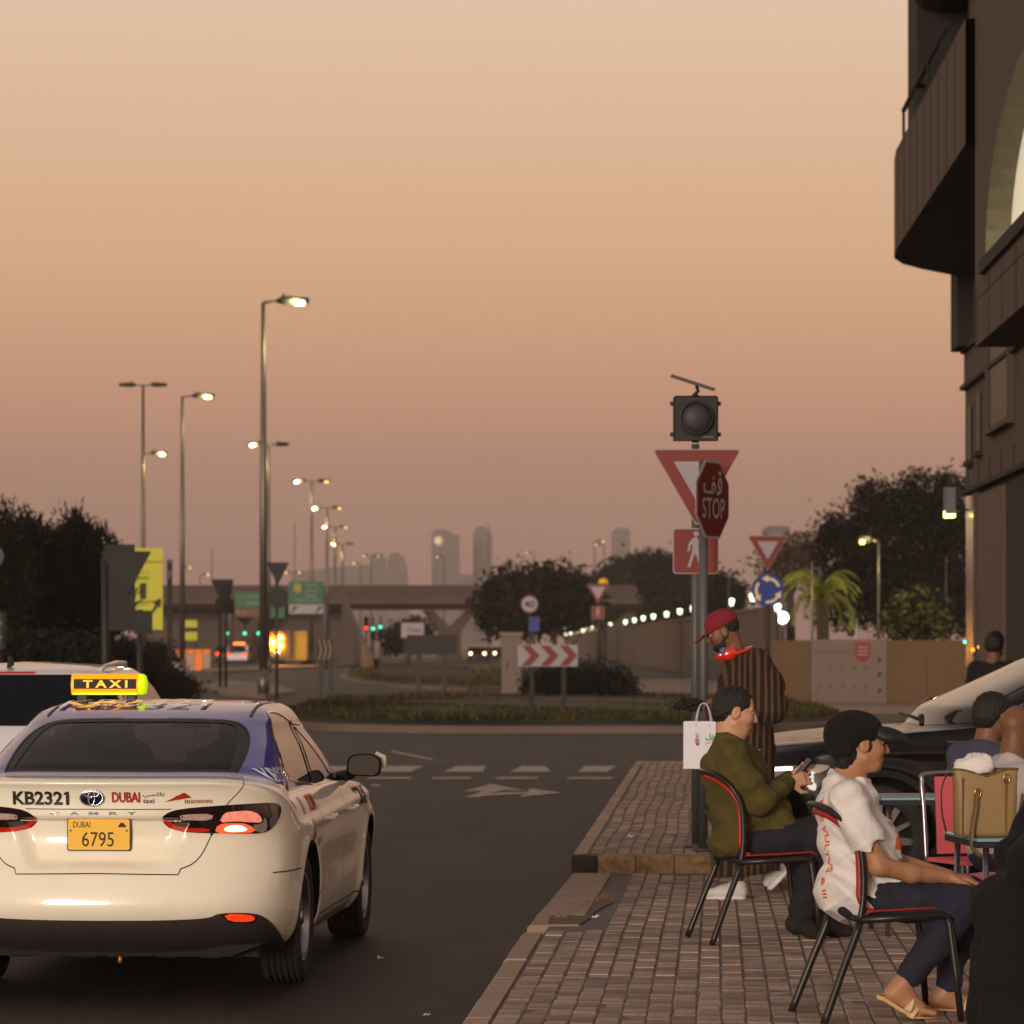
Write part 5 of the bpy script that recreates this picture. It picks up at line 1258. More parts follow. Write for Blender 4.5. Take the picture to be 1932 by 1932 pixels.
# closed body outline on the right side with the two arches notched out, then mirrored
def side_outline(t_top): 
    o = [(0, 0)] + [(ar[-1][0], 0)] + ar[::-1] + [(ar[0][0], 0), (af[-1][0], 0)] + af[::-1] + [(af[0][0], 0), (sm, 0), (sm, t_top), (0, t_top)]
    return o
so_ = side_outline(12)
full = [p for p in so_ if p[0] > 1e-6]
body_poly = full[:-1]+[(sm, 12)] + [(-a, b) for a, b in reversed(full)]
tl_px = [(300, 1546), (320, 1530), (356, 1524), (424, 1519), (500, 1514.5), (519, 1515), (528, 1521), (529, 1534), (520, 1553), (500, 1573), (440, 1572), (331, 1571)]
tl = CS.inv(chaikin(tl_px, 2), 'px', (.2, 1.6), (4.5, 10))
bd = CS.patch('body', body_poly, m_cream, taxi, holes=(), ds=.03, dt=.25, offs=0)
for sg in (1, -1):
    f_ = (lambda P: P) if sg > 0 else mirror
    for A_, yw in ((ar, 1.095), (af, 3.92)):      # wheel housings
        a = np.array([p[0] for p in A_])*sg; b = np.array([p[1] for p in A_]); P = CS.S(a, b); n = len(P)
        Q = P.copy(); Q[:, 0] -= sg*.28
        fl = [(i, i+1, n+i+1, n+i) for i in range(n-1)]
        MB().add([tuple(p) for p in P]+[tuple(p) for p in Q], fl, 0, True).build('wheel_arch', m_gap, taxi)
        MB().add([tuple(p) for p in Q], [tuple(range(n))]).build('arch_liner', m_gap, taxi)
# trunk lid with its gap
lid_r = CS.inv(chaikin([(450, 1458), (459, 1474), (458, 1484), (440, 1503), (424, 1520), (410, 1550), (398, 1575), (380, 1613), (362, 1631), (340, 1639)], 2, False), 'px', (.05, 1.3), (3.5, 12))
zb_ = CS.inv([(.0, .628), (.40, .622)], 'xz', (0, .7), (3, 6))
lid_half = [(lid_r[0][0]-.01, 11.9)] + lid_r + [zb_[1], zb_[0]]
lid = lid_half + [(-a, b) for a, b in lid_half[::-1][1:]]
td = CS.patch('trunk_lid', lid, m_cream, taxi, offs=.004, ds=.025, dt=.2, rim=.012)
CS.strip('lid_gap', lid_half, .010, m_gap, taxi, .0022); CS.strip('lid_gap', mirror(lid_half), .010, m_gap, taxi, .0022)
# lower valance and winglets
v_px = [(178, 1737), (300, 1737), (395, 1733), (412, 1722.5), (470, 1722), (496, 1727), (522, 1750), (541, 1786)]
vr = CS.inv(chaikin(v_px, 2, False), 'px', (0, 1.4), (0, 4)); vr = [(max(p[0], 0), p[1]) for p in vr]
vr[0] = (0, vr[0][1]); vh = vr + [(vr[-1][0]-.01, 0.0)]
val = vh + [(vh[-1][0], 0)] + [(-vh[-1][0], 0)] + [(-a, b) for a, b in vh[::-1][:-1]]
vo_ = CS.patch('rear_valance', val, m_valance, taxi, offs=.004, ds=.03, dt=.15, rim=.02)
for sg in (1, -1):
    f_ = (lambda P: P) if sg > 0 else mirror
    pk = CS.inv([(414, 1725), (470, 1724), (484, 1731), (476, 1741), (432, 1739)], 'px', (.3, 1.2), (0, 4)); CS.patch('reflector_recess', f_(pk), m_trim, vo_, offs=.006, ds=.02, dt=.1)
    rf = CS.inv(chaikin([(420, 1724), (470, 1724.5), (480, 1730), (474, 1737.5), (432, 1737)], 1), 'px', (.3, 1.2), (0, 4)); CS.patch('reflector', f_(rf), mat('reflector_red', (255, 70, 30), .3, emit=(255, 60, 24), estr=.5), vo_, offs=.010, ds=.02, dt=.1, rim=.01)
# underbody pan and exhaust bits
MB().box((0, 2.4, .25), (1.5, 4.0, .12)).build('underbody', m_under, taxi)
ub = MB().prism([(-.78, .26), (.78, .26), (.62, .20), (-.62, .20)], .30, .9, 'Y'); ub.build('rear_floor', m_under, taxi)
for x_ in (-.45, -.1, .05, .3, .52): MB().box((x_, .36, .205), (.10, .05, .03)).build('floor_clip', m_under, taxi)
MB().tube([(.07, .33, .215), (.07, .31, .165)], .012, 8).build('tow_eye', mat('tow_eye', (170, 120, 60), .4, metal=.6), taxi)
# tail lamps
for sg in (1, -1):
    f_ = (lambda P: P) if sg > 0 else mirror
    L = CS.patch('tail_lamp', f_(tl), m_taildark, taxi, offs=.007, ds=.02, dt=.12, rim=.012)
    def sub(nm, px, m, of): 
        P = CS.inv(chaikin(px, 1) if nm != 'lamp_gap' else px, 'px', (.2, 1.6), (4.5, 10)); return CS.patch(nm, f_(P), m, L, offs=of, ds=.015, dt=.1)
    sub('red_blade', [(303, 1546), (316, 1546), (338, 1562), (396, 1562), (393, 1570), (332, 1570)], m_tailred, .0095)
    sub('clear_bar', [(336, 1540), (350, 1536), (402, 1535), (398, 1548), (352, 1547)], m_tailclr, .0095)
    sub('upper_lens', [(412, 1552), (422, 1533), (440, 1531), (470, 1529), (488, 1537), (494, 1552), (470, 1551), (440, 1549)], m_tailclr if sg < 0 else mat('tail_pink', (225, 160, 146), .2, metal=.3, var=.45, scale=45, emit=(255, 130, 104), estr=.45), .0095)
    sub('brake_lens', [(404, 1571), (410, 1555), (440, 1552), (468, 1555), (482, 1570), (440, 1571)], g_tail if sg > 0 else m_tailred, .0105)
    if sg > 0: sub('brake_bulb', [(418, 1566), (430, 1557), (452, 1556), (468, 1566), (440, 1570)], g_tail2, .0125)
    sub('reversing_lens', [(482, 1570), (472, 1556), (494, 1554), (496, 1540), (503, 1552), (499, 1571)], mat('clear_lens', (176, 166, 160), .15, metal=.5, var=.4, scale=80), .0095)
    sub('side_lens', [(506, 1540), (524, 1536), (518, 1552), (506, 1566)], mat('side_lens', (90, 84, 88), .15), .0095)
    sub('lamp_gap', [(395, 1575), (421, 1520), (423.5, 1520), (398, 1575)], m_gap, .012)
# plate, emblem, lettering on the rear
yp = float(CS.S(np.array([0.]), np.array([5.9]))[0, 1])
pz0, pz1 = .738, .888; pw = .153
m_plate = mat('yellow_number_plate', (228, 172, 6), .45, emit=(230, 170, 0), estr=.10)
np_ = MB().prism(rpoly([(-pw, pz0), (pw, pz0), (pw, pz1), (-pw, pz1)], .012), yp-.030, yp-.022, 'Y').build('number_plate', m_plate, taxi)
m_ink2 = mat('plate_ink', (34, 30, 24), .6)
MB().prism(rpoly([(-pw-.006, pz0-.006), (pw+.006, pz0-.006), (pw+.006, pz1+.006), (-pw-.006, pz1+.006)], .012), yp-.022, yp+.02, 'Y').build('plate_frame', m_trim, np_)
flat_text('6795', .158, .072, 'plate_number', m_ink2, np_, (-.004, yp-.032, pz0+.052))
flat_text('DUBAI', .085, .030, 'plate_emirate', m_ink2, np_, (-.085, yp-.032, pz1-.026))
tm = MB().prism([(.098, .0), (.134, .0), (.134, .010), (.128, .013), (.122, .022), (.110, .022), (.104, .013), (.098, .010)], yp-.0335, yp-.032, 'Y', o=(0, 0, pz1-.038)); tm.build('plate_taxi_symbol', m_ink2, np_)
for x_ in (-.14, .14): MB().lathe([(.001, .004), (.006, .003), (.006, 0)], 10, o=(x_, yp-.030, (pz0+pz1)/2+.02), axis='Y').build('plate_screw', m_chrome, np_)
m_txt = mat('lettering_black', (30, 28, 28), .5); m_txr = mat('lettering_red', (170, 40, 24), .5); m_txw = mat('lettering_pale', (206, 206, 232), .4)
def rear_text(txt, w, h, x, z, m, nm='rear_lettering', **kw):
    V, F = text_fit(txt, w, h, **kw)
    if txt == 'KB2321': V, F = with_flag(V, F)
    CS.decal(nm, V, F, (x, z), 'xz', m, td, (-1.2, 1.2), (5.5, 9.2), offs=.0085)
def rp(u, v):       # pixel -> (x, z) on the rear face
    st_ = CS.inv([(u, v)], 'px', (-1.0, 1.3), (4, 10))[0]; P = CS.S(np.array([st_[0]]), np.array([st_[1]]))[0]; return P[0], P[2]
def rtx(txt, u0, u1, v0, v1, m, **kw):
    a, b = rp(u0, v1), rp(u1, v0); rear_text(txt, abs(b[0]-a[0]), abs(b[1]-a[1]), (a[0]+b[0])/2, (a[1]+b[1])/2, m, **kw)
rtx('KB2321', 26, 130, 1492, 1518, m_txt, bold=.03)
rtx('DUBAI', 212, 264, 1493, 1514, m_txr, bold=.035)
rtx('ﻲﺴﻛﺎﺗ', 270, 310, 1494, 1505, m_txt, bold=.008); rtx('taxi', 270, 291, 1506, 1515, m_txt, bold=.01)
rtx('8009090', 348, 400, 1508, 1516, mat('lettering_rust', (160, 76, 50), .5), bold=.008)
a = CS.inv([(311, 1513), (347, 1494), (361, 1504), (350, 1506)], 'px', (.1, 1.0), (5, 9.3)); CS.patch('red_swoosh', a, m_txr, td, offs=.0088, ds=.02, dt=.1)
rtx('RTA', 331, 353, 1499.5, 1505.5, m_white, bold=.02)
for (ch, u0) in zip('CAMRY', (95, 132, 168, 206, 240)): rtx(ch, u0, u0+17, 1531.5, 1537, m_chrome if ch in 'CM' else mat('badge_grey', (96, 92, 90), .3, metal=.8), bold=.03, nm='rear_badge')
rtx('LE', 338, 360, 1606, 1611, m_chrome, nm='rear_badge'); rtx('HYBRID', 307, 362, 1615.5, 1621, m_chrome, nm='rear_badge', bold=.02)
a = [rp(178-150, 1525.5), rp(178+150, 1525.5)]
CS.strip('lid_crease', CS.inv([(x_, a[0][1]) for x_ in np.linspace(-.36, .36, 9)], 'xz', (-.6, .6), (5.5, 8.5)), .004, m_gap, td, .0062)
# emblem: dark blue oval with chrome ovals
ex, ez = rp(174, 1505); ey = float(CS.S(np.array([0.]), np.array([8.0]))[0, 1])
em = MB().lathe([(.001, .018), (.035, .016), (.052, .010), (.060, 0)], 36, o=(0, 0, 0), axis='Y'); eo_ = em.build('emblem', mat('emblem_blue', (16, 26, 78), .1, metal=.6, coat=1), td, (ex, ey-.004, ez)); eo_.scale = (1.0, 1, .70)
def oval(rx, rz, r_, cz=0): return MB().tube([(rx*math.cos(a), -.020, cz+rz*math.sin(a)) for a in np.linspace(0, 2*math.pi, 36, endpoint=False)], r_, 6, closed=True)
for rx, rz, cz in ((.056, .056, 0), (.016, .05, 0), (.036, .019, .026)): oval(rx, rz, .0042, cz).build('emblem_ring', m_chrome, eo_)
# greenhouse: blue shell with windows cut out
rw_px = [(318, 1356), (380, 1357), (430, 1359), (455, 1366), (468, 1380), (471, 1398), (464, 1425), (447, 1457)]
rw = CS.inv(chaikin(rw_px, 2, False), 'px', (0, 2.2), (11.8, 17)); rw = [p for p in rw if p[0] > .03]
rwh = [(0, rw[0][1])] + rw + [(0, rw[-1][1])]
rwin = rw + [(0.0, rw[-1][1]-.02)] + [(-a, b) for a, b in rw[::-1]]
sw_px = [(499, 1352), (506, 1342), (523, 1343), (543, 1356), (560, 1375), (585, 1402), (612, 1440), (631, 1478), (620, 1484), (585, 1479), (555, 1474), (537, 1466), (521, 1438), (507, 1400)]
swin = CS.inv(chaikin(sw_px, 2), 'px', (1.2, sm-.8), (11.6, 17.8))
t_top = 18.99
gh = [(-sm, 12), (sm, 12), (sm, t_top), (-sm, t_top)]
wsh = [(sm-.86, 12.6), (sm, 12.35), (sm, 15.6), (sm-.72, 15.7)]
wshield = [(sm-.80, 12.5), (sm-.01, 12.4), (sm-.01, 15.6), (sm-.70, 15.6)]
roof = CS.patch('roof_shell', gh, m_blue_p, taxi, holes=(rwin, swin, mirror(swin), wshield, mirror(wshield)), ds=.05, dt=.2, offs=0)
rg = CS.patch('rear_window', rwin, m_glass, taxi, offs=-.002, ds=.05, dt=.3)
# black frit border round the rear glass, wider at the sides
fr_in = CS.inv(chaikin([(318, 1362), (380, 1363), (428, 1364), (444, 1370), (448, 1385), (446, 1405), (440, 1430), (434, 1452)], 2, False), 'px', (0, 2.2), (11.8, 17)); fr_in = [p for p in fr_in if p[0] > .03]
frin = fr_in + [(0.0, fr_in[-1][1])] + [(-a, b) for a, b in fr_in[::-1]]
CS.patch('window_border', rwin, m_trim, rg, holes=(frin,), offs=.001, ds=.04, dt=.2)
CS.strip('window_seal', rw, .012, m_trim, rg, .004); CS.strip('window_seal', mirror(rw), .012, m_trim, rg, .004)
for sg in (1, -1):
    f_ = (lambda P: P) if sg > 0 else mirror
    g_ = CS.patch('side_window', f_(swin), m_glass_s, taxi, offs=-.003, ds=.06, dt=.3)
    CS.strip('window_trim', f_(swin), .014, m_chrome, g_, .003, closed=True)
    for px in ([(548, 1361), (566, 1400), (580, 1440), (590, 1477)], [(513, 1395), (527, 1430), (545, 1468)]):
        CS.strip('window_pillar', f_(CS.inv(px, 'px', (1.2, sm-.8), (11.6, 17.8))), .05 if px[0][0] > 540 else .022, m_trim, g_, .004)
    CS.patch('windscreen', f_(wshield), glass_mat('clear_car_glass', (236, 232, 228), .0), taxi, offs=-.003, ds=.06, dt=.4)
    # door gaps, handles, sill line
    for yy in (1.62, 2.72, 3.72):
        zz_ = np.linspace(.30, .93, 12); ln = CS.inv([(yy-(.22*max(0, (.62-z_)/.3) if yy < 1.7 else 0), z_) for z_ in zz_], 'yz', (.9, sm-.5), (0, 11.5)); CS.strip('door_gap', f_(ln), .007, m_gap, taxi, .0025)
    ln = CS.inv([(y_, .305) for y_ in np.linspace(1.56, 3.5, 20)], 'yz', (.9, sm-.5), (0, 6)); CS.strip('sill_line', f_(ln), .008, m_gap, taxi, .0025)
    for yy in (1.86, 2.93):
        st_ = CS.inv([(yy, .815)], 'yz', (.9, sm-.5), (3, 10))[0]; P = CS.S(np.array([st_[0]*sg]), np.array([st_[1]]))[0]
        MB().tube([(P[0]-sg*.01, P[1]-.11, P[2]), (P[0]+sg*.032, P[1]-.085, P[2]+.002), (P[0]+sg*.036, P[1]+.06, P[2]+.006), (P[0]-sg*.01, P[1]+.10, P[2]+.006)], [.012, .015, .015, .011], 8).build('door_handle', m_cream, taxi)
    bl_ = CS.inv([(y_, .615) for y_ in np.linspace(.34, .72, 9)], 'yz', (.2, 2), (2, 8)); CS.strip('bumper_gap', f_(bl_), .006, m_gap, taxi, .0025)
    # door mirrors
    mxx = sg*.96; my = 3.28
    MB().tube([(sg*.80, my+.04, .97), (sg*.90, my+.02, 1.0)], [(.05, .03), (.035, .02)], 8).build('mirror_arm', m_trim, taxi)
    mh = MB(); 
    for yy, sc in ((-.055, .97), (-.03, 1.0), (.03, .94), (.075, .66), (.095, .25)):
        pass
    outl = rpoly([(-.10, -.055), (.10, -.065), (.108, .04), (.05, .075), (-.09, .065)], .045, 6); rings = []
    for yy, sc in ((-.055, .94), (-.045, 1.0), (.02, .97), (.065, .75), (.085, .4)): rings.append([(mxx+sg*a*sc, my+yy, 1.045+b*sc) for a, b in outl])
    n = len(outl); V = [p for r0 in rings for p in r0]; F = [(i*n+j, i*n+(j+1) % n, (i+1)*n+(j+1) % n, (i+1)*n+j) for i in range(len(rings)-1) for j in range(n)] + [tuple((len(rings)-1)*n+j for j in range(n))]
    mo = MB().add(V, F, 0, True).build('door_mirror', m_trim, taxi)
    cap = MB().tube([(mxx+sg*.07, my-.02, 1.118), (mxx+sg*.118, my-.02, 1.095), (mxx+sg*.124, my-.02, 1.03)], [.012, .016, .01], 8); cap.build('mirror_cap', m_cream, mo)
    MB().add([(mxx+sg*a*.88, my-.050+b*.16, 1.045+b*.86) for a, b in outl], [tuple(range(n))]).build('mirror_glass', m_mirror, mo)
    for yw in (1.095, 3.92): wheel(taxi, sg*(.905-.1075), yw, .335, .215, sg, spokes=10)
# side lettering
V, F = with_flag(*text_fit('KB2321', .34, .075, bold=.02))
CS.decal('side_lettering', V, F, (.98, 1.075), 'yz', m_txw, roof, (.8, 3), (12.0, 15), offs=.006)
V, F = text_fit('DUBAI', .26, .085, bold=.03); CS.decal('side_lettering', V, F, (1.42, .915), 'yz', m_txr, taxi, (.8, 3), (5, 11), offs=.006)
a = CS.inv([(1.03, .87), (1.10, .87), (1.10, .96), (1.03, .96)], 'yz', (.6, 3), (5, 11)); CS.patch('side_blue_block', a, m_blue_p, taxi, offs=.005, ds=.03, dt=.2)
a = CS.inv([(1.10, .70), (1.24, .775), (1.20, .85)], 'yz', (.6, 3), (4, 11)); CS.patch('side_red_swoosh', a, m_txr, taxi, offs=.005, ds=.03, dt=.2)
V, F = text_fit('8009090', .28, .04, bold=.01); CS.decal('side_lettering', V, F, (1.42, .715), 'yz', mat('lettering_rust', (160, 76, 50), .5), taxi, (.8, 3), (4, 10), offs=.006)
V, F = text_fit('TAXI', .5, .11, bold=.03); CS.decal('side_lettering', V, F, (3.55, .86), 'yz', m_txt, taxi, (2.5, 5), (4, 10.5), offs=.006)
# roof lettering, roof ditch lines and lit roof sign
rt_ = [CS.inv([(u, v)], 'px', (-2.2, 2.2), (15.8, 18.9))[0] for u, v in ((118, 1352), (382, 1330))]
V, F = with_flag(*text_fit('KB2321', .80, .30, bold=.02, space=1.1)); CS.decal('roof_lettering', V, F, (-.12, 1.86), 'xy', mat('lettering_roof', (236, 236, 252), .35, coat=1.0), roof, (-2.4, 2.4), (15.6, 18.8), offs=.013)
for sg in (1, -1):
    ln = [(x_, y_) for x_, y_ in zip(np.linspace(.545, .525, 12), np.linspace(1.56, 2.75, 12))]
    st_ = CS.inv(ln, 'xy', (.3, sm-.5), (15.5, 18.6)); CS.strip('roof_ditch', st_ if sg > 0 else mirror(st_), .016, mat('ditch_trim', (60, 52, 60), .5), roof, .004)
sgx, sgy, sgz = -.33, 2.15, 1.470
m_ty = mat('taxi_sign_amber', (255, 170, 10), .35, emit=(255, 160, 0), estr=.55); m_tg = mat('taxi_sign_lime', (206, 236, 10), .35, emit=(200, 240, 0), estr=.65)
sp_ = [(-.05, .0), (.05, .0), (.068, .035), (.062, .085), (.035, .116), (-.035, .116), (-.062, .085), (-.068, .035)]
rs_ = MB().prism([(a*1.0, b) for a, b in rpoly(sp_, .02, 3)], -.195, .175, 'X'); rso = rs_.build('roof_sign', m_ty, taxi, (sgx, sgy, sgz), (0, 0, R(2)))
cap = MB()
for (x_, sc) in ((.175, 1.0), (.195, .98), (.208, .8), (.213, .4)): pass
q = rpoly(sp_, .02, 3); n = len(q); V = []
for (x_, sc) in ((.1755, 1.0), (.195, .97), (.208, .82), (.214, .5)): V += [(x_, a*sc, .055+(b-.055)*sc) for a, b in q]
MB().add(V, [(i*n+j, i*n+(j+1) % n, (i+1)*n+(j+1) % n, (i+1)*n+j) for i in range(3) for j in range(n)] + [tuple(3*n+j for j in range(n))], 0, True).build('roof_sign_cap', m_tg, rso)
MB().prism([(-.185, .002), (.17, .002), (.17, .012), (-.185, .012)], -.068, -.060, 'Y').build('roof_sign_skirt', m_tg, rso)
MB().add([(-.18, -.0695, .034), (.165, -.0695, .034), (.165, -.0635, .088), (-.18, -.0635, .088)], [(0, 1, 2, 3)]).build('roof_sign_panel', m_black, rso)
V, F = text_fit('TAXI', .245, .042, bold=.03, space=1.5); MB().add([(a-.006, -.0715+(b+.021)*.11, .061+b) for a, b in V], F).build('roof_sign_lettering', mat('taxi_letter', (255, 190, 20), .4, emit=(255, 180, 10), estr=.6), rso)
for x_ in (-.14, .13): MB().box((x_, 0, -.022), (.05, .08, .045)).build('roof_sign_foot', m_trim, rso)
# interior seen through the glass
m_seat = mat('seat_fabric', (46, 42, 40), .9); m_dash = mat('interior_plastic', (34, 31, 30), .8); m_head = mat('headliner', (120, 110, 98), .95)
it = MB().box((0, .95, 1.03), (1.36, .55, .03)).build('parcel_shelf', m_dash, taxi)
def cushion(nm, c, d, m=m_seat, par=taxi):
    mb = MB(); n = 14; Z = []
    V = []
    for i in range(9):
        ph = -math.pi/2+math.pi*i/8
        for j in range(n):
            th = 2*math.pi*j/n; sp = lambda v_, e: math.copysign(abs(v_)**e, v_)
            V.append((c[0]+d[0]/2*sp(math.cos(ph), .5)*sp(math.cos(th), .5), c[1]+d[1]/2*sp(math.cos(ph), .5)*sp(math.sin(th), .5), c[2]+d[2]/2*sp(math.sin(ph), .6)))
    F = [(i*n+j, i*n+(j+1) % n, (i+1)*n+(j+1) % n, (i+1)*n+j) for i in range(8) for j in range(n)]
    return mb.add(V, F, 0, True).build(nm, m, par)
cushion('rear_seat', (0, 1.42, .86), (1.3, .22, .55)); 
for x_ in (-.36, .36): cushion('rear_headrest', (x_, 1.36, 1.13), (.26, .12, .14))
for x_ in (-.37, .37):
    cushion('front_seat', (x_, 2.52, .92), (.50, .2, .62)); cushion('front_headrest', (x_, 2.46, 1.25), (.27, .13, .19))
MB().box((0, 3.42, .94), (1.4, .5, .20)).build('dashboard', mat('dash_top', (150, 138, 126), .8), taxi); MB().box((0, 2.98, 1.30), (.22, .03, .06)).build('cabin_mirror', m_dash, taxi)  # dash colour made pale to stand in for windscreen light
MB().box((-.1, 1.06, 1.052), (.30, .03, .018)).build('high_brake_lamp', mat('brake_lamp_off', (150, 140, 136), .4), taxi)
# ---------------------------------------------------------------- white car beyond the taxi (rear three-quarters hidden)
m_wcar = mat('white_car_paint', (206, 204, 214), .32, coat=.8)
m_dglass = mat('dark_privacy_glass', (14, 13, 14), .06, spec=.5)
WY = R(2.5); WX = Matrix.Translation((-3.32, 22.35, 0)) @ Matrix.Rotation(-WY, 4, 'Z')
wc = thing('white_car', (-3.32, 22.35, 0), 'white estate car with dark rear window and roof rails beyond the taxi', 'car'); wc.rotation_euler = (0, 0, -WY)
WN = [(0, .24, .22, .22, .82, 4.4), (1, .32, .10, .30, .88, 4.5), (2, .42, .02, .40, .91, 4.58), (3, .52, 0, .52, .925, 4.6), (4, .66, .02, .64, .925, 4.6), (5, .78, .05, .74, .92, 4.58), (6, .88, .06, .82, .915, 4.55), (7, .96, .07, .88, .905, 4.5), (8, 1.02, .085, .93, .89, 4.4),
      (9, 1.06, .10, .965, .875, 4.3), (10, 1.09, .115, .985, .86, 4.1), (11, 1.11, .125, 1.0, .845, 3.8), (12, 1.13, .14, 1.02, .83, 3.4), (13, 1.18, .18, 1.09, .80, 3.25), (14, 1.28, .27, 1.22, .755, 3.0), (15, 1.38, .36, 1.36, .70, 2.75), (16, 1.445, .42, 1.43, .665, 2.6), (17, 1.50, .48, 1.485, .62, 2.45), (18, 1.535, .75, 1.525, .52, 2.3), (19, 1.56, 1.2, 1.56, .02, 1.8)]
WS = CarSurf(4.6, .925, WN, yc=.6, n=3.0, xform=WX); wsm = WS.smax
def arch2(C, yw, R_, zc, smx): return C.inv([(yw+R_*math.cos(a), zc+R_*math.sin(a)) for a in np.linspace(-.38, math.pi+.38, 20)], 'yz', (.7, smx-.5), (0, 9))
def car_shell(C, smx, arches, m, parent, top=18.99, holes=(), ds=.05, dt=.3):
    o = [(smx, 0)]; R0 = []
    for A_ in arches: R0 += [(A_[-1][0], 0)] + A_[::-1] + [(A_[0][0], 0)]
    half = R0 + [(smx, 0), (smx, top)]
    poly = half + [(-a, b) for a, b in half[::-1]]
    return C.patch('body', poly, m, parent, holes=holes, ds=ds, dt=dt, offs=0)
wa = [arch2(WS, 1.0, .40, .35, wsm), arch2(WS, 3.65, .40, .35, wsm)]
car_shell(WS, wsm, wa, m_wcar, wc)
h_ = WS.inv([(x_, z_) for x_, z_ in ((.76, 1.13), (.80, 1.17), (.72, 1.36), (.66, 1.46), (.60, 1.475))], 'xz', (.2, 1.6), (11, 17.4))
rwq = h_ + [(-a, b) for a, b in h_[::-1]]
g_ = WS.patch('rear_window', rwq, m_dglass, wc, offs=.004, ds=.05, dt=.3)
WS.strip('high_brake_lamp', [(-.28, 16.75), (.28, 16.75)], .022, mat('brake_strip', (150, 22, 18), .3, emit=(200, 20, 14), estr=.3), g_, .007)
for sg in (1, -1):
    f_ = (lambda P: P) if sg > 0 else mirror
    sw2 = WS.inv([(.75, 1.10), (.72, 1.22), (.95, 1.42), (1.4, 1.455), (2.0, 1.45), (2.55, 1.30), (2.95, 1.08)], 'yz', (.8, wsm-.6), (11.5, 17.6)); WS.patch('side_window', f_(sw2), m_dglass, wc, offs=.004, ds=.06, dt=.3)
    lp = WS.inv([(.42, .90), (.74, .93), (.86, .96), (.86, 1.06), (.60, 1.05), (.44, .97)], 'xz', (.2, 1.5), (3, 12)); L_ = WS.patch('tail_lamp', f_(lp), m_tailred, wc, offs=.006, ds=.04, dt=.3, rim=.01)
    WS.patch('brake_lens', f_(WS.inv([(.60, .94), (.80, .96), (.80, 1.0), (.62, 1.0)], 'xz', (.2, 1.5), (3, 12))), g_tail, L_, offs=.010, ds=.04, dt=.3)
    rl = [(.585*sg, .66, 1.505), (.60*sg, .8, 1.535), (.59*sg, 1.3, 1.555), (.56*sg, 1.9, 1.55), (.52*sg, 2.2, 1.525)]
    MB().tube(rl, [.010, .014, .014, .013, .010], 8).build('roof_rail', m_wcar, wc)
    for yw in (1.0, 3.65): wheel(wc, sg*.80, yw, .345, .22, sg)
MB().prism([(.55, 1.52), (.70, 1.545), (.60, 1.60)], -.012, .012, 'X').build('shark_fin_antenna', m_dark, wc)
MB().box((0, 2.3, .27), (1.5, 3.9, .14)).build('underbody', m_under, wc)
MB().prism([(-.26, .62), (.26, .62), (.26, .74), (-.26, .74)], -.02, 0.03, 'Y').build('number_plate', m_plate, wc)

# ---------------------------------------------------------------- black car parked on the right, nose towards the road
m_bcar = mat('black_car_paint', (12, 10, 11), .3, coat=.45, spec=.2)
TH = R(12)
fw = Vector((-math.cos(TH), -math.sin(TH), 0)); rt = Vector((-math.sin(TH), math.cos(TH), 0))
B0 = Vector((2.40, 23.2, .03)) + .8*rt - 3.72*fw
bc = thing('black_car', tuple(B0), 'black car parked beyond the cafe tables, windscreen shining peach', 'car'); bc.rotation_euler = (0, 0, math.atan2(-fw.x, fw.y))
BXm = Matrix.Translation(B0) @ Matrix.Rotation(math.atan2(-fw.x, fw.y), 4, 'Z')
BN = [(0, .28, .2, .26, .84, 4.42), (1, .36, .1, .34, .89, 4.50), (2, .46, .03, .44, .915, 4.57), (3, .56, 0, .56, .925, 4.6), (4, .68, .0, .68, .93, 4.6), (5, .78, .02, .78, .93, 4.58), (6, .88, .03, .88, .925, 4.55), (7, .96, .05, .95, .915, 4.50), (8, 1.02, .06, 1.01, .90, 4.43),
      (9, 1.07, .07, 1.055, .885, 4.34), (10, 1.10, .08, 1.085, .865, 4.2), (11, 1.13, .10, 1.115, .845, 3.75), (12, 1.15, .12, 1.145, .825, 3.2), (13, 1.22, .18, 1.22, .80, 3.02), (14, 1.33, .28, 1.34, .755, 2.74), (15, 1.45, .38, 1.46, .71, 2.46), (16, 1.54, .46, 1.54, .67, 2.28), (17, 1.60, .55, 1.60, .62, 2.1), (18, 1.64, .8, 1.64, .52, 1.95), (19, 1.67, 1.2, 1.67, .02, 1.5)]
def b_crease(P, sv, tv):
    out = np.zeros_like(P); y = P[..., 1]; z = P[..., 2]; sg = np.sign(P[..., 0]); fl = (tv < 12)*1.0
    out[..., 0] = sg*fl*(.014*np.exp(-((z-.93)/.03)**2) - .02*np.exp(-((z-.72)/.09)**2)*(1-sstep(y, 3.0, 3.3))*sstep(y, 1.3, 1.6))
    for yw in (.95, 3.72):
        rr = np.hypot(y-yw, z-.37); out[..., 0] += sg*fl*.022*np.exp(-((rr-.47)/.05)**2)
    return out
BS = CarSurf(4.6, .93, BN, yc=.6, n=2.8, yf=.8, nf=2.6, bumps=(b_crease,), hood_drop=.09, xform=BXm); bsm = BS.smax
ba = [arch2(BS, .95, .43, .37, bsm), arch2(BS, 3.72, .43, .37, bsm)]
car_shell(BS, bsm, ba, m_bcar, bc, ds=.045, dt=.25)
m_ws = mat('windscreen_dark', (34, 28, 25), .05, spec=.6, coat=.4)
wsp = [(bsm-.80, 12.35), (bsm, 12.25), (bsm, 16.4), (bsm-.70, 16.3)]
wso = BS.patch('windscreen', wsp + [(-a, b) for a, b in wsp[::-1]][:0], m_ws, bc, offs=.004, ds=.05, dt=.25); BS.patch('windscreen', mirror(wsp), m_ws, bc, offs=.004, ds=.05, dt=.25)
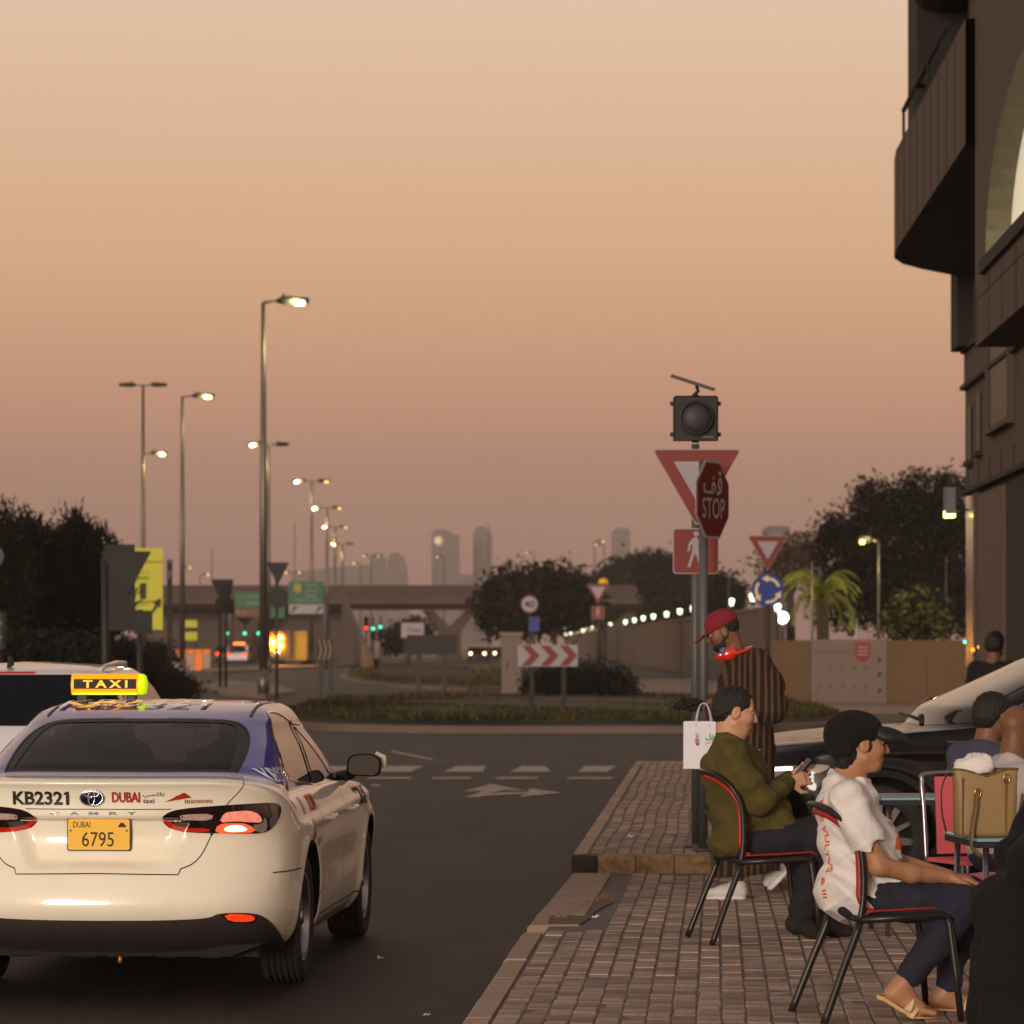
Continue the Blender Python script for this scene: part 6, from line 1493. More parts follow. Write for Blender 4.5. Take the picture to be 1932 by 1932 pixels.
for sg in (1, -1):
    f_ = (lambda P: P) if sg > 0 else mirror
    sw2 = BS.inv(chaikin([(.60, 1.20), (.80, 1.42), (1.2, 1.53), (1.65, 1.53), (2.15, 1.46), (2.72, 1.22), (2.76, 1.18), (1.7, 1.18)], 1), 'yz', (.7, bsm-.5), (11.6, 17.4))
    g_ = BS.patch('side_window', f_(sw2), m_dglass, bc, offs=.004, ds=.06, dt=.3); BS.strip('window_trim', f_(sw2), .016, m_chrome, g_, .007, closed=True)
    for yw in (.95, 3.72):
        wh = wheel(bc, sg*.80, yw, .36, .235, sg, spokes=12, rim_r=.74); 
        A_ = ba[0] if yw < 2 else ba[1]
        a = np.array([p[0] for p in A_])*sg; b = np.array([p[1] for p in A_]); P = BS.S(a, b); n = len(P); Q = P.copy(); Q[:, 0] -= sg*.3
        MB().add([tuple(p) for p in P]+[tuple(p) for p in Q], [(i, i+1, n+i+1, n+i) for i in range(n-1)], 0, True).build('wheel_arch', m_gap, bc); MB().add([tuple(p) for p in Q], [tuple(range(n))]).build('arch_liner', m_gap, bc)
        BS.strip('arch_trim', f_(A_), .05, mat('arch_trim_dark', (34, 33, 36), .5), bc, .006)
    hl = BS.inv(chaikin([(4.05, .86), (4.30, .845), (4.46, .83), (4.45, .76), (4.25, .78), (4.08, .81)], 1), 'yz', (bsm-1.9, bsm-.05), (3, 9))
    H_ = BS.patch('headlamp', f_(hl), mat('headlamp_glass', (150, 150, 150), .08, metal=.6), bc, offs=.006, ds=.03, dt=.2, rim=.01)
    hs = BS.inv([(4.28, .838), (4.36, .832), (4.45, .822), (4.45, .80), (4.36, .81), (4.28, .816)], 'yz', (bsm-1.9, bsm-.05), (3, 9)); BS.patch('running_light', f_(hs), glow('running_light', (255, 244, 220), 3.2), H_, offs=.012, ds=.03, dt=.15)
    ln = BS.inv([(y_, 1.0-.03*(3.4-y_)*.2) for y_ in np.linspace(1.0, 3.25, 16)], 'yz', (.8, bsm-.9), (4, 11)); BS.strip('side_reflection_trim', f_(ln), .012, mat('satin_trim', (90, 96, 84), .25, metal=.8), bc, .006)
    for yy in (1.85, 2.9): BS.strip('door_gap', f_(BS.inv([(yy, z_) for z_ in np.linspace(.45, 1.12, 12)], 'yz', (.7, bsm-.5), (1, 11.9))), .007, m_gap, bc, .003)
    mxx = sg*1.02; MB().tube([(sg*.86, 2.72, 1.17), (mxx, 2.70, 1.19), (mxx+sg*.1, 2.69, 1.20)], [(.04, .03), (.09, .07), (.05, .05)], 10).build('door_mirror', m_bcar, bc)
gr = BS.patch('grille', [(bsm-.42, 2.6), (bsm-.01, 2.6), (bsm-.01, 6.0), (bsm-.38, 6.0)], m_trim, bc, offs=.005, ds=.04, dt=.3); BS.patch('grille', mirror([(bsm-.42, 2.6), (bsm-.01, 2.6), (bsm-.01, 6.0), (bsm-.38, 6.0)]), m_trim, bc, offs=.005, ds=.04, dt=.3)
MB().tube([(-.55, 3.30, 1.135), (-.2, 3.27, 1.16), (.1, 3.24, 1.175)], .012, 6).build('wiper', m_trim, bc); MB().tube([(-.66, 3.34, 1.11), (-.60, 3.32, 1.165), (-.50, 3.30, 1.155)], .018, 6).build('wiper_hub', m_trim, bc)
MB().box((0, 2.3, .30), (1.5, 3.9, .16)).build('underbody', m_under, bc)

# ---------------------------------------------------------------- small distant vehicles
def far_car(u, Y, label, paint, L=4.4, roof_glow=False, rear=True, hd=1.45):
    x = atx(u, Y); t = thing('distant_car', (x, Y, 0), label, 'car', 0, 'distant cars beyond the roundabout')
    pr_ = [(0, .35), (.05, .75), (.25, .95), (.75, 1.0), (1.25, hd-.05), (2.6, hd), (3.3, 1.0), (4.2, .85), (4.4, .6), (4.35, .3), (.1, .25)]
    MB().prism(pr_, -.88, .88, 'X').build('body', paint, t)
    MB().prism([(.78, 1.02), (1.27, hd-.1), (2.55, hd-.08), (3.1, 1.02)], -.9, .9, 'X').build('windows', m_dglass, t)
    MB().add([(-.7, .5, 1.0), (.7, .5, 1.0), (.6, 1.18, hd-.08), (-.6, 1.18, hd-.08)], [(0, 1, 2, 3)]).build('rear_window', m_dglass, t)
    for sx in (-.8, .8):
        for yy in (.85, 3.5): MB().cyl((sx, yy, .32), .32, .2, 16, axis='X').build('wheel', m_rub, t)
        MB().lathe([(.001, .06), (.11, .04), (.14, 0)], 12, o=(sx*.82, .02 if rear else -.02, .78), axis='Y').build('tail_lamp' if rear else 'headlamp', glow('far_tail', (255, 60, 24), 3) if rear else glow('far_head', (255, 226, 170), 5), t)
    if roof_glow: MB().box((0, 1.8, hd+.12), (1.1, .25, .2)).build('roof_sign', glow('far_roof_sign', (255, 120, 40), 2.5), t)
    return t
far_car(447, 300, 'far taxi with glowing orange roof sign under the flyover', m_wcar, roof_glow=True, hd=1.6)
far_car(457, 316, 'far dark car beside the glowing taxi', m_bcar)
far_car(423, 330, 'far car with red lamps left of the glowing taxi', mat('car_brown', (60, 40, 34), .4))
for i, u in enumerate((901, 921, 938)): far_car(u, 330+i*14, ['far car with headlamps on, nearest the hoop rails', 'middle far car with headlamps on', 'far car with headlamps on beside the cabinet'][i], m_bcar, rear=False)
# works lorry with blazing arrow board
Yl = 255.0; kl = Yl/FPX
t = thing('works_lorry', (atx(525, Yl), Yl, 0), 'works lorry with blazing orange arrow lamps beside the tallest street lamp', 'lorry')
MB().prism([(0, .5), (0, 2.6), (4.2, 2.6), (4.2, .5)], -.3, 2.1, 'X').build('lorry_body', mat('lorry_yellow', (112, 100, 24), .6), t); MB().prism([(4.3, .5), (4.3, 2.5), (5.6, 2.5), (6.1, 1.5), (6.2, .5)], -.2, 2.0, 'X').build('cab', mat('lorry_yellow', (200, 150, 30), .5), t)
for sx in (0, 1.8):
    for yy in (1.0, 5.2): MB().cyl((sx, yy, .48), .48, .3, 18, axis='X').build('wheel', m_rub, t)
MB().box((-.05, -.25, 1.7), (1.9, .12, 1.9)).build('arrow_board', m_black, t)
g_ob = glow('arrow_lamp', (255, 180, 80), 16); g_or = glow('arrow_halo', (255, 104, 12), 1.1)
for dx, v in ((-18, 1205), (4, 1204), (-18, 1219), (-10, 1212), (4, 1218)): MB().lathe([(.001, .14), (.17, .09), (.21, 0)], 14, o=(dx*kl, -.32, atz(v, Yl)), axis='Y').build('arrow_lamp', g_ob, t); MB().lathe([(.2, .02), (.40, .05), (.43, 0)], 18, o=(dx*kl, -.33, atz(v, Yl)), axis='Y').build('lamp_halo', g_or, t)  # glowing orange discs added behind the bulbs as their halo
MB().lathe([(.001, .1), (.12, .07), (.15, 0)], 12, o=(-2*kl, -.3, atz(1231, Yl)), axis='Y').build('work_lamp', glow('work_lamp', (210, 235, 255), 12), t)
ol = bpy.data.lights.new('arrow_board_light', 'POINT'); ol.energy = 1600; ol.color = (1, .42, .06); ol.shadow_soft_size = .6
oo = bpy.data.objects.new('lamp_light', ol); COL.objects.link(oo); oo.location = (atx(518, Yl), Yl-.8, 1.6)
# ---------------------------------------------------------------- bodies: blended distance field, meshed as one continuous surface
def smin(a, b, k):
    h = np.clip(.5+.5*(b-a)/k, 0, 1); return b*(1-h)+a*h-k*h*(1-h)
class Field:
    def __init__(s): s.p = []
    def cap(s, a, b, ra, rb=None, k=.03, op='+'): s.p.append(('c', np.array(a, float), np.array(b, float), ra, ra if rb is None else rb, k, op)); return s
    def ell(s, c, r, k=.03, op='+', M=None): s.p.append(('e', np.array(c, float), np.array(r, float), None if M is None else np.array(M), 0, k, op)); return s
    def plane(s, c, n, k=.004): s.p.append(('p', np.array(c, float), np.array(n, float)/np.linalg.norm(n), 0, 0, k, '&')); return s
    def chain(s, pts, rs, k=.03):
        for i in range(len(pts)-1): s.cap(pts[i], pts[i+1], rs[i], rs[i+1], k)
        return s
    def ev(s, P, sub=None):
        P = P.astype(np.float32); d = np.full(len(P), 10., np.float32)
        for i, (t, a, b, c, e, k, op) in enumerate(s.p):
            if sub is not None and i not in sub: continue
            q = s.one(i, P)
            if op == '+': d = smin(d, q, k)
            elif op == '-': d = -smin(-d, q, k)
            else: d = -smin(-d, -q, k)
        return d
    def one(s, i, P):
        t, a, b, c, e, k, op = s.p[i]; f4 = np.float32
        if t == 'c':
            ab = (b-a).astype(f4); l2 = f4(ab.dot(ab)+1e-9); X = P-a.astype(f4); h = np.clip((X @ ab)/l2, 0, 1); X = X-h[:, None]*ab; return np.sqrt(np.einsum('ij,ij->i', X, X))-(f4(c)+f4(e-c)*h)
        if t == 'e':
            X = P-a.astype(f4)
            if c is not None: X = X @ c.astype(f4)
            X = X/b.astype(f4); k0 = np.sqrt(np.einsum('ij,ij->i', X, X)); X = X/b.astype(f4); k1 = np.sqrt(np.einsum('ij,ij->i', X, X)); return np.where(k0 < 1e-3, -f4(b.min()), k0*(k0-1)/np.maximum(k1, 1e-6)).astype(f4)
        return (P-a.astype(f4)) @ b.astype(f4)
    def near(s, c, rad):
        """indices of the primitives that can matter inside a ball"""
        C = np.array([c], np.float32); D = [float(s.one(i, C)[0]) for i in range(len(s.p))]
        mn = min([D[i] for i in range(len(D)) if s.p[i][6] == '+']); out = set()
        for i, q in enumerate(D):
            k = s.p[i][5]; op = s.p[i][6]
            if op == '&' or (op == '+' and q < max(mn, 0)+2*rad+2*k+.03) or (op == '-' and q < rad+2*k+.03): out.add(i)
        return out
    def bounds(s, pad=.03):
        lo = np.full(3, 1e9); hi = -lo
        for t, a, b, c, e, k, op in s.p:
            if op != '+': continue
            if t == 'c':
                r = max(c, e)
                for q in (a, b): lo = np.minimum(lo, q-r); hi = np.maximum(hi, q+r)
            elif t == 'e': r = b.max(); lo = np.minimum(lo, a-r); hi = np.maximum(hi, a+r)
        return lo-pad, hi+pad
def net(F, vox, disp=None):
    """surface nets on the blocks that touch the surface"""
    lo, hi = F.bounds(); B = 8; n = np.ceil((hi-lo)/vox/B).astype(int)*B+1; V = np.full(n, 1.0, np.float32)
    nb = (n-1)//B; I = np.stack(np.meshgrid(*[np.arange(k) for k in nb], indexing='ij'), -1).reshape(-1, 3)
    C = lo+(I+.5)*B*vox; d = F.ev(C); act = I[np.abs(d) < B*vox*1.25+.02]; ins = I[d < -(B*vox*1.25+.02)]
    for i, j, k in ins: V[i*B:i*B+B+1, j*B:j*B+B+1, k*B:k*B+B+1] = -1
    o = np.stack(np.meshgrid(*[np.arange(B+1)]*3, indexing='ij'), -1).reshape(-1, 3)
    key = (act//3) @ np.array([1, 1000, 1000000]); grp = {}
    for i_, k_ in enumerate(key): grp.setdefault(int(k_), []).append(i_)
    for lst in grp.values():
        A = act[lst]; idx = (A[:, None, :]*B+o[None]).reshape(-1, 3); P = lo+idx*vox; cen = (P.min(0)+P.max(0))/2; q = F.ev(P, F.near(cen, float(np.linalg.norm(P.max(0)-P.min(0)))/2))
        if disp is not None: q = q+disp(P)
        V[idx[:, 0], idx[:, 1], idx[:, 2]] = q
    S = V < 0
    c = [S[a:n[0]-1+a, b:n[1]-1+b, e:n[2]-1+e] for a in (0, 1) for b in (0, 1) for e in (0, 1)]
    sm_ = sum(x.astype(np.int8) for x in c); act_c = (sm_ > 0) & (sm_ < 8); ci = np.argwhere(act_c); vid = np.full(act_c.shape, -1, np.int32); vid[act_c] = np.arange(len(ci))
    acc = np.zeros((len(ci), 3)); cnt = np.zeros(len(ci)); cor = np.array([(a, b, e) for a in (0, 1) for b in (0, 1) for e in (0, 1)])
    for a in range(8):
        for b in range(a+1, 8):
            if np.abs(cor[a]-cor[b]).sum() != 1: continue
            va = V[tuple((ci+cor[a]).T)]; vb = V[tuple((ci+cor[b]).T)]; m = (va < 0) != (vb < 0); t = np.where(m, va/np.where(m, va-vb, 1), 0)
            p = cor[a]+(cor[b]-cor[a])*t[:, None]; acc[m] += p[m]; cnt[m] += 1
    verts = lo+(ci+acc/np.maximum(cnt, 1)[:, None])*vox
    faces = []
    for ax in range(3):
        u, w = (ax+1) % 3, (ax+2) % 3; sl0 = [slice(None)]*3; sl1 = [slice(None)]*3; sl0[ax] = slice(0, -1); sl1[ax] = slice(1, None)
        A, Bv = S[tuple(sl0)], S[tuple(sl1)]; e = np.argwhere(A != Bv); e = e[(e[:, u] > 0) & (e[:, w] > 0) & (e[:, u] < n[u]-1) & (e[:, w] < n[w]-1)]
        if not len(e): continue
        du = np.zeros(3, int); du[u] = 1; dw = np.zeros(3, int); dw[w] = 1
        q = np.stack([vid[tuple((e-du-dw).T)], vid[tuple((e-dw).T)], vid[tuple(e.T)], vid[tuple((e-du).T)]], 1)
        inside = A[tuple(e.T)]; q = np.where(inside[:, None], q, q[:, ::-1]); faces.append(q)
    faces = np.concatenate(faces); return verts, faces
def field_obj(name, F, vox, m, parent, disp=None, M=None):
    v, f = net(F, vox, disp)
    me = bpy.data.meshes.new(name); me.from_pydata(v.tolist(), [], f.tolist()); me.materials.append(m)
    me.polygons.foreach_set('use_smooth', [True]*len(me.polygons)); me.update()
    return link(name, me, parent)
def folds(amp=.004, f=(38, 30, 22), ph=0.0):
    def d(P):
        x, y, z = P[:, 0], P[:, 1], P[:, 2]
        rg = lambda a: (1-np.abs(np.sin(a)))**3
        return -amp*.9*(rg(f[0]*.55*(x*.8+z*.9)+1.5*np.sin(13*y+6*x+ph))+.8*rg(f[1]*.5*(z*.9-x*.6)+1.7*np.sin(10*x+5*y)+ph))+amp*(np.sin(f[0]*x+7*np.sin(9*z+ph)+ph)*.5+np.sin(f[1]*z+5*np.sin(11*x+ph)+4*y)*.6+np.sin(f[2]*(x+z)*1.7+6*np.sin(8*y)+ph)*.5)
    return d
def head(F, c, yaw, pitch=0.0, s=1.0, roll=0.0, ears=True):
    """add a head to a field; returns a function mapping head-local (forward, side, up) to the figure's space"""
    cy_, sy = math.cos(yaw), math.sin(yaw); M = Matrix.Rotation(yaw, 3, 'Z') @ Matrix.Rotation(-pitch, 3, 'Y') @ Matrix.Rotation(roll, 3, 'X')
    T = lambda f, r, u: np.array(c)+np.array(M @ Vector((f*s, r*s, u*s))); Mn = np.array(M)
    E = lambda p, r, k=.02, op='+': F.ell(T(*p), [q*s for q in r], k*s, op, Mn)
    C_ = lambda a, b, ra, rb=None, k=.012, op='+': F.cap(T(*a), T(*b), ra*s, (ra if rb is None else rb)*s, k*s, op)
    E((-.012, 0, .032), (.100, .077, .092)); E((.030, 0, -.030), (.066, .060, .080), .03); C_((.052, -.022, -.088), (.052, .022, -.088), .026, k=.03); E((.074, 0, -.098), (.018, .020, .016), .02)
    for sg in (-1, 1):
        E((.052, sg*.040, -.022), (.034, .024, .028), .03); C_((.005, sg*.056, -.060), (.050, sg*.030, -.090), .020, .018, .025)
        E((.102, sg*.033, .010), (.020, .020, .014), .012, '-')
        C_((.084, sg*.012, .034), (.074, sg*.048, .030), .010, .008, .014)
        E((.096, sg*.012, -.030), (.012, .008, .009), .008)
        if ears: E((-.006, sg*.080, -.006), (.024, .010, .034), .008); E((.004, sg*.092, -.004), (.013, .008, .020), .005, '-')
    C_((.088, 0, .022), (.112, 0, -.024), .010, .0135, .012)
    C_((.088, -.018, -.057), (.088, .018, -.057), .0075, k=.008); C_((.085, -.016, -.070), (.085, .016, -.070), .0085, k=.008); C_((.098, -.02, -.0635), (.098, .02, -.0635), .0035, k=.004, op='-')
    return T, Mn
def hand(F, w, d, n, curl=.5, side=1, s=1.0, spread=.10, thumb=.5):
    """w wrist, d direction of the palm, n back-of-hand normal; side=+1 puts the thumb on d x n"""
    w = Vector(w); d = Vector(d).normalized(); n = Vector(n); n = (n-d*n.dot(d)).normalized(); t = d.cross(n).normalized()*side
    for q in (-.026, -.009, .009, .026): F.cap(w+d*.012*s+t*q*.7*s, w+d*.085*s+t*q*s, .014*s, .0125*s, .014*s)
    for i, (q, L) in enumerate(((.030, .072), (.010, .080), (-.010, .075), (-.029, .058))):
        p = w+d*.088*s+t*q*s; a = curl*.55+i*.06; dd = (d+t*q*spread*20).normalized()
        for seg, r0, r1 in ((.46, .0098, .0092), (.31, .0092, .0086), (.23, .0086, .0075)):
            v = dd*math.cos(a)-n*math.sin(a); e = p+v*L*seg*s; F.cap(p, e, r0*s, r1*s, .005*s); p = e; a += curl*.85
    p = w+d*.028*s+t*.030*s; v = (t*.8+d*.6-n*.25*thumb).normalized(); e = p+v*.042*s; F.cap(p, e, .0135*s, .0115*s, .012*s); v2 = (d*.9+t*.25-n*thumb*.6).normalized(); F.cap(e, e+v2*.032*s, .0112*s, .0095*s, .006*s)
m_skin_w = mat('skin_tan', (172, 124, 92), .46, var=.10, scale=18, spec=.45, bump=.15, bscale=150); m_skin_l = mat('skin_light', (190, 144, 116), .46, var=.10, scale=18, spec=.45, bump=.15, bscale=150); m_skin_d = mat('skin_brown', (116, 78, 56), .45, var=.12, scale=18, spec=.45, bump=.15, bscale=150)
m_hair = mat('black_hair', (22, 19, 18), .6, bump=.5, bscale=160, stretch=(1, 1, .25))
def eyes(T, parent, s=1.0, iris=(36, 24, 18)):
    for sg in (-1, 1):
        p = T(.0785, sg*.032, .009); o = MB().lathe([(.001, -.0115*s), (.0075*s, -.0088*s), (.0115*s, 0), (.0075*s, .0088*s), (.001, .0115*s)], 12).build('eye', mat('eye_white', (206, 196, 188), .25), parent, tuple(p))
        q = T(.0885, sg*.032, .008); MB().lathe([(.001, -.005), (.005, -.002), (.005, .002), (.001, .005)], 10).build('iris', mat('iris_dark', iris, .2), o, tuple(Vector(q)-Vector(p)))
def wrap_text(txt, w, h, obj_, org, right, up, ray, m, name, parent, bold=0.0, off_=.003, spacing=1.0):
    """lay lettering on a cloth surface by projecting it along ray"""
    from mathutils.bvhtree import BVHTree
    me = obj_.data; bvh = BVHTree.FromPolygons([v.co for v in me.vertices], [tuple(p.vertices) for p in me.polygons])
    V, F = text_fit(txt, w, h, bold=bold, space=spacing); r_, u_, d_ = Vector(right), Vector(up), Vector(ray).normalized(); P = []; ok = []
    for a, b in V:
        o_ = Vector(org)+r_*a+u_*b; hit = bvh.ray_cast(o_-d_*.5, d_)
        if hit[0] is None: P.append(o_); ok.append(False)
        else: P.append(hit[0]-d_*off_); ok.append(True)
    F = [f for f in F if all(ok[i] for i in f)]
    if F: return MB().add(P, F).build(name, m, parent)
# ---------------------------------------------------------------- cafe chairs, tables and what stands on them
m_tubek = mat('black_tube_frame', (34, 30, 30), .38, var=.1, scale=6); m_redp = mat('red_plastic', (156, 38, 27), .45); m_pink = mat('pink_red_plastic', (204, 92, 102), .45, var=.05, scale=5)
m_tube_s = mat('brushed_steel_tube', (150, 144, 154), .3, metal=.9)
def spl(pts, n=6):
    """Catmull-Rom through points"""
    P = [Vector(p) for p in pts]; P = [P[0]*2-P[1]]+P+[P[-1]*2-P[-2]]; out = []
    for i in range(1, len(P)-2):
        for j in range(n):
            t = j/n; a, b, c, d = P[i-1], P[i], P[i+1], P[i+2]; out.append(.5*((2*b)+(c-a)*t+(2*a-5*b+4*c-d)*t*t+(3*b-a-3*c+d)*t**3))
    out.append(P[-2]); return out
def hoop_chair(loc, rz, label):
    """black tube chair, open hoop back with a red inner band, thin red seat; faces local +x"""
    t = thing('cafe_chair', loc, label, 'chair', rz, 'black and red cafe chairs'); hw = .235
    side = lambda y: [(-.185, y*1.12, 0), (-.10, y*1.05, .22), (-.026, y, .41), (-.006, y, .56), (-.02, y*.99, .72), (-.07, y*.90, .82), (-.125, y*.62, .872)]
    L_ = spl(side(-hw), 5); Rr = spl(side(hw), 5); top = spl([L_[-1], (-.155, -hw*.25, .89), (-.155, hw*.25, .89), Rr[-1]], 5)
    MB().tube(L_[:len(L_)*2//6+1], .0165, 10).build('rear_leg', m_tubek, t); MB().tube(Rr[:len(Rr)*2//6+1], .0165, 10).build('rear_leg', m_tubek, t)
    hp = L_[len(L_)*2//6:]+top[1:-1]+Rr[len(Rr)*2//6:][::-1]
    MB().tube(hp, [(.017, .014)]*len(hp), 10).build('backrest_hoop', m_tubek, t)
    inner = lambda y: [(.035, y, .462), (.0, y, .475), (-.022, y*.99, .52), (-.022, y*.99, .60), (-.032, y*.98, .72), (-.078, y*.88, .80), (-.125, y*.58, .845)]
    A = spl(inner(-hw*.9), 5); B = spl(inner(hw*.9), 5); ib = A+spl([A[-1], (-.15, 0, .862), B[-1]], 5)[1:-1]+B[::-1]
    MB().tube(ib, [(.006, .012)]*len(ib), 8).build('red_band', m_redp, t)
    # seat: thin red sheet with rolled front, black pan below
    P = []; F = []; nx, ny = 12, 8
    for i in range(nx+1):
        for j in range(ny+1):
            u = i/nx; w = -1+2*j/ny; x = .0+.40*u; z = .462+.012*(1-u)*0+.016*u-.018*(1-w*w)*math.sin(math.pi*u)-.03*max(0, u-.92)*8
            P.append((x, w*hw*.98*(1-.06*u), z))
    k0 = len(P); P += [(p[0], p[1], p[2]-.008) for p in P]
    F = [(i*(ny+1)+j, (i+1)*(ny+1)+j, (i+1)*(ny+1)+j+1, i*(ny+1)+j+1) for i in range(nx) for j in range(ny)]; F += [tuple(k0+q for q in f[::-1]) for f in F]
    bd_ = [j for j in range(ny+1)]+[(i)*(ny+1)+ny for i in range(1, nx+1)]+[nx*(ny+1)+j for j in range(ny-1, -1, -1)]+[i*(ny+1) for i in range(nx-1, 0, -1)]
    F += [(bd_[i], bd_[(i+1) % len(bd_)], k0+bd_[(i+1) % len(bd_)], k0+bd_[i]) for i in range(len(bd_))]
    MB().add(P, F, 0, True).build('seat', m_redp, t)
    fr = MB()
    for y in (-hw, hw): fr.tube([(-.02, y, .425), (.18, y*.98, .432), (.33, y*.95, .440), (.375, y*.94, .415)], .0165, 8)
    fr.tube([(.36, -hw*.94, .44), (.36, hw*.94, .44)], .014, 8); fr.tube([(-.02, -hw, .425), (-.02, hw, .425)], .014, 8); fr.build('seat_frame', m_tubek, t)
    for y in (-hw, hw): MB().tube([(.35, y*.94, .44), (.362, y*.96, .40), (.385, y*1.02, .2), (.405, y*1.06, 0)], [.016, .0165, .0155, .014], 10).build('front_leg', m_tubek, t)
    return t
CH1 = (atx(1604, 14.62), 14.62, PZ); CH2 = (atx(1384, 18.42), 18.42, PZ)
hoop_chair(CH1, R(10), 'black and red hoop-back chair under the man in the white T-shirt')
hoop_chair(CH2, R(11), 'black and red hoop-back chair under the man in the olive sweater')
# steel and pink chairs behind the tables
def steel_chair(loc, rz, label):
    t = thing('cafe_chair', loc, label, 'chair', rz, 'steel chairs with pink panels'); hw = .20
    for y in (-hw, hw):
        MB().tube([(.40, y, 0), (.385, y, .44)], .0125, 8).build('leg', m_tube_s, t); MB().tube([(-.04, y*1.05, 0), (.0, y, .42)], .0125, 8).build('leg', m_tube_s, t)
    hp = spl([(.0, -hw, .42), (-.03, -hw, .70), (-.05, -hw, .84), (-.06, -hw*.8, .885), (-.06, hw*.8, .885), (-.05, hw, .84), (-.03, hw, .70), (.0, hw, .42)], 6)
    MB().tube(hp, .0135, 8).build('backrest_frame', m_tube_s, t)
    MB().box((.2, 0, .445), (.42, .40, .02)).build('seat', m_pink, t)
    P = [(-.015-.03*(k/6)**1.3, y, .47+.40*k/6) for k in range(7) for y in (-hw*.62, hw*.62)]
    MB().add(P+[(p[0]-.012, p[1], p[2]) for p in P], [(2*i, 2*i+1, 2*i+3, 2*i+2) for i in range(6)]+[(14+2*i+2, 14+2*i+3, 14+2*i+1, 14+2*i) for i in range(6)]+[(2*i, 2*i+2, 14+2*i+2, 14+2*i) for i in range(6)]+[(2*i+3, 2*i+1, 14+2*i+1, 14+2*i+3) for i in range(6)]+[(12, 13, 27, 26)], 0, False).build('back_panel', m_pink, t)
    return t
steel_chair((atx(1812, 18.2), 18.2, PZ), R(-68), 'steel chair with a pink back panel beyond the blue table')
steel_chair((atx(1960, 16.9), 16.6, PZ), R(150), 'steel chair with a pink seat behind the handbag table')
m_top = mat('pale_blue_tabletop', (120, 168, 184), .18, coat=.5); m_edge = mat('table_edge', (30, 28, 32), .5)
def cafe_table(loc, rz, w, d, label, h=.74):
    t = thing('cafe_table', loc, label, 'table', rz, 'cafe tables')
    MB().bbox((0, 0, h-.006), (w, d, .012), .004).build('table_top', m_top, t); MB().bbox((0, 0, h-.026), (w-.004, d-.004, .027), .004).build('table_rim', m_edge, t)
    for sx in (-1, 1):
        for sy in (-1, 1): MB().tube([(sx*(w/2-.05), sy*(d/2-.05), h-.03), (sx*(w/2-.04), sy*(d/2-.04), 0)], .014, 8).build('leg', m_tube_s, t)
    return t
cafe_table((atx(1752, 18.95), 18.95, PZ), R(4), .62, .6, 'small blue-topped table in front of the black car wheel')
cafe_table((atx(1945, 15.05), 15.05, PZ), R(6), .62, .62, 'blue-topped table carrying the tan handbag')
# tan handbag with paper
hb0 = Vector((atx(1858, 14.92), 14.92, PZ+.742)); k = 14.92/FPX
m_tan = mat('tan_leather', (148, 120, 80), .5, var=.08, scale=8, bump=.15, bscale=200); m_tan2 = mat('tan_leather_dark', (104, 80, 50), .55)
hb = thing('handbag', tuple(hb0), 'tan leather handbag with looped straps on the near table', 'handbag', R(8))
W_, D_, H_ = 116*k, .13, .285
fb = Field(); 
P = []; F = []
lev = [(0, .96, .92), (.02, 1.0, 1.0), (.12, 1.0, .95), (.22, 1.02, .80), (H_-.03, 1.06, .62), (H_, 1.07, .55)]
for z, sx, sy in lev:
    for j in range(24):
        a = 2*math.pi*j/24; c, s_ = math.cos(a), math.sin(a); e = .35
        x = math.copysign(abs(c)**e, c)*W_/2*sx; y = math.copysign(abs(s_)**e, s_)*D_/2*sy
        P.append((x, y, z-(.035*math.exp(-((x+.02)/.05)**2) if z > H_-.04 and y < 0 else 0)))
F = [(i*24+j, i*24+(j+1) % 24, (i+1)*24+(j+1) % 24, (i+1)*24+j) for i in range(len(lev)-1) for j in range(24)]+[tuple(range(23, -1, -1))]
MB().add(P, F, 0, True).build('bag_body', m_tan, hb)
MB().add([(p[0]*.97, p[1]*.9, p[2]-.03) for p in P[-24:]], [tuple(range(24))]).build('bag_lining', m_tan2, hb)
MB().tube([P[-24+j] for j in range(24)], .005, 6, closed=True).build('bag_piping', m_tan2, hb)
for x_ in (-.115, .075): MB().box((x_, -D_/2*.93-.004, .13), (.005, .006, .24)).build('bag_seam', m_tan2, hb)
st1 = spl([(-.05, -.062, .20), (-.065, -.085, .12), (-.085, -.10, .02), (-.078, -.105, -.05), (-.03, -.11, -.085), (.03, -.11, -.07), (.085, -.10, .0), (.12, -.09, .08), (.15, -.06, .18)], 6)
MB().tube(st1, [(.004, .012)]*len(st1), 8).build('bag_strap', m_tan2, hb)
st2 = spl([(-.145, -.01, .26), (-.175, -.03, .26), (-.20, -.04, .20), (-.195, -.03, .10), (-.17, .0, .02)], 6); MB().tube(st2, [(.003, .010)]*len(st2), 8).build('bag_strap', mat('strap_brown', (70, 46, 40), .5), hb)
MB().tube([(-.05+.013*math.cos(a), -.069, .185+.02*math.sin(a)) for a in np.linspace(0, 6.28, 14, endpoint=False)], .003, 6, closed=True).build('bag_clasp', mat('brass_clasp', (200, 160, 80), .25, metal=1), hb)
MB().tube([(.08+.013*math.cos(a), -.055, .245+.02*math.sin(a)) for a in np.linspace(0, 6.28, 14, endpoint=False)], .003, 6, closed=True).build('bag_clasp', mat('brass_clasp', (200, 160, 80), .25, metal=1), hb)
m_paper = mat('white_tissue', (226, 220, 220), .8, var=.04, scale=10)
pp = thing('tissue_paper', (hb0.x-.045, hb0.y, hb0.z+.30), 'crumpled white paper sticking out of the handbag', 'paper')
r_ = random.Random(4); V = []; n = 22
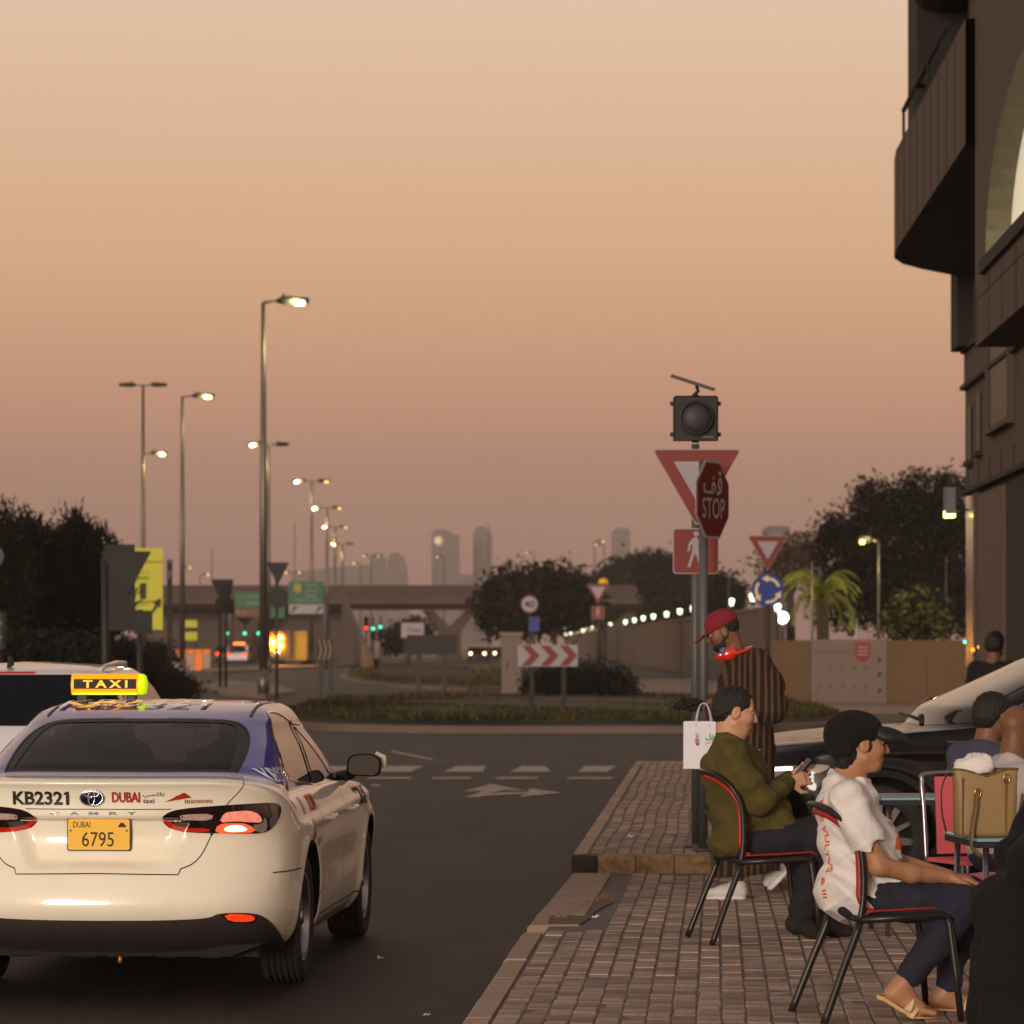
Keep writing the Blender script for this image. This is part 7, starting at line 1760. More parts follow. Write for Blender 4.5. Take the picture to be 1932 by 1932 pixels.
for i in range(13):
    ph = i/12*math.pi*.62
    for j in range(n):
        a = 2*math.pi*j/n; q = 1+r_.uniform(-.13, .13); V.append((.085*math.sin(ph+.05)*math.cos(a)*q+(.02 if i < 6 else 0), .05*math.sin(ph+.05)*math.sin(a)*q, .06*math.cos(ph)*q-.01))
MB().add(V, [(i*n+j, (i+1)*n+j, (i+1)*n+(j+1) % n, i*n+(j+1) % n) for i in range(12) for j in range(n)]+[tuple(range(n))], 0, True).build('paper_sheet', m_paper, pp)
# crumbs of litter
for i, (u, v, s, lb) in enumerate(((1123, 1731, .018, 'crumpled white tissue on the paving near the broken edge'), (1190, 1581, .016, 'white scrap on the raised brick island'), (805, 1918, .012, 'tiny white scrap on the road near the photo bottom'), (718, 1810, .012, 'tiny pale scrap on the road beside the taxi wheel'))):
    g0 = PZ if i == 0 else (BZ if i == 1 else 0.0); 
    Y = (CAMH-(pz(19.8) if i == 0 else g0))*FPX/(v-1215); t = thing('litter_scrap', (atx(u, Y), Y, (pz(Y) if i < 2 else 0)+.004), lb, 'litter', r_.uniform(0, 3), 'scraps of litter')
    V = []
    for a_ in range(5):
        for b_ in range(5): V.append(((a_-2)*s*.6*(1.6 if i == 1 else 1), (b_-2)*s*.6, abs(r_.gauss(.4, .5))*s))
    MB().add(V, [(a_*5+b_, a_*5+b_+1, a_*5+b_+6, a_*5+b_+5) for a_ in range(4) for b_ in range(4)]).build('scrap', m_paper, t)
# ---------------------------------------------------------------- people
m_tee = mat('white_cotton', (220, 215, 214), .9, var=.03, scale=20, bump=.9, bscale=9); m_jean = mat('dark_denim', (34, 36, 52), .9, var=.2, scale=30, bump=.8, bscale=12); m_sole = mat('sandal_tan', (196, 158, 108), .6); m_strap = mat('sandal_strap', (212, 186, 152), .6)
m_blackcap = mat('black_knit', (16, 14, 18), .95, bump=1.0, bscale=70); m_orange = mat('orange_print', (220, 92, 30), .8)
tufts = lambda P: .0035*np.sin(P[:, 0]*150+3*np.sin(P[:, 2]*60))*np.sin(P[:, 1]*140+2*np.sin(P[:, 2]*45))
def person(name, loc, rz, label): return thing(name, loc, label, 'person', rz)
# --- 1. man in white T-shirt, seated, facing right
S1 = 14.55; u0, v0 = 1640, 1915; k = S1/FPX
t = person('person', (atx(u0, S1), S1+.075, PZ), 0, 'seated man in white T-shirt, black knitted peaked cap and sandals')
J = lambda u, v, y=0: Vector(((u-u0)*k, y, (v0-v)*k))
F = Field()
T, Mn = head(F, J(1630, 1396, .03), R(8), R(-4), 1.0)
nk = J(1604, 1470, .03)
F.cap(T(-.03, 0, -.06), nk, .056, .062, .03)
F.ell(J(1604, 1525, .03), (.115, .17, .155), .06); F.ell(J(1630, 1605, .03), (.140, .15, .15), .06); F.ell(J(1622, 1678, .03), (.135, .155, .10), .05)
shR, shL = J(1598, 1497, -.165), J(1604, 1497, .225)
elR, wrR = J(1652, 1622, -.20), J(1790, 1648, -.06); elL, wrL = J(1668, 1615, .25), J(1800, 1650, .08)
F.chain([shR, J(1622, 1560, -.20), elR], [.056, .048, .040]); F.chain([elR, J(1715, 1638, -.14), wrR], [.040, .037, .026])
F.chain([shL, elL], [.056, .040]); F.chain([elL, wrL], [.040, .027])
hand(F, wrR, (1, .25, -.10), (-.1, -.3, 1), .55, 1, 1.0); hand(F, wrL, (1, -.25, -.12), (-.1, .2, 1), .7, -1, 1.0)
hpR, hpL = J(1625, 1688, -.07), J(1625, 1688, .14); knR, knL = J(1822, 1696, -.10), J(1848, 1688, .22); anR, anL = J(1702, 1852, -.06), J(1800, 1880, .24)
for h_, kn, an in ((hpR, knR, anR), (hpL, knL, anL)): F.chain([h_, kn, an], [.078, .056, .036])
def foot(F, an, heel, ball, toe, r=.034):
    F.cap(an, heel, .036, .030, .03); F.cap(heel, ball, .029, .034, .03); F.cap(an, ball, .032, .024, .03)
    d = (Vector(toe)-Vector(ball)); s_ = Vector((0, 1, 0))
    for q, L_, r0 in ((-.030, 1.0, .013), (-.012, .96, .0095), (.003, .88, .009), (.017, .78, .009), (.030, .64, .0085)): F.cap(Vector(ball)+s_*q*.8, Vector(ball)+d*L_+s_*q, r0+.004, r0, .006)
foot(F, anR, J(1684, 1868, -.06), J(1733, 1898, -.06), J(1762, 1903, -.06)); foot(F, anL, J(1785, 1895, .24), J(1850, 1903, .24), J(1880, 1906, .24))
body = field_obj('body', F, .0055, m_skin_w, t)
eyes(T, t)
Fs = Field(); i_ = .014
Fs.ell(J(1604, 1525, .03), (.120+i_, .160+i_, .165), .07); Fs.ell(J(1630, 1602, .03), (.150+i_, .155+i_, .16), .07); Fs.ell(J(1620, 1676, .03), (.160+i_, .196+i_, .14), .05); Fs.cap(J(1602, 1480, .03), J(1606, 1462, .03), .085, .070, .04)
Fs.cap(shR, shL, .062, .062, .06); Fs.chain([shR, J(1618, 1556, -.195), J(1638, 1594, -.20)], [.060, .062, .070], .06); Fs.chain([shL, J(1650, 1590, .245)], [.060, .068], .06); Fs.cap(J(1650, 1690, -.06), J(1682, 1668, -.06), .10, .09, .05)
Fs.plane(J(1606, 1458, .03), (.25, 0, 1)); Fs.plane(J(1645, 1708, .03), (.50, 0, -1))
Fs.cap(J(1648, 1612, -.212), J(1672, 1650, -.222), .088, .10, .006, '-')
tee = field_obj('t_shirt', Fs, .006, m_tee, t, folds(.0075, (34, 40, 30), .6))
Fj = Field(); Fj.ell(J(1624, 1684, .035), (.150, .19, .098), .05)
for h_, kn, an, q in ((hpR, knR, anR, .86), (hpL, knL, anL, .9)): Fj.chain([h_, Vector(h_).lerp(kn, .5), kn, Vector(kn).lerp(an, .5), Vector(kn).lerp(an, q)], [.094, .084, .070, .060, .054], .04)
jeans = field_obj('trousers', Fj, .0065, m_jean, t, folds(.0045, (24, 40, 18), 1.3))
# sandals
for (an, heel, ball, toe, y) in ((anR, J(1668, 1872), J(1725, 1908), J(1767, 1912), -.06), (anL, J(1775, 1906), J(1845, 1912), J(1885, 1914), .24)):
    so = MB(); P = []; pth = [Vector(heel)+Vector((-.03, 0, .01)), Vector(heel), (Vector(heel)+Vector(ball))/2, Vector(ball), Vector(toe)]
    ws = [.020, .034, .036, .046, .024]
    for zoff in (0, -.018):
        for p, w in zip(pth, ws): P += [(p.x, y-w, p.z+zoff-.002), (p.x, y+w, p.z+zoff-.002)]
    n = 2*len(pth); Fq = [(2*i, 2*i+2, 2*i+3, 2*i+1) for i in range(4)]+[(n+2*i+1, n+2*i+3, n+2*i+2, n+2*i) for i in range(4)]+[(2*i, n+2*i, n+2*i+2, 2*i+2) for i in range(4)]+[(2*i+1, 2*i+3, n+2*i+3, n+2*i+1) for i in range(4)]+[(0, 1, n+1, n), (8, n+8, n+9, 9)]
    sd_ = so.add([(a, b, max(c, .004)) for a, b, c in P], Fq).build('sandal', m_sole, t)
    for f0, rr in ((.45, .043), (.80, .040)):
        c0 = Vector(heel).lerp(Vector(ball), f0+.15); dr = (Vector(ball)-Vector(heel)).normalized(); up_ = Vector((-dr.z, 0, dr.x))
        arc = [(c0.x+up_.x*rr*1.25*math.sin(a)+dr.x*(.02 if f0 < .6 else -.02)*math.cos(a), y-.040*math.cos(a), c0.z+up_.z*rr*1.25*math.sin(a)+dr.z*.02*math.cos(a)) for a in np.linspace(0, math.pi, 12)]
        MB().tube(arc, [(.005, .022)]*12, 8).build('sandal_strap', m_strap, sd_)
# knitted cap with peak
Fc = Field(); c0 = lambda f, r, u: T(f, r, u)
Fc.ell(c0(-.030, 0, .050), (.118, .098, .088), .03, '+', Mn); Fc.ell(c0(-.075, 0, .02), (.085, .088, .085), .04, '+', Mn); Fc.ell(c0(-.06, 0, -.03), (.06, .078, .06), .04, '+', Mn)
Fc.cap(c0(.095, -.09, .01), c0(.095, .09, .01), .045, .045, .02, '-'); Fc.cap(c0(.01, -.12, -.06), c0(.01, .12, -.06), .062, .062, .02, '-')
kn_ = lambda P: .0018*np.sin(P[:, 0]*420)*np.sin(P[:, 2]*420)
cap = field_obj('knitted_cap', Fc, .005, m_blackcap, t, kn_)
pk = Field(); Mk = np.array(Matrix(Mn.tolist()) @ Matrix.Rotation(R(9), 3, 'Y')); pk.ell(c0(.106, 0, .030), (.098, .088, .046), .008, '+', Mk); pk.ell(c0(.100, 0, -.008), (.13, .080, .046), .006, '-', Mk); pk.cap(c0(.055, -.05, .060), c0(.055, .05, .060), .016, .016, .02)
field_obj('cap_peak', pk, .005, mat('cap_peak_black', (22, 20, 28), .6), cap)
Fh = Field(); Fh.ell(c0(-.058, 0, -.045), (.052, .073, .055), .02, '+', Mn); Fh.ell(c0(-.066, 0, -.085), (.036, .058, .050), .02, '+', Mn); Fh.cap(c0(.018, -.074, .0), c0(.014, -.076, -.03), .012, .007, .01); field_obj('hair', Fh, .006, m_hair, t, tufts)
wrap_text('THE VULTVS & III', .42, .040, tee, J(1566, 1592, -.05), (.12, .0, -1), (.9, -.35, .1), (.86, .5, 0), m_orange, 'shirt_lettering', tee, bold=.02)
for i, (uu, vv, w_, h_) in enumerate(((1694, 1578, .06, .085), (1700, 1620, .05, .03), (1684, 1548, .05, .02))): wrap_text('oBo' if i == 0 else 'TALE', w_, h_, tee, J(uu, vv, -.03), (.25, 1, 0), (0, 0, 1), (-.9, .45, 0), m_orange, 'shirt_print', tee, bold=.05)
for i in range(1): MB().lathe([(.022, -.004), (.026, 0), (.022, .004)], 16, o=(0, 0, 0), axis='X').build('bracelet', m_chrome, t, tuple(wrR+Vector((-.02, 0, 0))))

# --- 2. man in olive sweater with a phone
S2 = 18.4; u0, v0 = 1440, 1772; k2 = S2/FPX
t = person('person', (atx(u0, S2), S2+.085, PZ), 0, 'seated man in olive sweater looking down at a phone')
J = lambda u, v, y=0: Vector(((u-u0)*k2, y, (v0-v)*k2))
F = Field(); T, Mn = head(F, J(1390, 1341, .03), R(4), R(-12), 1.03)
F.cap(T(-.03, 0, -.05), J(1378, 1400, .03), .064, .070, .03); F.ell(T(.02, 0, -.10), (.05, .055, .035), .03)
F.ell(J(1388, 1460, .03), (.15, .20, .17), .06); F.ell(J(1415, 1530, .03), (.185, .20, .16), .06); F.ell(J(1408, 1590, .03), (.17, .19, .09), .05)
shR, shL = J(1380, 1424, -.18), J(1388, 1424, .24); elR, wrR = J(1432, 1505, -.23), J(1488, 1476, -.06); elL, wrL = J(1448, 1500, .27), J(1492, 1470, .10)
F.chain([shR, elR, wrR], [.058, .046, .029]); F.chain([shL, elL, wrL], [.058, .046, .029])
hand(F, wrR, (.9, .35, .28), (.3, -.85, .3), .62, 1, 1.02, thumb=.4); hand(F, wrL, (.85, -.3, .45), (.2, .9, -.2), .75, -1, 1.02)
hpR, hpL = J(1412, 1590, -.09), J(1412, 1590, .15); knR, knL = J(1548, 1570, -.10), J(1560, 1572, .22); anR, anL = J(1512, 1725, -.04), J(1560, 1738, .16)
for h_, kn, an in ((hpR, knR, anR), (hpL, knL, anL)): F.chain([h_, kn, an], [.085, .062, .040])
body = field_obj('body', F, .0065, m_skin_l, t); eyes(T, t)
Fs = Field(); i_ = .02
Fs.ell(J(1386, 1458, .03), (.152+i_, .20+i_, .185), .07); Fs.ell(J(1418, 1528, .03), (.190+i_, .205+i_, .165), .07); Fs.ell(J(1404, 1588, .03), (.182, .218, .11), .05); Fs.cap(J(1378, 1418, .03), J(1386, 1392, .03), .098, .082, .04); Fs.cap(shR, shL, .076, .076, .06)
Fs.chain([shR, J(1402, 1470, -.225), elR], [.084, .080, .072], .04); Fs.chain([elR, Vector(elR).lerp(wrR, .6), Vector(elR).lerp(wrR, 1.0)], [.070, .054, .044], .03); Fs.chain([shL, elL, Vector(elL).lerp(wrL, 1.0)], [.084, .070, .044], .04)
Fs.cap(J(1440, 1590, -.08), J(1478, 1560, -.08), .10, .09, .05)
Fs.plane(J(1384, 1388, .03), (.55, 0, 1)); Fs.plane(J(1400, 1612, .03), (.55, 0, -1))
m_olive = mat('olive_wool', (78, 69, 28), .95, var=.14, scale=30, bump=.9, bscale=10)
sw = field_obj('sweater', Fs, .0065, m_olive, t, folds(.008, (26, 30, 20), 2.2))
cl = Field(); cl.cap(J(1379, 1392, .03), J(1386, 1386, .03), .080, .078, .01); cl.plane(J(1384, 1383, .03), (.5, 0, 1)); cl.plane(J(1380, 1400, .03), (-.5, 0, -1)); field_obj('collar', cl, .006, m_olive, sw)
MB().lathe([(.001, .004), (.005, .002), (.005, 0)], 8, axis='Y').build('button', m_white, sw, tuple(J(1432, 1412, -.14)))
Fj = Field(); Fj.ell(J(1414, 1590, .03), (.165, .20, .085), .05)
for h_, kn, an in ((hpR, knR, anR), (hpL, knL, anL)): Fj.chain([h_, Vector(h_).lerp(kn, .5), kn, Vector(kn).lerp(an, .5), Vector(kn).lerp(an, .95)], [.102, .094, .080, .072, .068], .04)
field_obj('trousers', Fj, .007, mat('navy_trousers', (30, 29, 38), .9, var=.12, scale=30), t, folds(.0055, (24, 36, 18), .4))
for an, hl, to, y in ((anR, J(1500, 1742), J(1548, 1762), -.04), (anL, J(1545, 1752), J(1606, 1763), .16)):
    sh = Field(); A_ = Vector((an.x, y, an.z)); hl = Vector((hl.x, y, max(hl.z, .04))); to = Vector((to.x, y, max(to.z, .03)))
    sh.cap(A_, hl, .050, .044, .03); sh.cap(hl, to, .042, .034, .03); sh.cap(A_, hl.lerp(to, .6), .046, .036, .03); sh.plane((0, 0, .006), (0, 0, -1)) if False else None
    field_obj('shoe', sh, .0065, mat('dark_suede', (34, 28, 28), .9), t)
Fh = Field(); Fh.ell(T(-.020, 0, .040), (.110, .086, .094), .02, '+', Mn); Fh.ell(T(-.055, 0, -.01), (.070, .082, .075), .03, '+', Mn)
Fh.cap(T(.095, -.08, -.02), T(.095, .08, -.02), .060, .060, .015, '-'); Fh.cap(T(.105, -.06, .07), T(.105, .06, .07), .040, .040, .02, '-'); Fh.cap(T(.0, -.12, -.058), T(.0, .12, -.058), .050, .050, .015, '-')
field_obj('hair', Fh, .0055, m_hair, t, tufts)
for sg in (-1, 1): MB().tube([T(.094, sg*.014, .040), T(.092, sg*.03, .044), T(.082, sg*.048, .038)], [.004, .0045, .003], 6).build('eyebrow', m_hair, t)
# phone in his hands
ph = thing('phone', tuple(Vector((atx(u0, S2), S2+.085, PZ))+J(1515, 1452, .02)), 'dark smartphone held by the man in the olive sweater', 'phone')
Mq = Matrix.Rotation(R(-52), 3, 'Y') @ Matrix.Rotation(R(18), 3, 'X')
MB().box((0, 0, 0), (.15, .074, .009), M=Mq).build('phone_case', mat('phone_case', (48, 42, 46), .3, metal=.5), ph)
MB().box(tuple(Mq @ Vector((0, 0, .0052))), (.142, .066, .0012), M=Mq).build('phone_screen', mat('phone_screen', (24, 24, 30), .08, emit=(60, 60, 80), estr=.15), ph)

# --- 3. walking man in red cap and striped robe, facing left
S3 = 22.3; u0, v0 = 1395, 1700; k3 = S3/FPX; z3 = pz(S3)
t = person('person', (atx(u0, S3), S3, z3), 0, 'walking man in striped robe, red cap and red headphones')
J = lambda u, v, y=0: Vector(((u-u0)*k3, y, (v0-v)*k3))
F = Field(); T, Mn = head(F, J(1364, 1196, 0), R(178), R(-24), 1.0)
F.cap(T(-.03, 0, -.05), J(1388, 1248, 0), .058, .068, .03); F.ell(J(1404, 1300, 0), (.13, .20, .19), .06); F.ell(J(1405, 1400, 0), (.13, .17, .17), .06); F.ell(J(1408, 1455, 0), (.13, .17, .10), .05)
shL, shR = J(1424, 1258, -.19), J(1400, 1262, .19); elL, wrL = J(1452, 1340, -.24), J(1362, 1326, -.20); elR, wrR = J(1420, 1345, .22), J(1352, 1330, .06)
F.chain([shL, elL, wrL], [.058, .044, .028]); F.chain([shR, elR, wrR], [.058, .044, .028]); hand(F, wrL, (-1, .05, -.05), (.05, -.2, 1), .75, -1, 1.0); hand(F, wrR, (-1, 0, -.15), (0, .2, 1), .7, 1, 1.0)
an1, an2 = J(1392, 1668, -.05), J(1462, 1640, .10)
F.chain([J(1402, 1470, -.09), J(1385, 1570, -.08), an1], [.085, .058, .038]); F.chain([J(1412, 1470, .09), J(1425, 1565, .10), an2], [.085, .058, .038])
field_obj('body', F, .007, m_skin_d, t); eyes(T, t)
Fs = Field(); Fs.ell(J(1404, 1298, 0), (.152, .225, .20), .07); Fs.cap(shL, shR, .085, .085, .07); Fs.cap(J(1392, 1252, 0), J(1386, 1240, 0), .10, .085, .04)
Fs.chain([J(1404, 1330, 0), J(1406, 1420, 0), J(1405, 1520, 0), J(1408, 1600, 0), J(1408, 1650, 0)], [.155, .165, .185, .20, .205], .08)
Fs.chain([J(1404, 1400, -.06), J(1395, 1630, -.09)], [.14, .16], .08); Fs.chain([J(1408, 1400, .06), J(1420, 1630, .09)], [.14, .16], .08)
Fs.chain([shL, J(1444, 1300, -.235), elL], [.092, .094, .092], .04); Fs.chain([elL, Vector(elL).lerp(wrL, .75)], [.086, .070], .04); Fs.chain([shR, elR, Vector(elR).lerp(wrR, .85)], [.09, .084, .066], .04)
Fs.plane(J(1388, 1240, 0), (-.45, 0, 1)); Fs.plane(J(1400, 1652, 0), (.1, 0, -1))
def robe_mat():
    m = bpy.data.materials.new('striped_robe'); m.use_nodes = True; n = m.node_tree; p = n.nodes['Principled BSDF']; p.inputs['Roughness'].default_value = .95
    tc = n.nodes.new('ShaderNodeTexCoord'); mp = n.nodes.new('ShaderNodeMapping'); mp.inputs['Scale'].default_value = (1, .9, .16); w = n.nodes.new('ShaderNodeTexWave'); w.inputs['Scale'].default_value = 7.5; w.inputs['Distortion'].default_value = 5.5; w.inputs['Detail'].default_value = 2; w.inputs['Detail Scale'].default_value = .7
    r = n.nodes.new('ShaderNodeValToRGB'); r.color_ramp.elements[0].position = .52; r.color_ramp.elements[0].color = lin(26, 18, 16); r.color_ramp.elements[1].position = .74; r.color_ramp.elements[1].color = lin(84, 56, 34)
    n.links.new(tc.outputs['Object'], mp.inputs[0]); n.links.new(mp.outputs[0], w.inputs[0]); n.links.new(w.outputs['Fac'], r.inputs[0]); n.links.new(r.outputs[0], p.inputs['Base Color']); return m
robe = field_obj('striped_robe', Fs, .008, robe_mat(), t, folds(.007, (20, 10, 8), 1.0))
m_capr = mat('red_cap_cloth', (120, 24, 40), .85, var=.08, scale=20)
Fc = Field(); Fc.ell(T(-.012, 0, .055), (.112, .088, .088), .03, '+', Mn); Fc.plane(T(0, 0, .028), tuple(np.array(Mn) @ np.array((-.12, 0, -1)))); rc = field_obj('cap', Fc, .006, m_capr, t)
pk = Field(); pk.ell(T(.125, 0, .022), (.075, .072, .011), .01, '+', np.array(Matrix(Mn.tolist()) @ Matrix.Rotation(R(14), 3, 'Y'))); pk.cap(T(.07, -.055, .034), T(.07, .055, .034), .013, .013, .02); field_obj('cap_peak', pk, .006, m_capr, rc)
Fh = Field(); Fh.ell(T(-.014, 0, .030), (.104, .081, .096), .02, '+', Mn); Fh.cap(T(.065, -.12, -.03), T(.065, .12, -.03), .070, .070, .012, '-'); Fh.cap(T(-.01, -.12, -.075), T(-.01, .12, -.075), .060, .060, .012, '-'); field_obj('hair', Fh, .006, m_hair, t, tufts)
Fb = Field(); Fb.ell(T(.052, 0, -.082), (.052, .062, .036), .02, '+', Mn); Fb.cap(T(.0, -.058, -.04), T(.04, -.05, -.08), .022, .022, .02); Fb.cap(T(.0, .058, -.04), T(.04, .05, -.08), .022, .022, .02); field_obj('beard', Fb, .007, m_hair, t)
m_hp = mat('red_headphone', (214, 40, 22), .22, coat=.8)
hpn = thing('headphones', tuple(Vector((atx(u0, S3), S3, z3))), 'glossy red headphones worn round the neck of the robed man', 'headphones')
arc = spl([J(1374, 1240, -.105), J(1390, 1236, -.118), J(1408, 1230, -.10), J(1418, 1226, -.03), J(1418, 1226, .04), J(1406, 1230, .10), J(1380, 1240, .10)], 6); MB().tube(arc, [.010]*len(arc), 8).build('headband', m_hp, hpn)
for c_, rz_ in ((J(1374, 1238, -.112), 0), (J(1366, 1240, .10), 0)):
    f2 = Field(); f2.ell(c_, (.052, .026, .042), .01, '+', np.array(Matrix.Rotation(R(-20), 3, 'Y'))); field_obj('ear_cup', f2, .005, m_hp, hpn)
    f2 = Field(); f2.ell(Vector(c_)+Vector((-.035, 0, .018)), (.030, .022, .026), .01); field_obj('ear_pad', f2, .005, mat('grey_pad', (90, 92, 104), .6), hpn)
m_snk = mat('white_sneaker', (204, 200, 202), .6, var=.06, scale=30); m_snks = mat('sneaker_sole', (222, 218, 214), .6)
def sneaker(an, toe, heel, nm='shoe'):
    f2 = Field(); an, toe, heel = Vector(an), Vector(toe), Vector(heel); m_ = heel.lerp(toe, .55)
    f2.cap(an+Vector((0, 0, -.02)), heel, .046, .040, .03); f2.cap(heel, m_, .040, .043, .03); f2.cap(m_, toe, .042, .028, .03); f2.cap(an, m_, .040, .034, .03)
    o = field_obj(nm, f2, .006, m_snk, t); d_ = (toe-heel); up_ = Vector((-d_.z, 0, d_.x)).normalized(); up_ = up_ if up_.z > 0 else -up_
    f3 = Field(); lo_ = -up_*.030; f3.cap(heel+lo_, m_+lo_, .038, .044, .02); f3.cap(m_+lo_, toe+lo_, .044, .030, .02); f3.plane(heel-up_*.022, tuple(up_)); f3.plane(heel-up_*.052, tuple(-up_)); field_obj('sole', f3, .005, m_snks, o)
sneaker(J(1392, 1672, -.05), J(1338, 1688, -.07), J(1395, 1686, -.05)); sneaker(J(1464, 1640, .10), J(1450, 1672, .10), J(1472, 1648, .10))
# shopping bag hanging from his hand
b0 = Vector((atx(1328, 22.05), 22.05, 0)); kb = 22.05/FPX; zb0, zb1 = atz(1450, 22.05), atz(1361, 22.05); hw_, hd_ = 37*kb, .055
bag = thing('shopping_bag', (b0.x, b0.y, zb0), 'white paper shopping bag with green print hanging from his hand', 'shopping bag', R(-10))
H_ = zb1-zb0; m_bag = mat('white_bag_paper', (214, 212, 224), .75, var=.03, scale=6)
gus = .018
P = [(-hw_, -hd_, 0), (hw_, -hd_, 0), (hw_, hd_, 0), (-hw_, hd_, 0), (-hw_*1.0, -hd_*.8, H_), (hw_*1.0, -hd_*.8, H_), (hw_, hd_*.8, H_), (-hw_, hd_*.8, H_), (-hw_+gus, 0, H_*.55), (hw_-gus, 0, H_*.55), (-hw_+gus, 0, H_), (hw_-gus, 0, H_)]
MB().add(P, [(0, 3, 2, 1), (0, 1, 5, 4), (2, 3, 7, 6), (3, 0, 8), (0, 4, 10, 8), (3, 8, 10, 7), (1, 2, 9), (1, 9, 11, 5), (2, 6, 11, 9)]).build('bag_body', m_bag, bag)
for y_ in (-hd_*.8-.002, hd_*.8+.002):
    hs_ = spl([(-.045, y_, H_-.03), (-.045, y_*.7, H_+.03), (-.02, y_*.3, H_+.105), (.02, y_*.3, H_+.105), (.045, y_*.7, H_+.03), (.045, y_, H_-.03)], 5); MB().tube(hs_, [(.002, .006)]*len(hs_), 6).build('bag_handle', mat('bag_handle', (190, 178, 206), .7), bag)
yb = -hd_-.003; tl_ = lambda z: (0, .2*hd_/H_, 1)
def bag_txt(tx, w, h, x, z, m, nm='bag_print', **kw): flat_text(tx, w, h, nm, m, bag, (x, -hd_*(1-.2*z/H_)-.003, z), up=(0, .2*hd_/H_, 1), **kw)
m_gp, m_rp, m_kp = mat('print_green', (40, 140, 50), .7), mat('print_red', (170, 40, 60), .7), mat('print_dark', (80, 70, 80), .7)
bag_txt('ﻞﺨﻧ', .085, .042, .058, H_*.67, m_gp, bold=.03); bag_txt('ﻢﻴﻋﺍﺮﺒﻟﺍ', .085, .026, .058, H_*.555, m_rp, bold=.015); bag_txt('ﺔﻠﺨﻧ', .026, .085, -.035, H_*.63, m_rp, bold=.04); bag_txt('www.nakheel.ae', .06, .008, .06, H_*.11, m_kp)
MB().box((.058, -hd_*(1-.2*.62)-.003, H_*.62), (.075, .002, .004)).build('bag_print', m_gp, bag)
# dark twiggy bundle in his other hand
tw = thing('twig_bundle', tuple(Vector((atx(1318, 22.25), 22.25, atz(1330, 22.25)))), 'dark twiggy bundle held out in front of the robed man', 'bundle')
r_ = random.Random(8); mb = MB()
for i in range(26):
    a = Vector((.06, 0, 0)); e = Vector((-.16+r_.uniform(-.03, .12), r_.uniform(-.06, .06), r_.uniform(-.05, .045))); mb.tube([a, a.lerp(e, .5)+Vector((0, 0, r_.uniform(-.03, .03))), e], [.006, .007, .003], 5)
    for _ in range(3):
        q = a.lerp(e, r_.uniform(.4, 1)); d = Vector((r_.gauss(0, 1), r_.gauss(0, 1), r_.gauss(0, 1))).normalized()*.022; b2 = d.orthogonal().normalized()*.010; mb.add([q-d, q+b2, q+d, q-b2], [(0, 1, 2, 3)])
mb.build('twigs', mat('dark_twigs', (34, 28, 28), .8), tw)

# --- 4/5. two men at the far table, backs half turned
def sitter(S, u, v, label, yaw, skin, shirt, hair=None, lean=0.0, hs=1.0, vox=.008):
    kk = S/FPX; t = person('person', (atx(u, S), S, PZ), yaw, label); zc = atz(v, S)-PZ
    F = Field(); T, Mn = head(F, (lean, 0, zc), 0, R(-8), hs)
    nz = zc-.17; F.cap(T(-.03, 0, -.05), (lean-.06, 0, nz), .062, .068, .03); F.ell((lean*.6-.08, 0, nz-.20), (.14, .20, .21), .06); F.ell((-.08, 0, .62), (.15, .18, .17), .06)
    el = [(lean+.05, sg*.26, nz-.30) for sg in (-1, 1)]; wr = [(lean+.26, sg*.10, nz-.28) for sg in (-1, 1)]
    for sg, e, w in zip((-1, 1), el, wr): F.chain([(lean-.06, sg*.19, nz-.06), e, w], [.058, .045, .028]); hand(F, w, (1, -sg*.2, 0), (0, 0, 1), .7, -sg, 1.0)
    for sg in (-1, 1): F.chain([(-.05, sg*.10, .50), (.38, sg*.14, .50), (.30, sg*.13, .10), (.42, sg*.13, .04)], [.085, .062, .040, .034])
    field_obj('body', F, vox, skin, t); eyes(T, t)
    Fs = Field(); Fs.ell((lean*.6-.08, 0, nz-.20), (.165, .225, .225), .07); Fs.ell((-.08, 0, .60), (.175, .20, .19), .06); Fs.cap((lean-.06, -.19, nz-.06), (lean-.06, .19, nz-.06), .082, .082, .06); Fs.cap((lean-.06, 0, nz-.03), (lean-.05, 0, nz+.02), .088, .078, .03)
    for sg, e, w in zip((-1, 1), el, wr): Fs.chain([(lean-.06, sg*.19, nz-.06), Vector((lean-.06, sg*.19, nz-.06)).lerp(e, .85)], [.084, .080], .04)
    Fs.plane((lean-.055, 0, nz+.025), (.4, 0, 1)); field_obj('shirt', Fs, vox, shirt, t, folds(.006, (24, 26, 18), 3.0))
    Fj = Field(); Fj.ell((-.07, 0, .50), (.17, .19, .10), .05)
    for sg in (-1, 1): Fj.chain([(-.05, sg*.10, .50), (.38, sg*.14, .50), (.31, sg*.13, .12)], [.098, .078, .062], .04)
    field_obj('trousers', Fj, vox, m_jean, t)
    if hair is not None:
        Fh = Field(); Fh.ell(T(-.020, 0, .040), (.112, .088, .096), .02, '+', Mn); Fh.ell(T(-.055, 0, -.01), (.072, .084, .078), .03, '+', Mn); Fh.cap(T(.10, -.08, -.02), T(.10, .08, -.02), .062, .062, .015, '-'); Fh.cap(T(.0, -.12, -.058), T(.0, .12, -.058), .048, .048, .015, '-'); field_obj('hair', Fh, vox, hair, t, tufts)
    for sg in (-1, 1):
        f2 = Field(); f2.cap((.28, sg*.13, .06), (.44, sg*.13, .045), .044, .036, .03); field_obj('shoe', f2, vox, m_trim, t)
    return t
sitter(17.6, 1913, 1378, 'bald man in a pale shirt seated with his back half turned', R(38), m_skin_d, mat('pale_shirt', (176, 168, 170), .9, var=.04), None, .04)
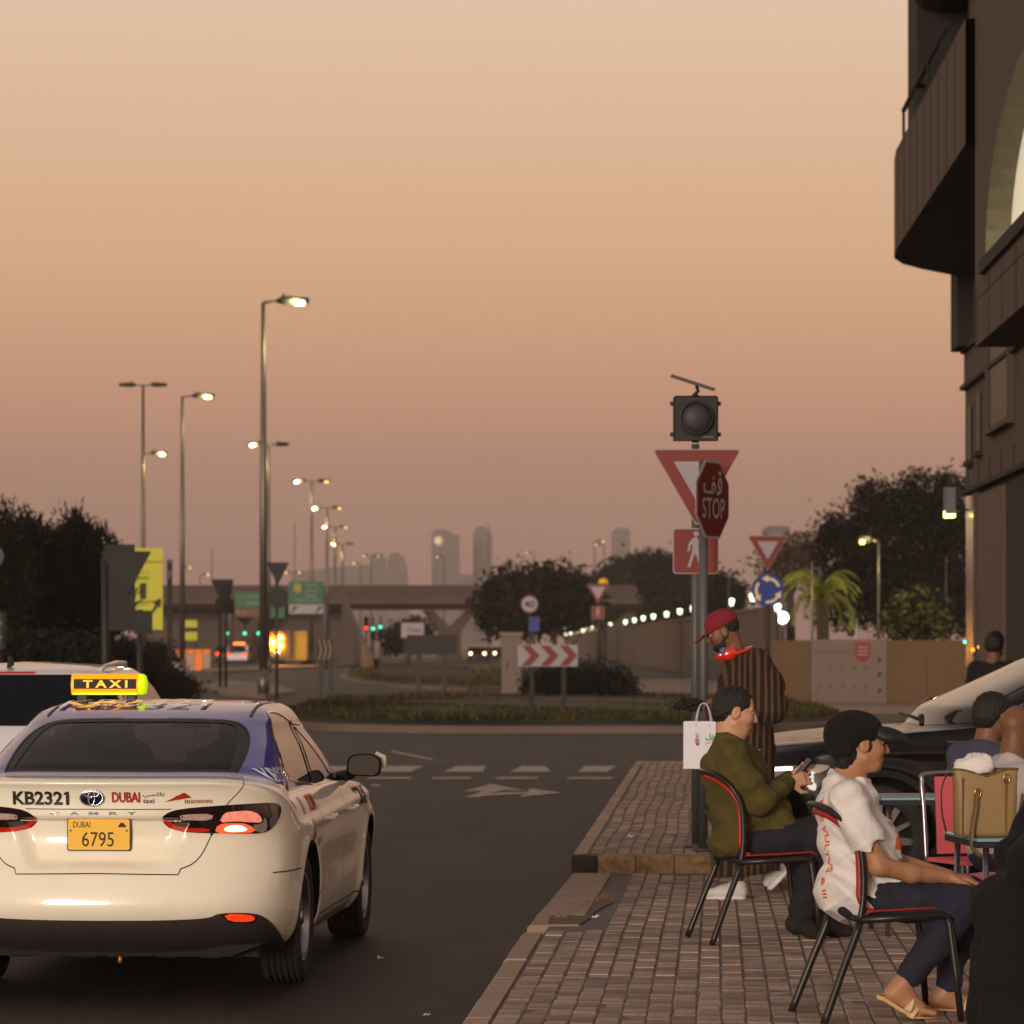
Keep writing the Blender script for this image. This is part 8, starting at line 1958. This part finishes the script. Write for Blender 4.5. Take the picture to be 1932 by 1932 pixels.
sitter(19.0, 1862, 1352, 'dark-haired man in a blue-grey shirt behind the bald man', R(30), m_skin_d, mat('blue_grey_shirt', (62, 64, 84), .9, var=.06), m_hair, .05)
# --- 6. woman in black, cut by the frame, seated facing left
S6 = 13.9; k6 = S6/FPX; t = person('person', (atx(2062, S6), S6, PZ), 0, 'person wrapped in a black gown seated at the near table')
J = lambda u, v, y=0: Vector(((u-2040)*k6, y, atz(v, S6)-PZ))
F = Field(); T, Mn = head(F, J(2020, 1375, 0), R(180), R(-8), .98); F.cap(T(-.03, 0, -.05), J(2015, 1450, 0), .055, .062, .03); F.ell(J(1996, 1530, 0), (.12, .18, .19), .06); F.ell(J(2010, 1640, 0), (.14, .17, .16), .06)
F.chain([J(1982, 1490, -.17), J(1948, 1600, -.20), J(1915, 1600, -.10)], [.055, .043, .027]); hand(F, J(1915, 1600, -.10), (-.4, .6, -.8), (0, 0, 1), .5, -1, .95); F.chain([J(1982, 1490, .17), J(1948, 1600, .20), J(1920, 1600, .12)], [.055, .043, .027]); hand(F, J(1920, 1600, .12), (-.4, -.6, -.8), (0, 0, 1), .5, 1, .95)
for y in (-.09, .09): F.chain([J(2045, 1700, y), J(1868, 1705, y), J(1880, 1905, y), J(1840, 1925, y)], [.085, .06, .038, .032])
field_obj('body', F, .009, m_skin_w, t)
Fs = Field(); Fs.ell(J(1996, 1530, 0), (.17, .22, .21), .07); Fs.ell(J(2010, 1640, 0), (.20, .22, .20), .07); Fs.cap(J(1982, 1492, -.16), J(1982, 1492, .16), .09, .09, .06)
for sg in (-1, 1): Fs.chain([J(1980, 1495, sg*.18), J(1942, 1596, sg*.22), J(1916, 1622, sg*.13), J(1906, 1650, sg*.08)], [.09, .10, .095, .075], .05)
Fs.chain([J(2045, 1700, 0), J(1868, 1712, 0)], [.16, .125], .06)
for sg in (-1, 1): Fs.chain([J(1872, 1716, sg*.09), J(1874, 1820, sg*.12), J(1880, 1925, sg*.16)], [.095, .11, .14], .08)
Fs.chain([J(1960, 1740, 0), J(1980, 1915, 0)], [.18, .24], .1); Fs.plane((0, 0, .012), (0, 0, -1))
gw = field_obj('black_gown', Fs, .009, mat('black_cloth', (10, 9, 9), .95), t, folds(.006, (16, 8, 10), .2))
Fv = Field(); Fv.ell(T(-.02, 0, .02), (.125, .105, .125), .04, '+', Mn); Fv.cap(J(2014, 1436, 0), J(2004, 1476, 0), .10, .15, .06); Fv.cap(T(.11, -.05, -.02), T(.11, .05, -.02), .062, .062, .02, '-'); field_obj('head_scarf', Fv, .009, mat('black_cloth', (10, 9, 9), .95), t)
# --- 7. dark-haired person standing by the building
S7 = 35.0; t = person('person', (atx(1878, S7), S7, BZ), R(60), 'dark-haired person in black standing by the shopfront')
F = Field(); zc = atz(1216, S7)-BZ; T, Mn = head(F, (0, 0, zc), 0, 0, 1.0); F.cap(T(-.03, 0, -.05), (-.05, 0, zc-.18), .058, .066, .03); F.ell((-.05, 0, zc-.38), (.12, .19, .20), .06); F.ell((-.05, 0, zc-.65), (.12, .16, .16), .06)
for sg in (-1, 1): F.chain([(-.05, sg*.19, zc-.24), (-.06, sg*.26, zc-.54), (.02, sg*.27, zc-.78)], [.056, .044, .028]); hand(F, (.02, sg*.27, zc-.78), (.1, 0, -1), (0, sg, 0), .5, -sg, 1.0); F.chain([(-.05, sg*.09, zc-.78), (-.03, sg*.10, .45), (-.06, sg*.10, .08), (.08, sg*.10, .035)], [.085, .06, .042, .034])
field_obj('body', F, .012, m_skin_d, t)
Fs = Field(); Fs.ell((-.05, 0, zc-.40), (.15, .22, .23), .06); Fs.ell((-.05, 0, zc-.66), (.15, .19, .18), .06); Fs.cap((-.05, -.18, zc-.25), (-.05, .18, zc-.25), .08, .08, .05)
for sg in (-1, 1): Fs.chain([(-.05, sg*.19, zc-.24), (-.06, sg*.26, zc-.54), (.01, sg*.27, zc-.74)], [.078, .066, .05], .04)
field_obj('jacket', Fs, .012, mat('dark_jacket', (20, 18, 20), .9), t)
Fj = Field(); [Fj.chain([(-.05, sg*.09, zc-.78), (-.03, sg*.10, .45), (-.06, sg*.10, .06)], [.105, .078, .065], .04) for sg in (-1, 1)]; field_obj('trousers', Fj, .012, mat('dark_jacket', (20, 18, 20), .9), t)
Fh = Field(); Fh.ell(T(-.020, 0, .040), (.118, .092, .10), .02, '+', Mn); Fh.ell(T(-.055, 0, -.01), (.075, .086, .08), .03, '+', Mn); Fh.cap(T(.105, -.08, -.02), T(.105, .08, -.02), .062, .062, .015, '-'); field_obj('hair', Fh, .01, m_hair, t, tufts)
# glowing balls added to stand in for coloured reflections on the shopfront
for i, (u, v, c, r0, lb) in enumerate(((1823, 1211, (70, 255, 190), .02, 'small green glowing dot for a reflection at the building corner'), (1851, 1221, (255, 190, 80), .028, 'small yellow glowing dot for a reflection beside the dark-haired person'), (1925, 1208, (70, 255, 190), .025, 'small green glowing dot for a reflection at the frame edge over the shopfront'), (1930, 1222, (255, 60, 40), .022, 'small red glowing dot for a reflection at the frame edge over the shopfront'), (1838, 1226, (230, 120, 30), .028, 'small amber glowing dot for a reflection low on the polished pier'))):
    Y = 48.0 if u < 1900 else 44.2; t = thing('reflection_dot', (atx(u, Y)-.02, Y, atz(v, Y)), lb, 'lamp', 0, 'coloured reflections on the shopfront')
    MB().lathe([(.001, -r0), (r0*.7, -r0*.7), (r0, 0), (r0*.7, r0*.7), (.001, r0)], 12).build('reflection_ball', glow('reflection_ball_%d' % i, c, 4), t); MB().cyl((r0*1.6, 0, 0), .012, r0*2.6, 8, axis='X').build('reflection_stem', m_dark, t)
# ---------------------------------------------------------------- air
m_hz = bpy.data.materials.new('haze_air'); m_hz.use_nodes = True; hn = m_hz.node_tree
hn.nodes.remove(hn.nodes['Principled BSDF'])
pvn = hn.nodes.new('ShaderNodeVolumePrincipled'); pvn.inputs['Color'].default_value = lin(238, 222, 214)
pvn.inputs['Density'].default_value = 0.00029; pvn.inputs['Anisotropy'].default_value = 0.0
hn.links.new(pvn.outputs[0], hn.nodes['Material Output'].inputs['Volume'])
hz = MB().box((0, 1375, 64), (1500, 2850, 132)).build('haze', m_hz); hz['kind'] = 'stuff'
tag(hz, 'thin pale dusk haze lying over the whole street and skyline', 'haze')
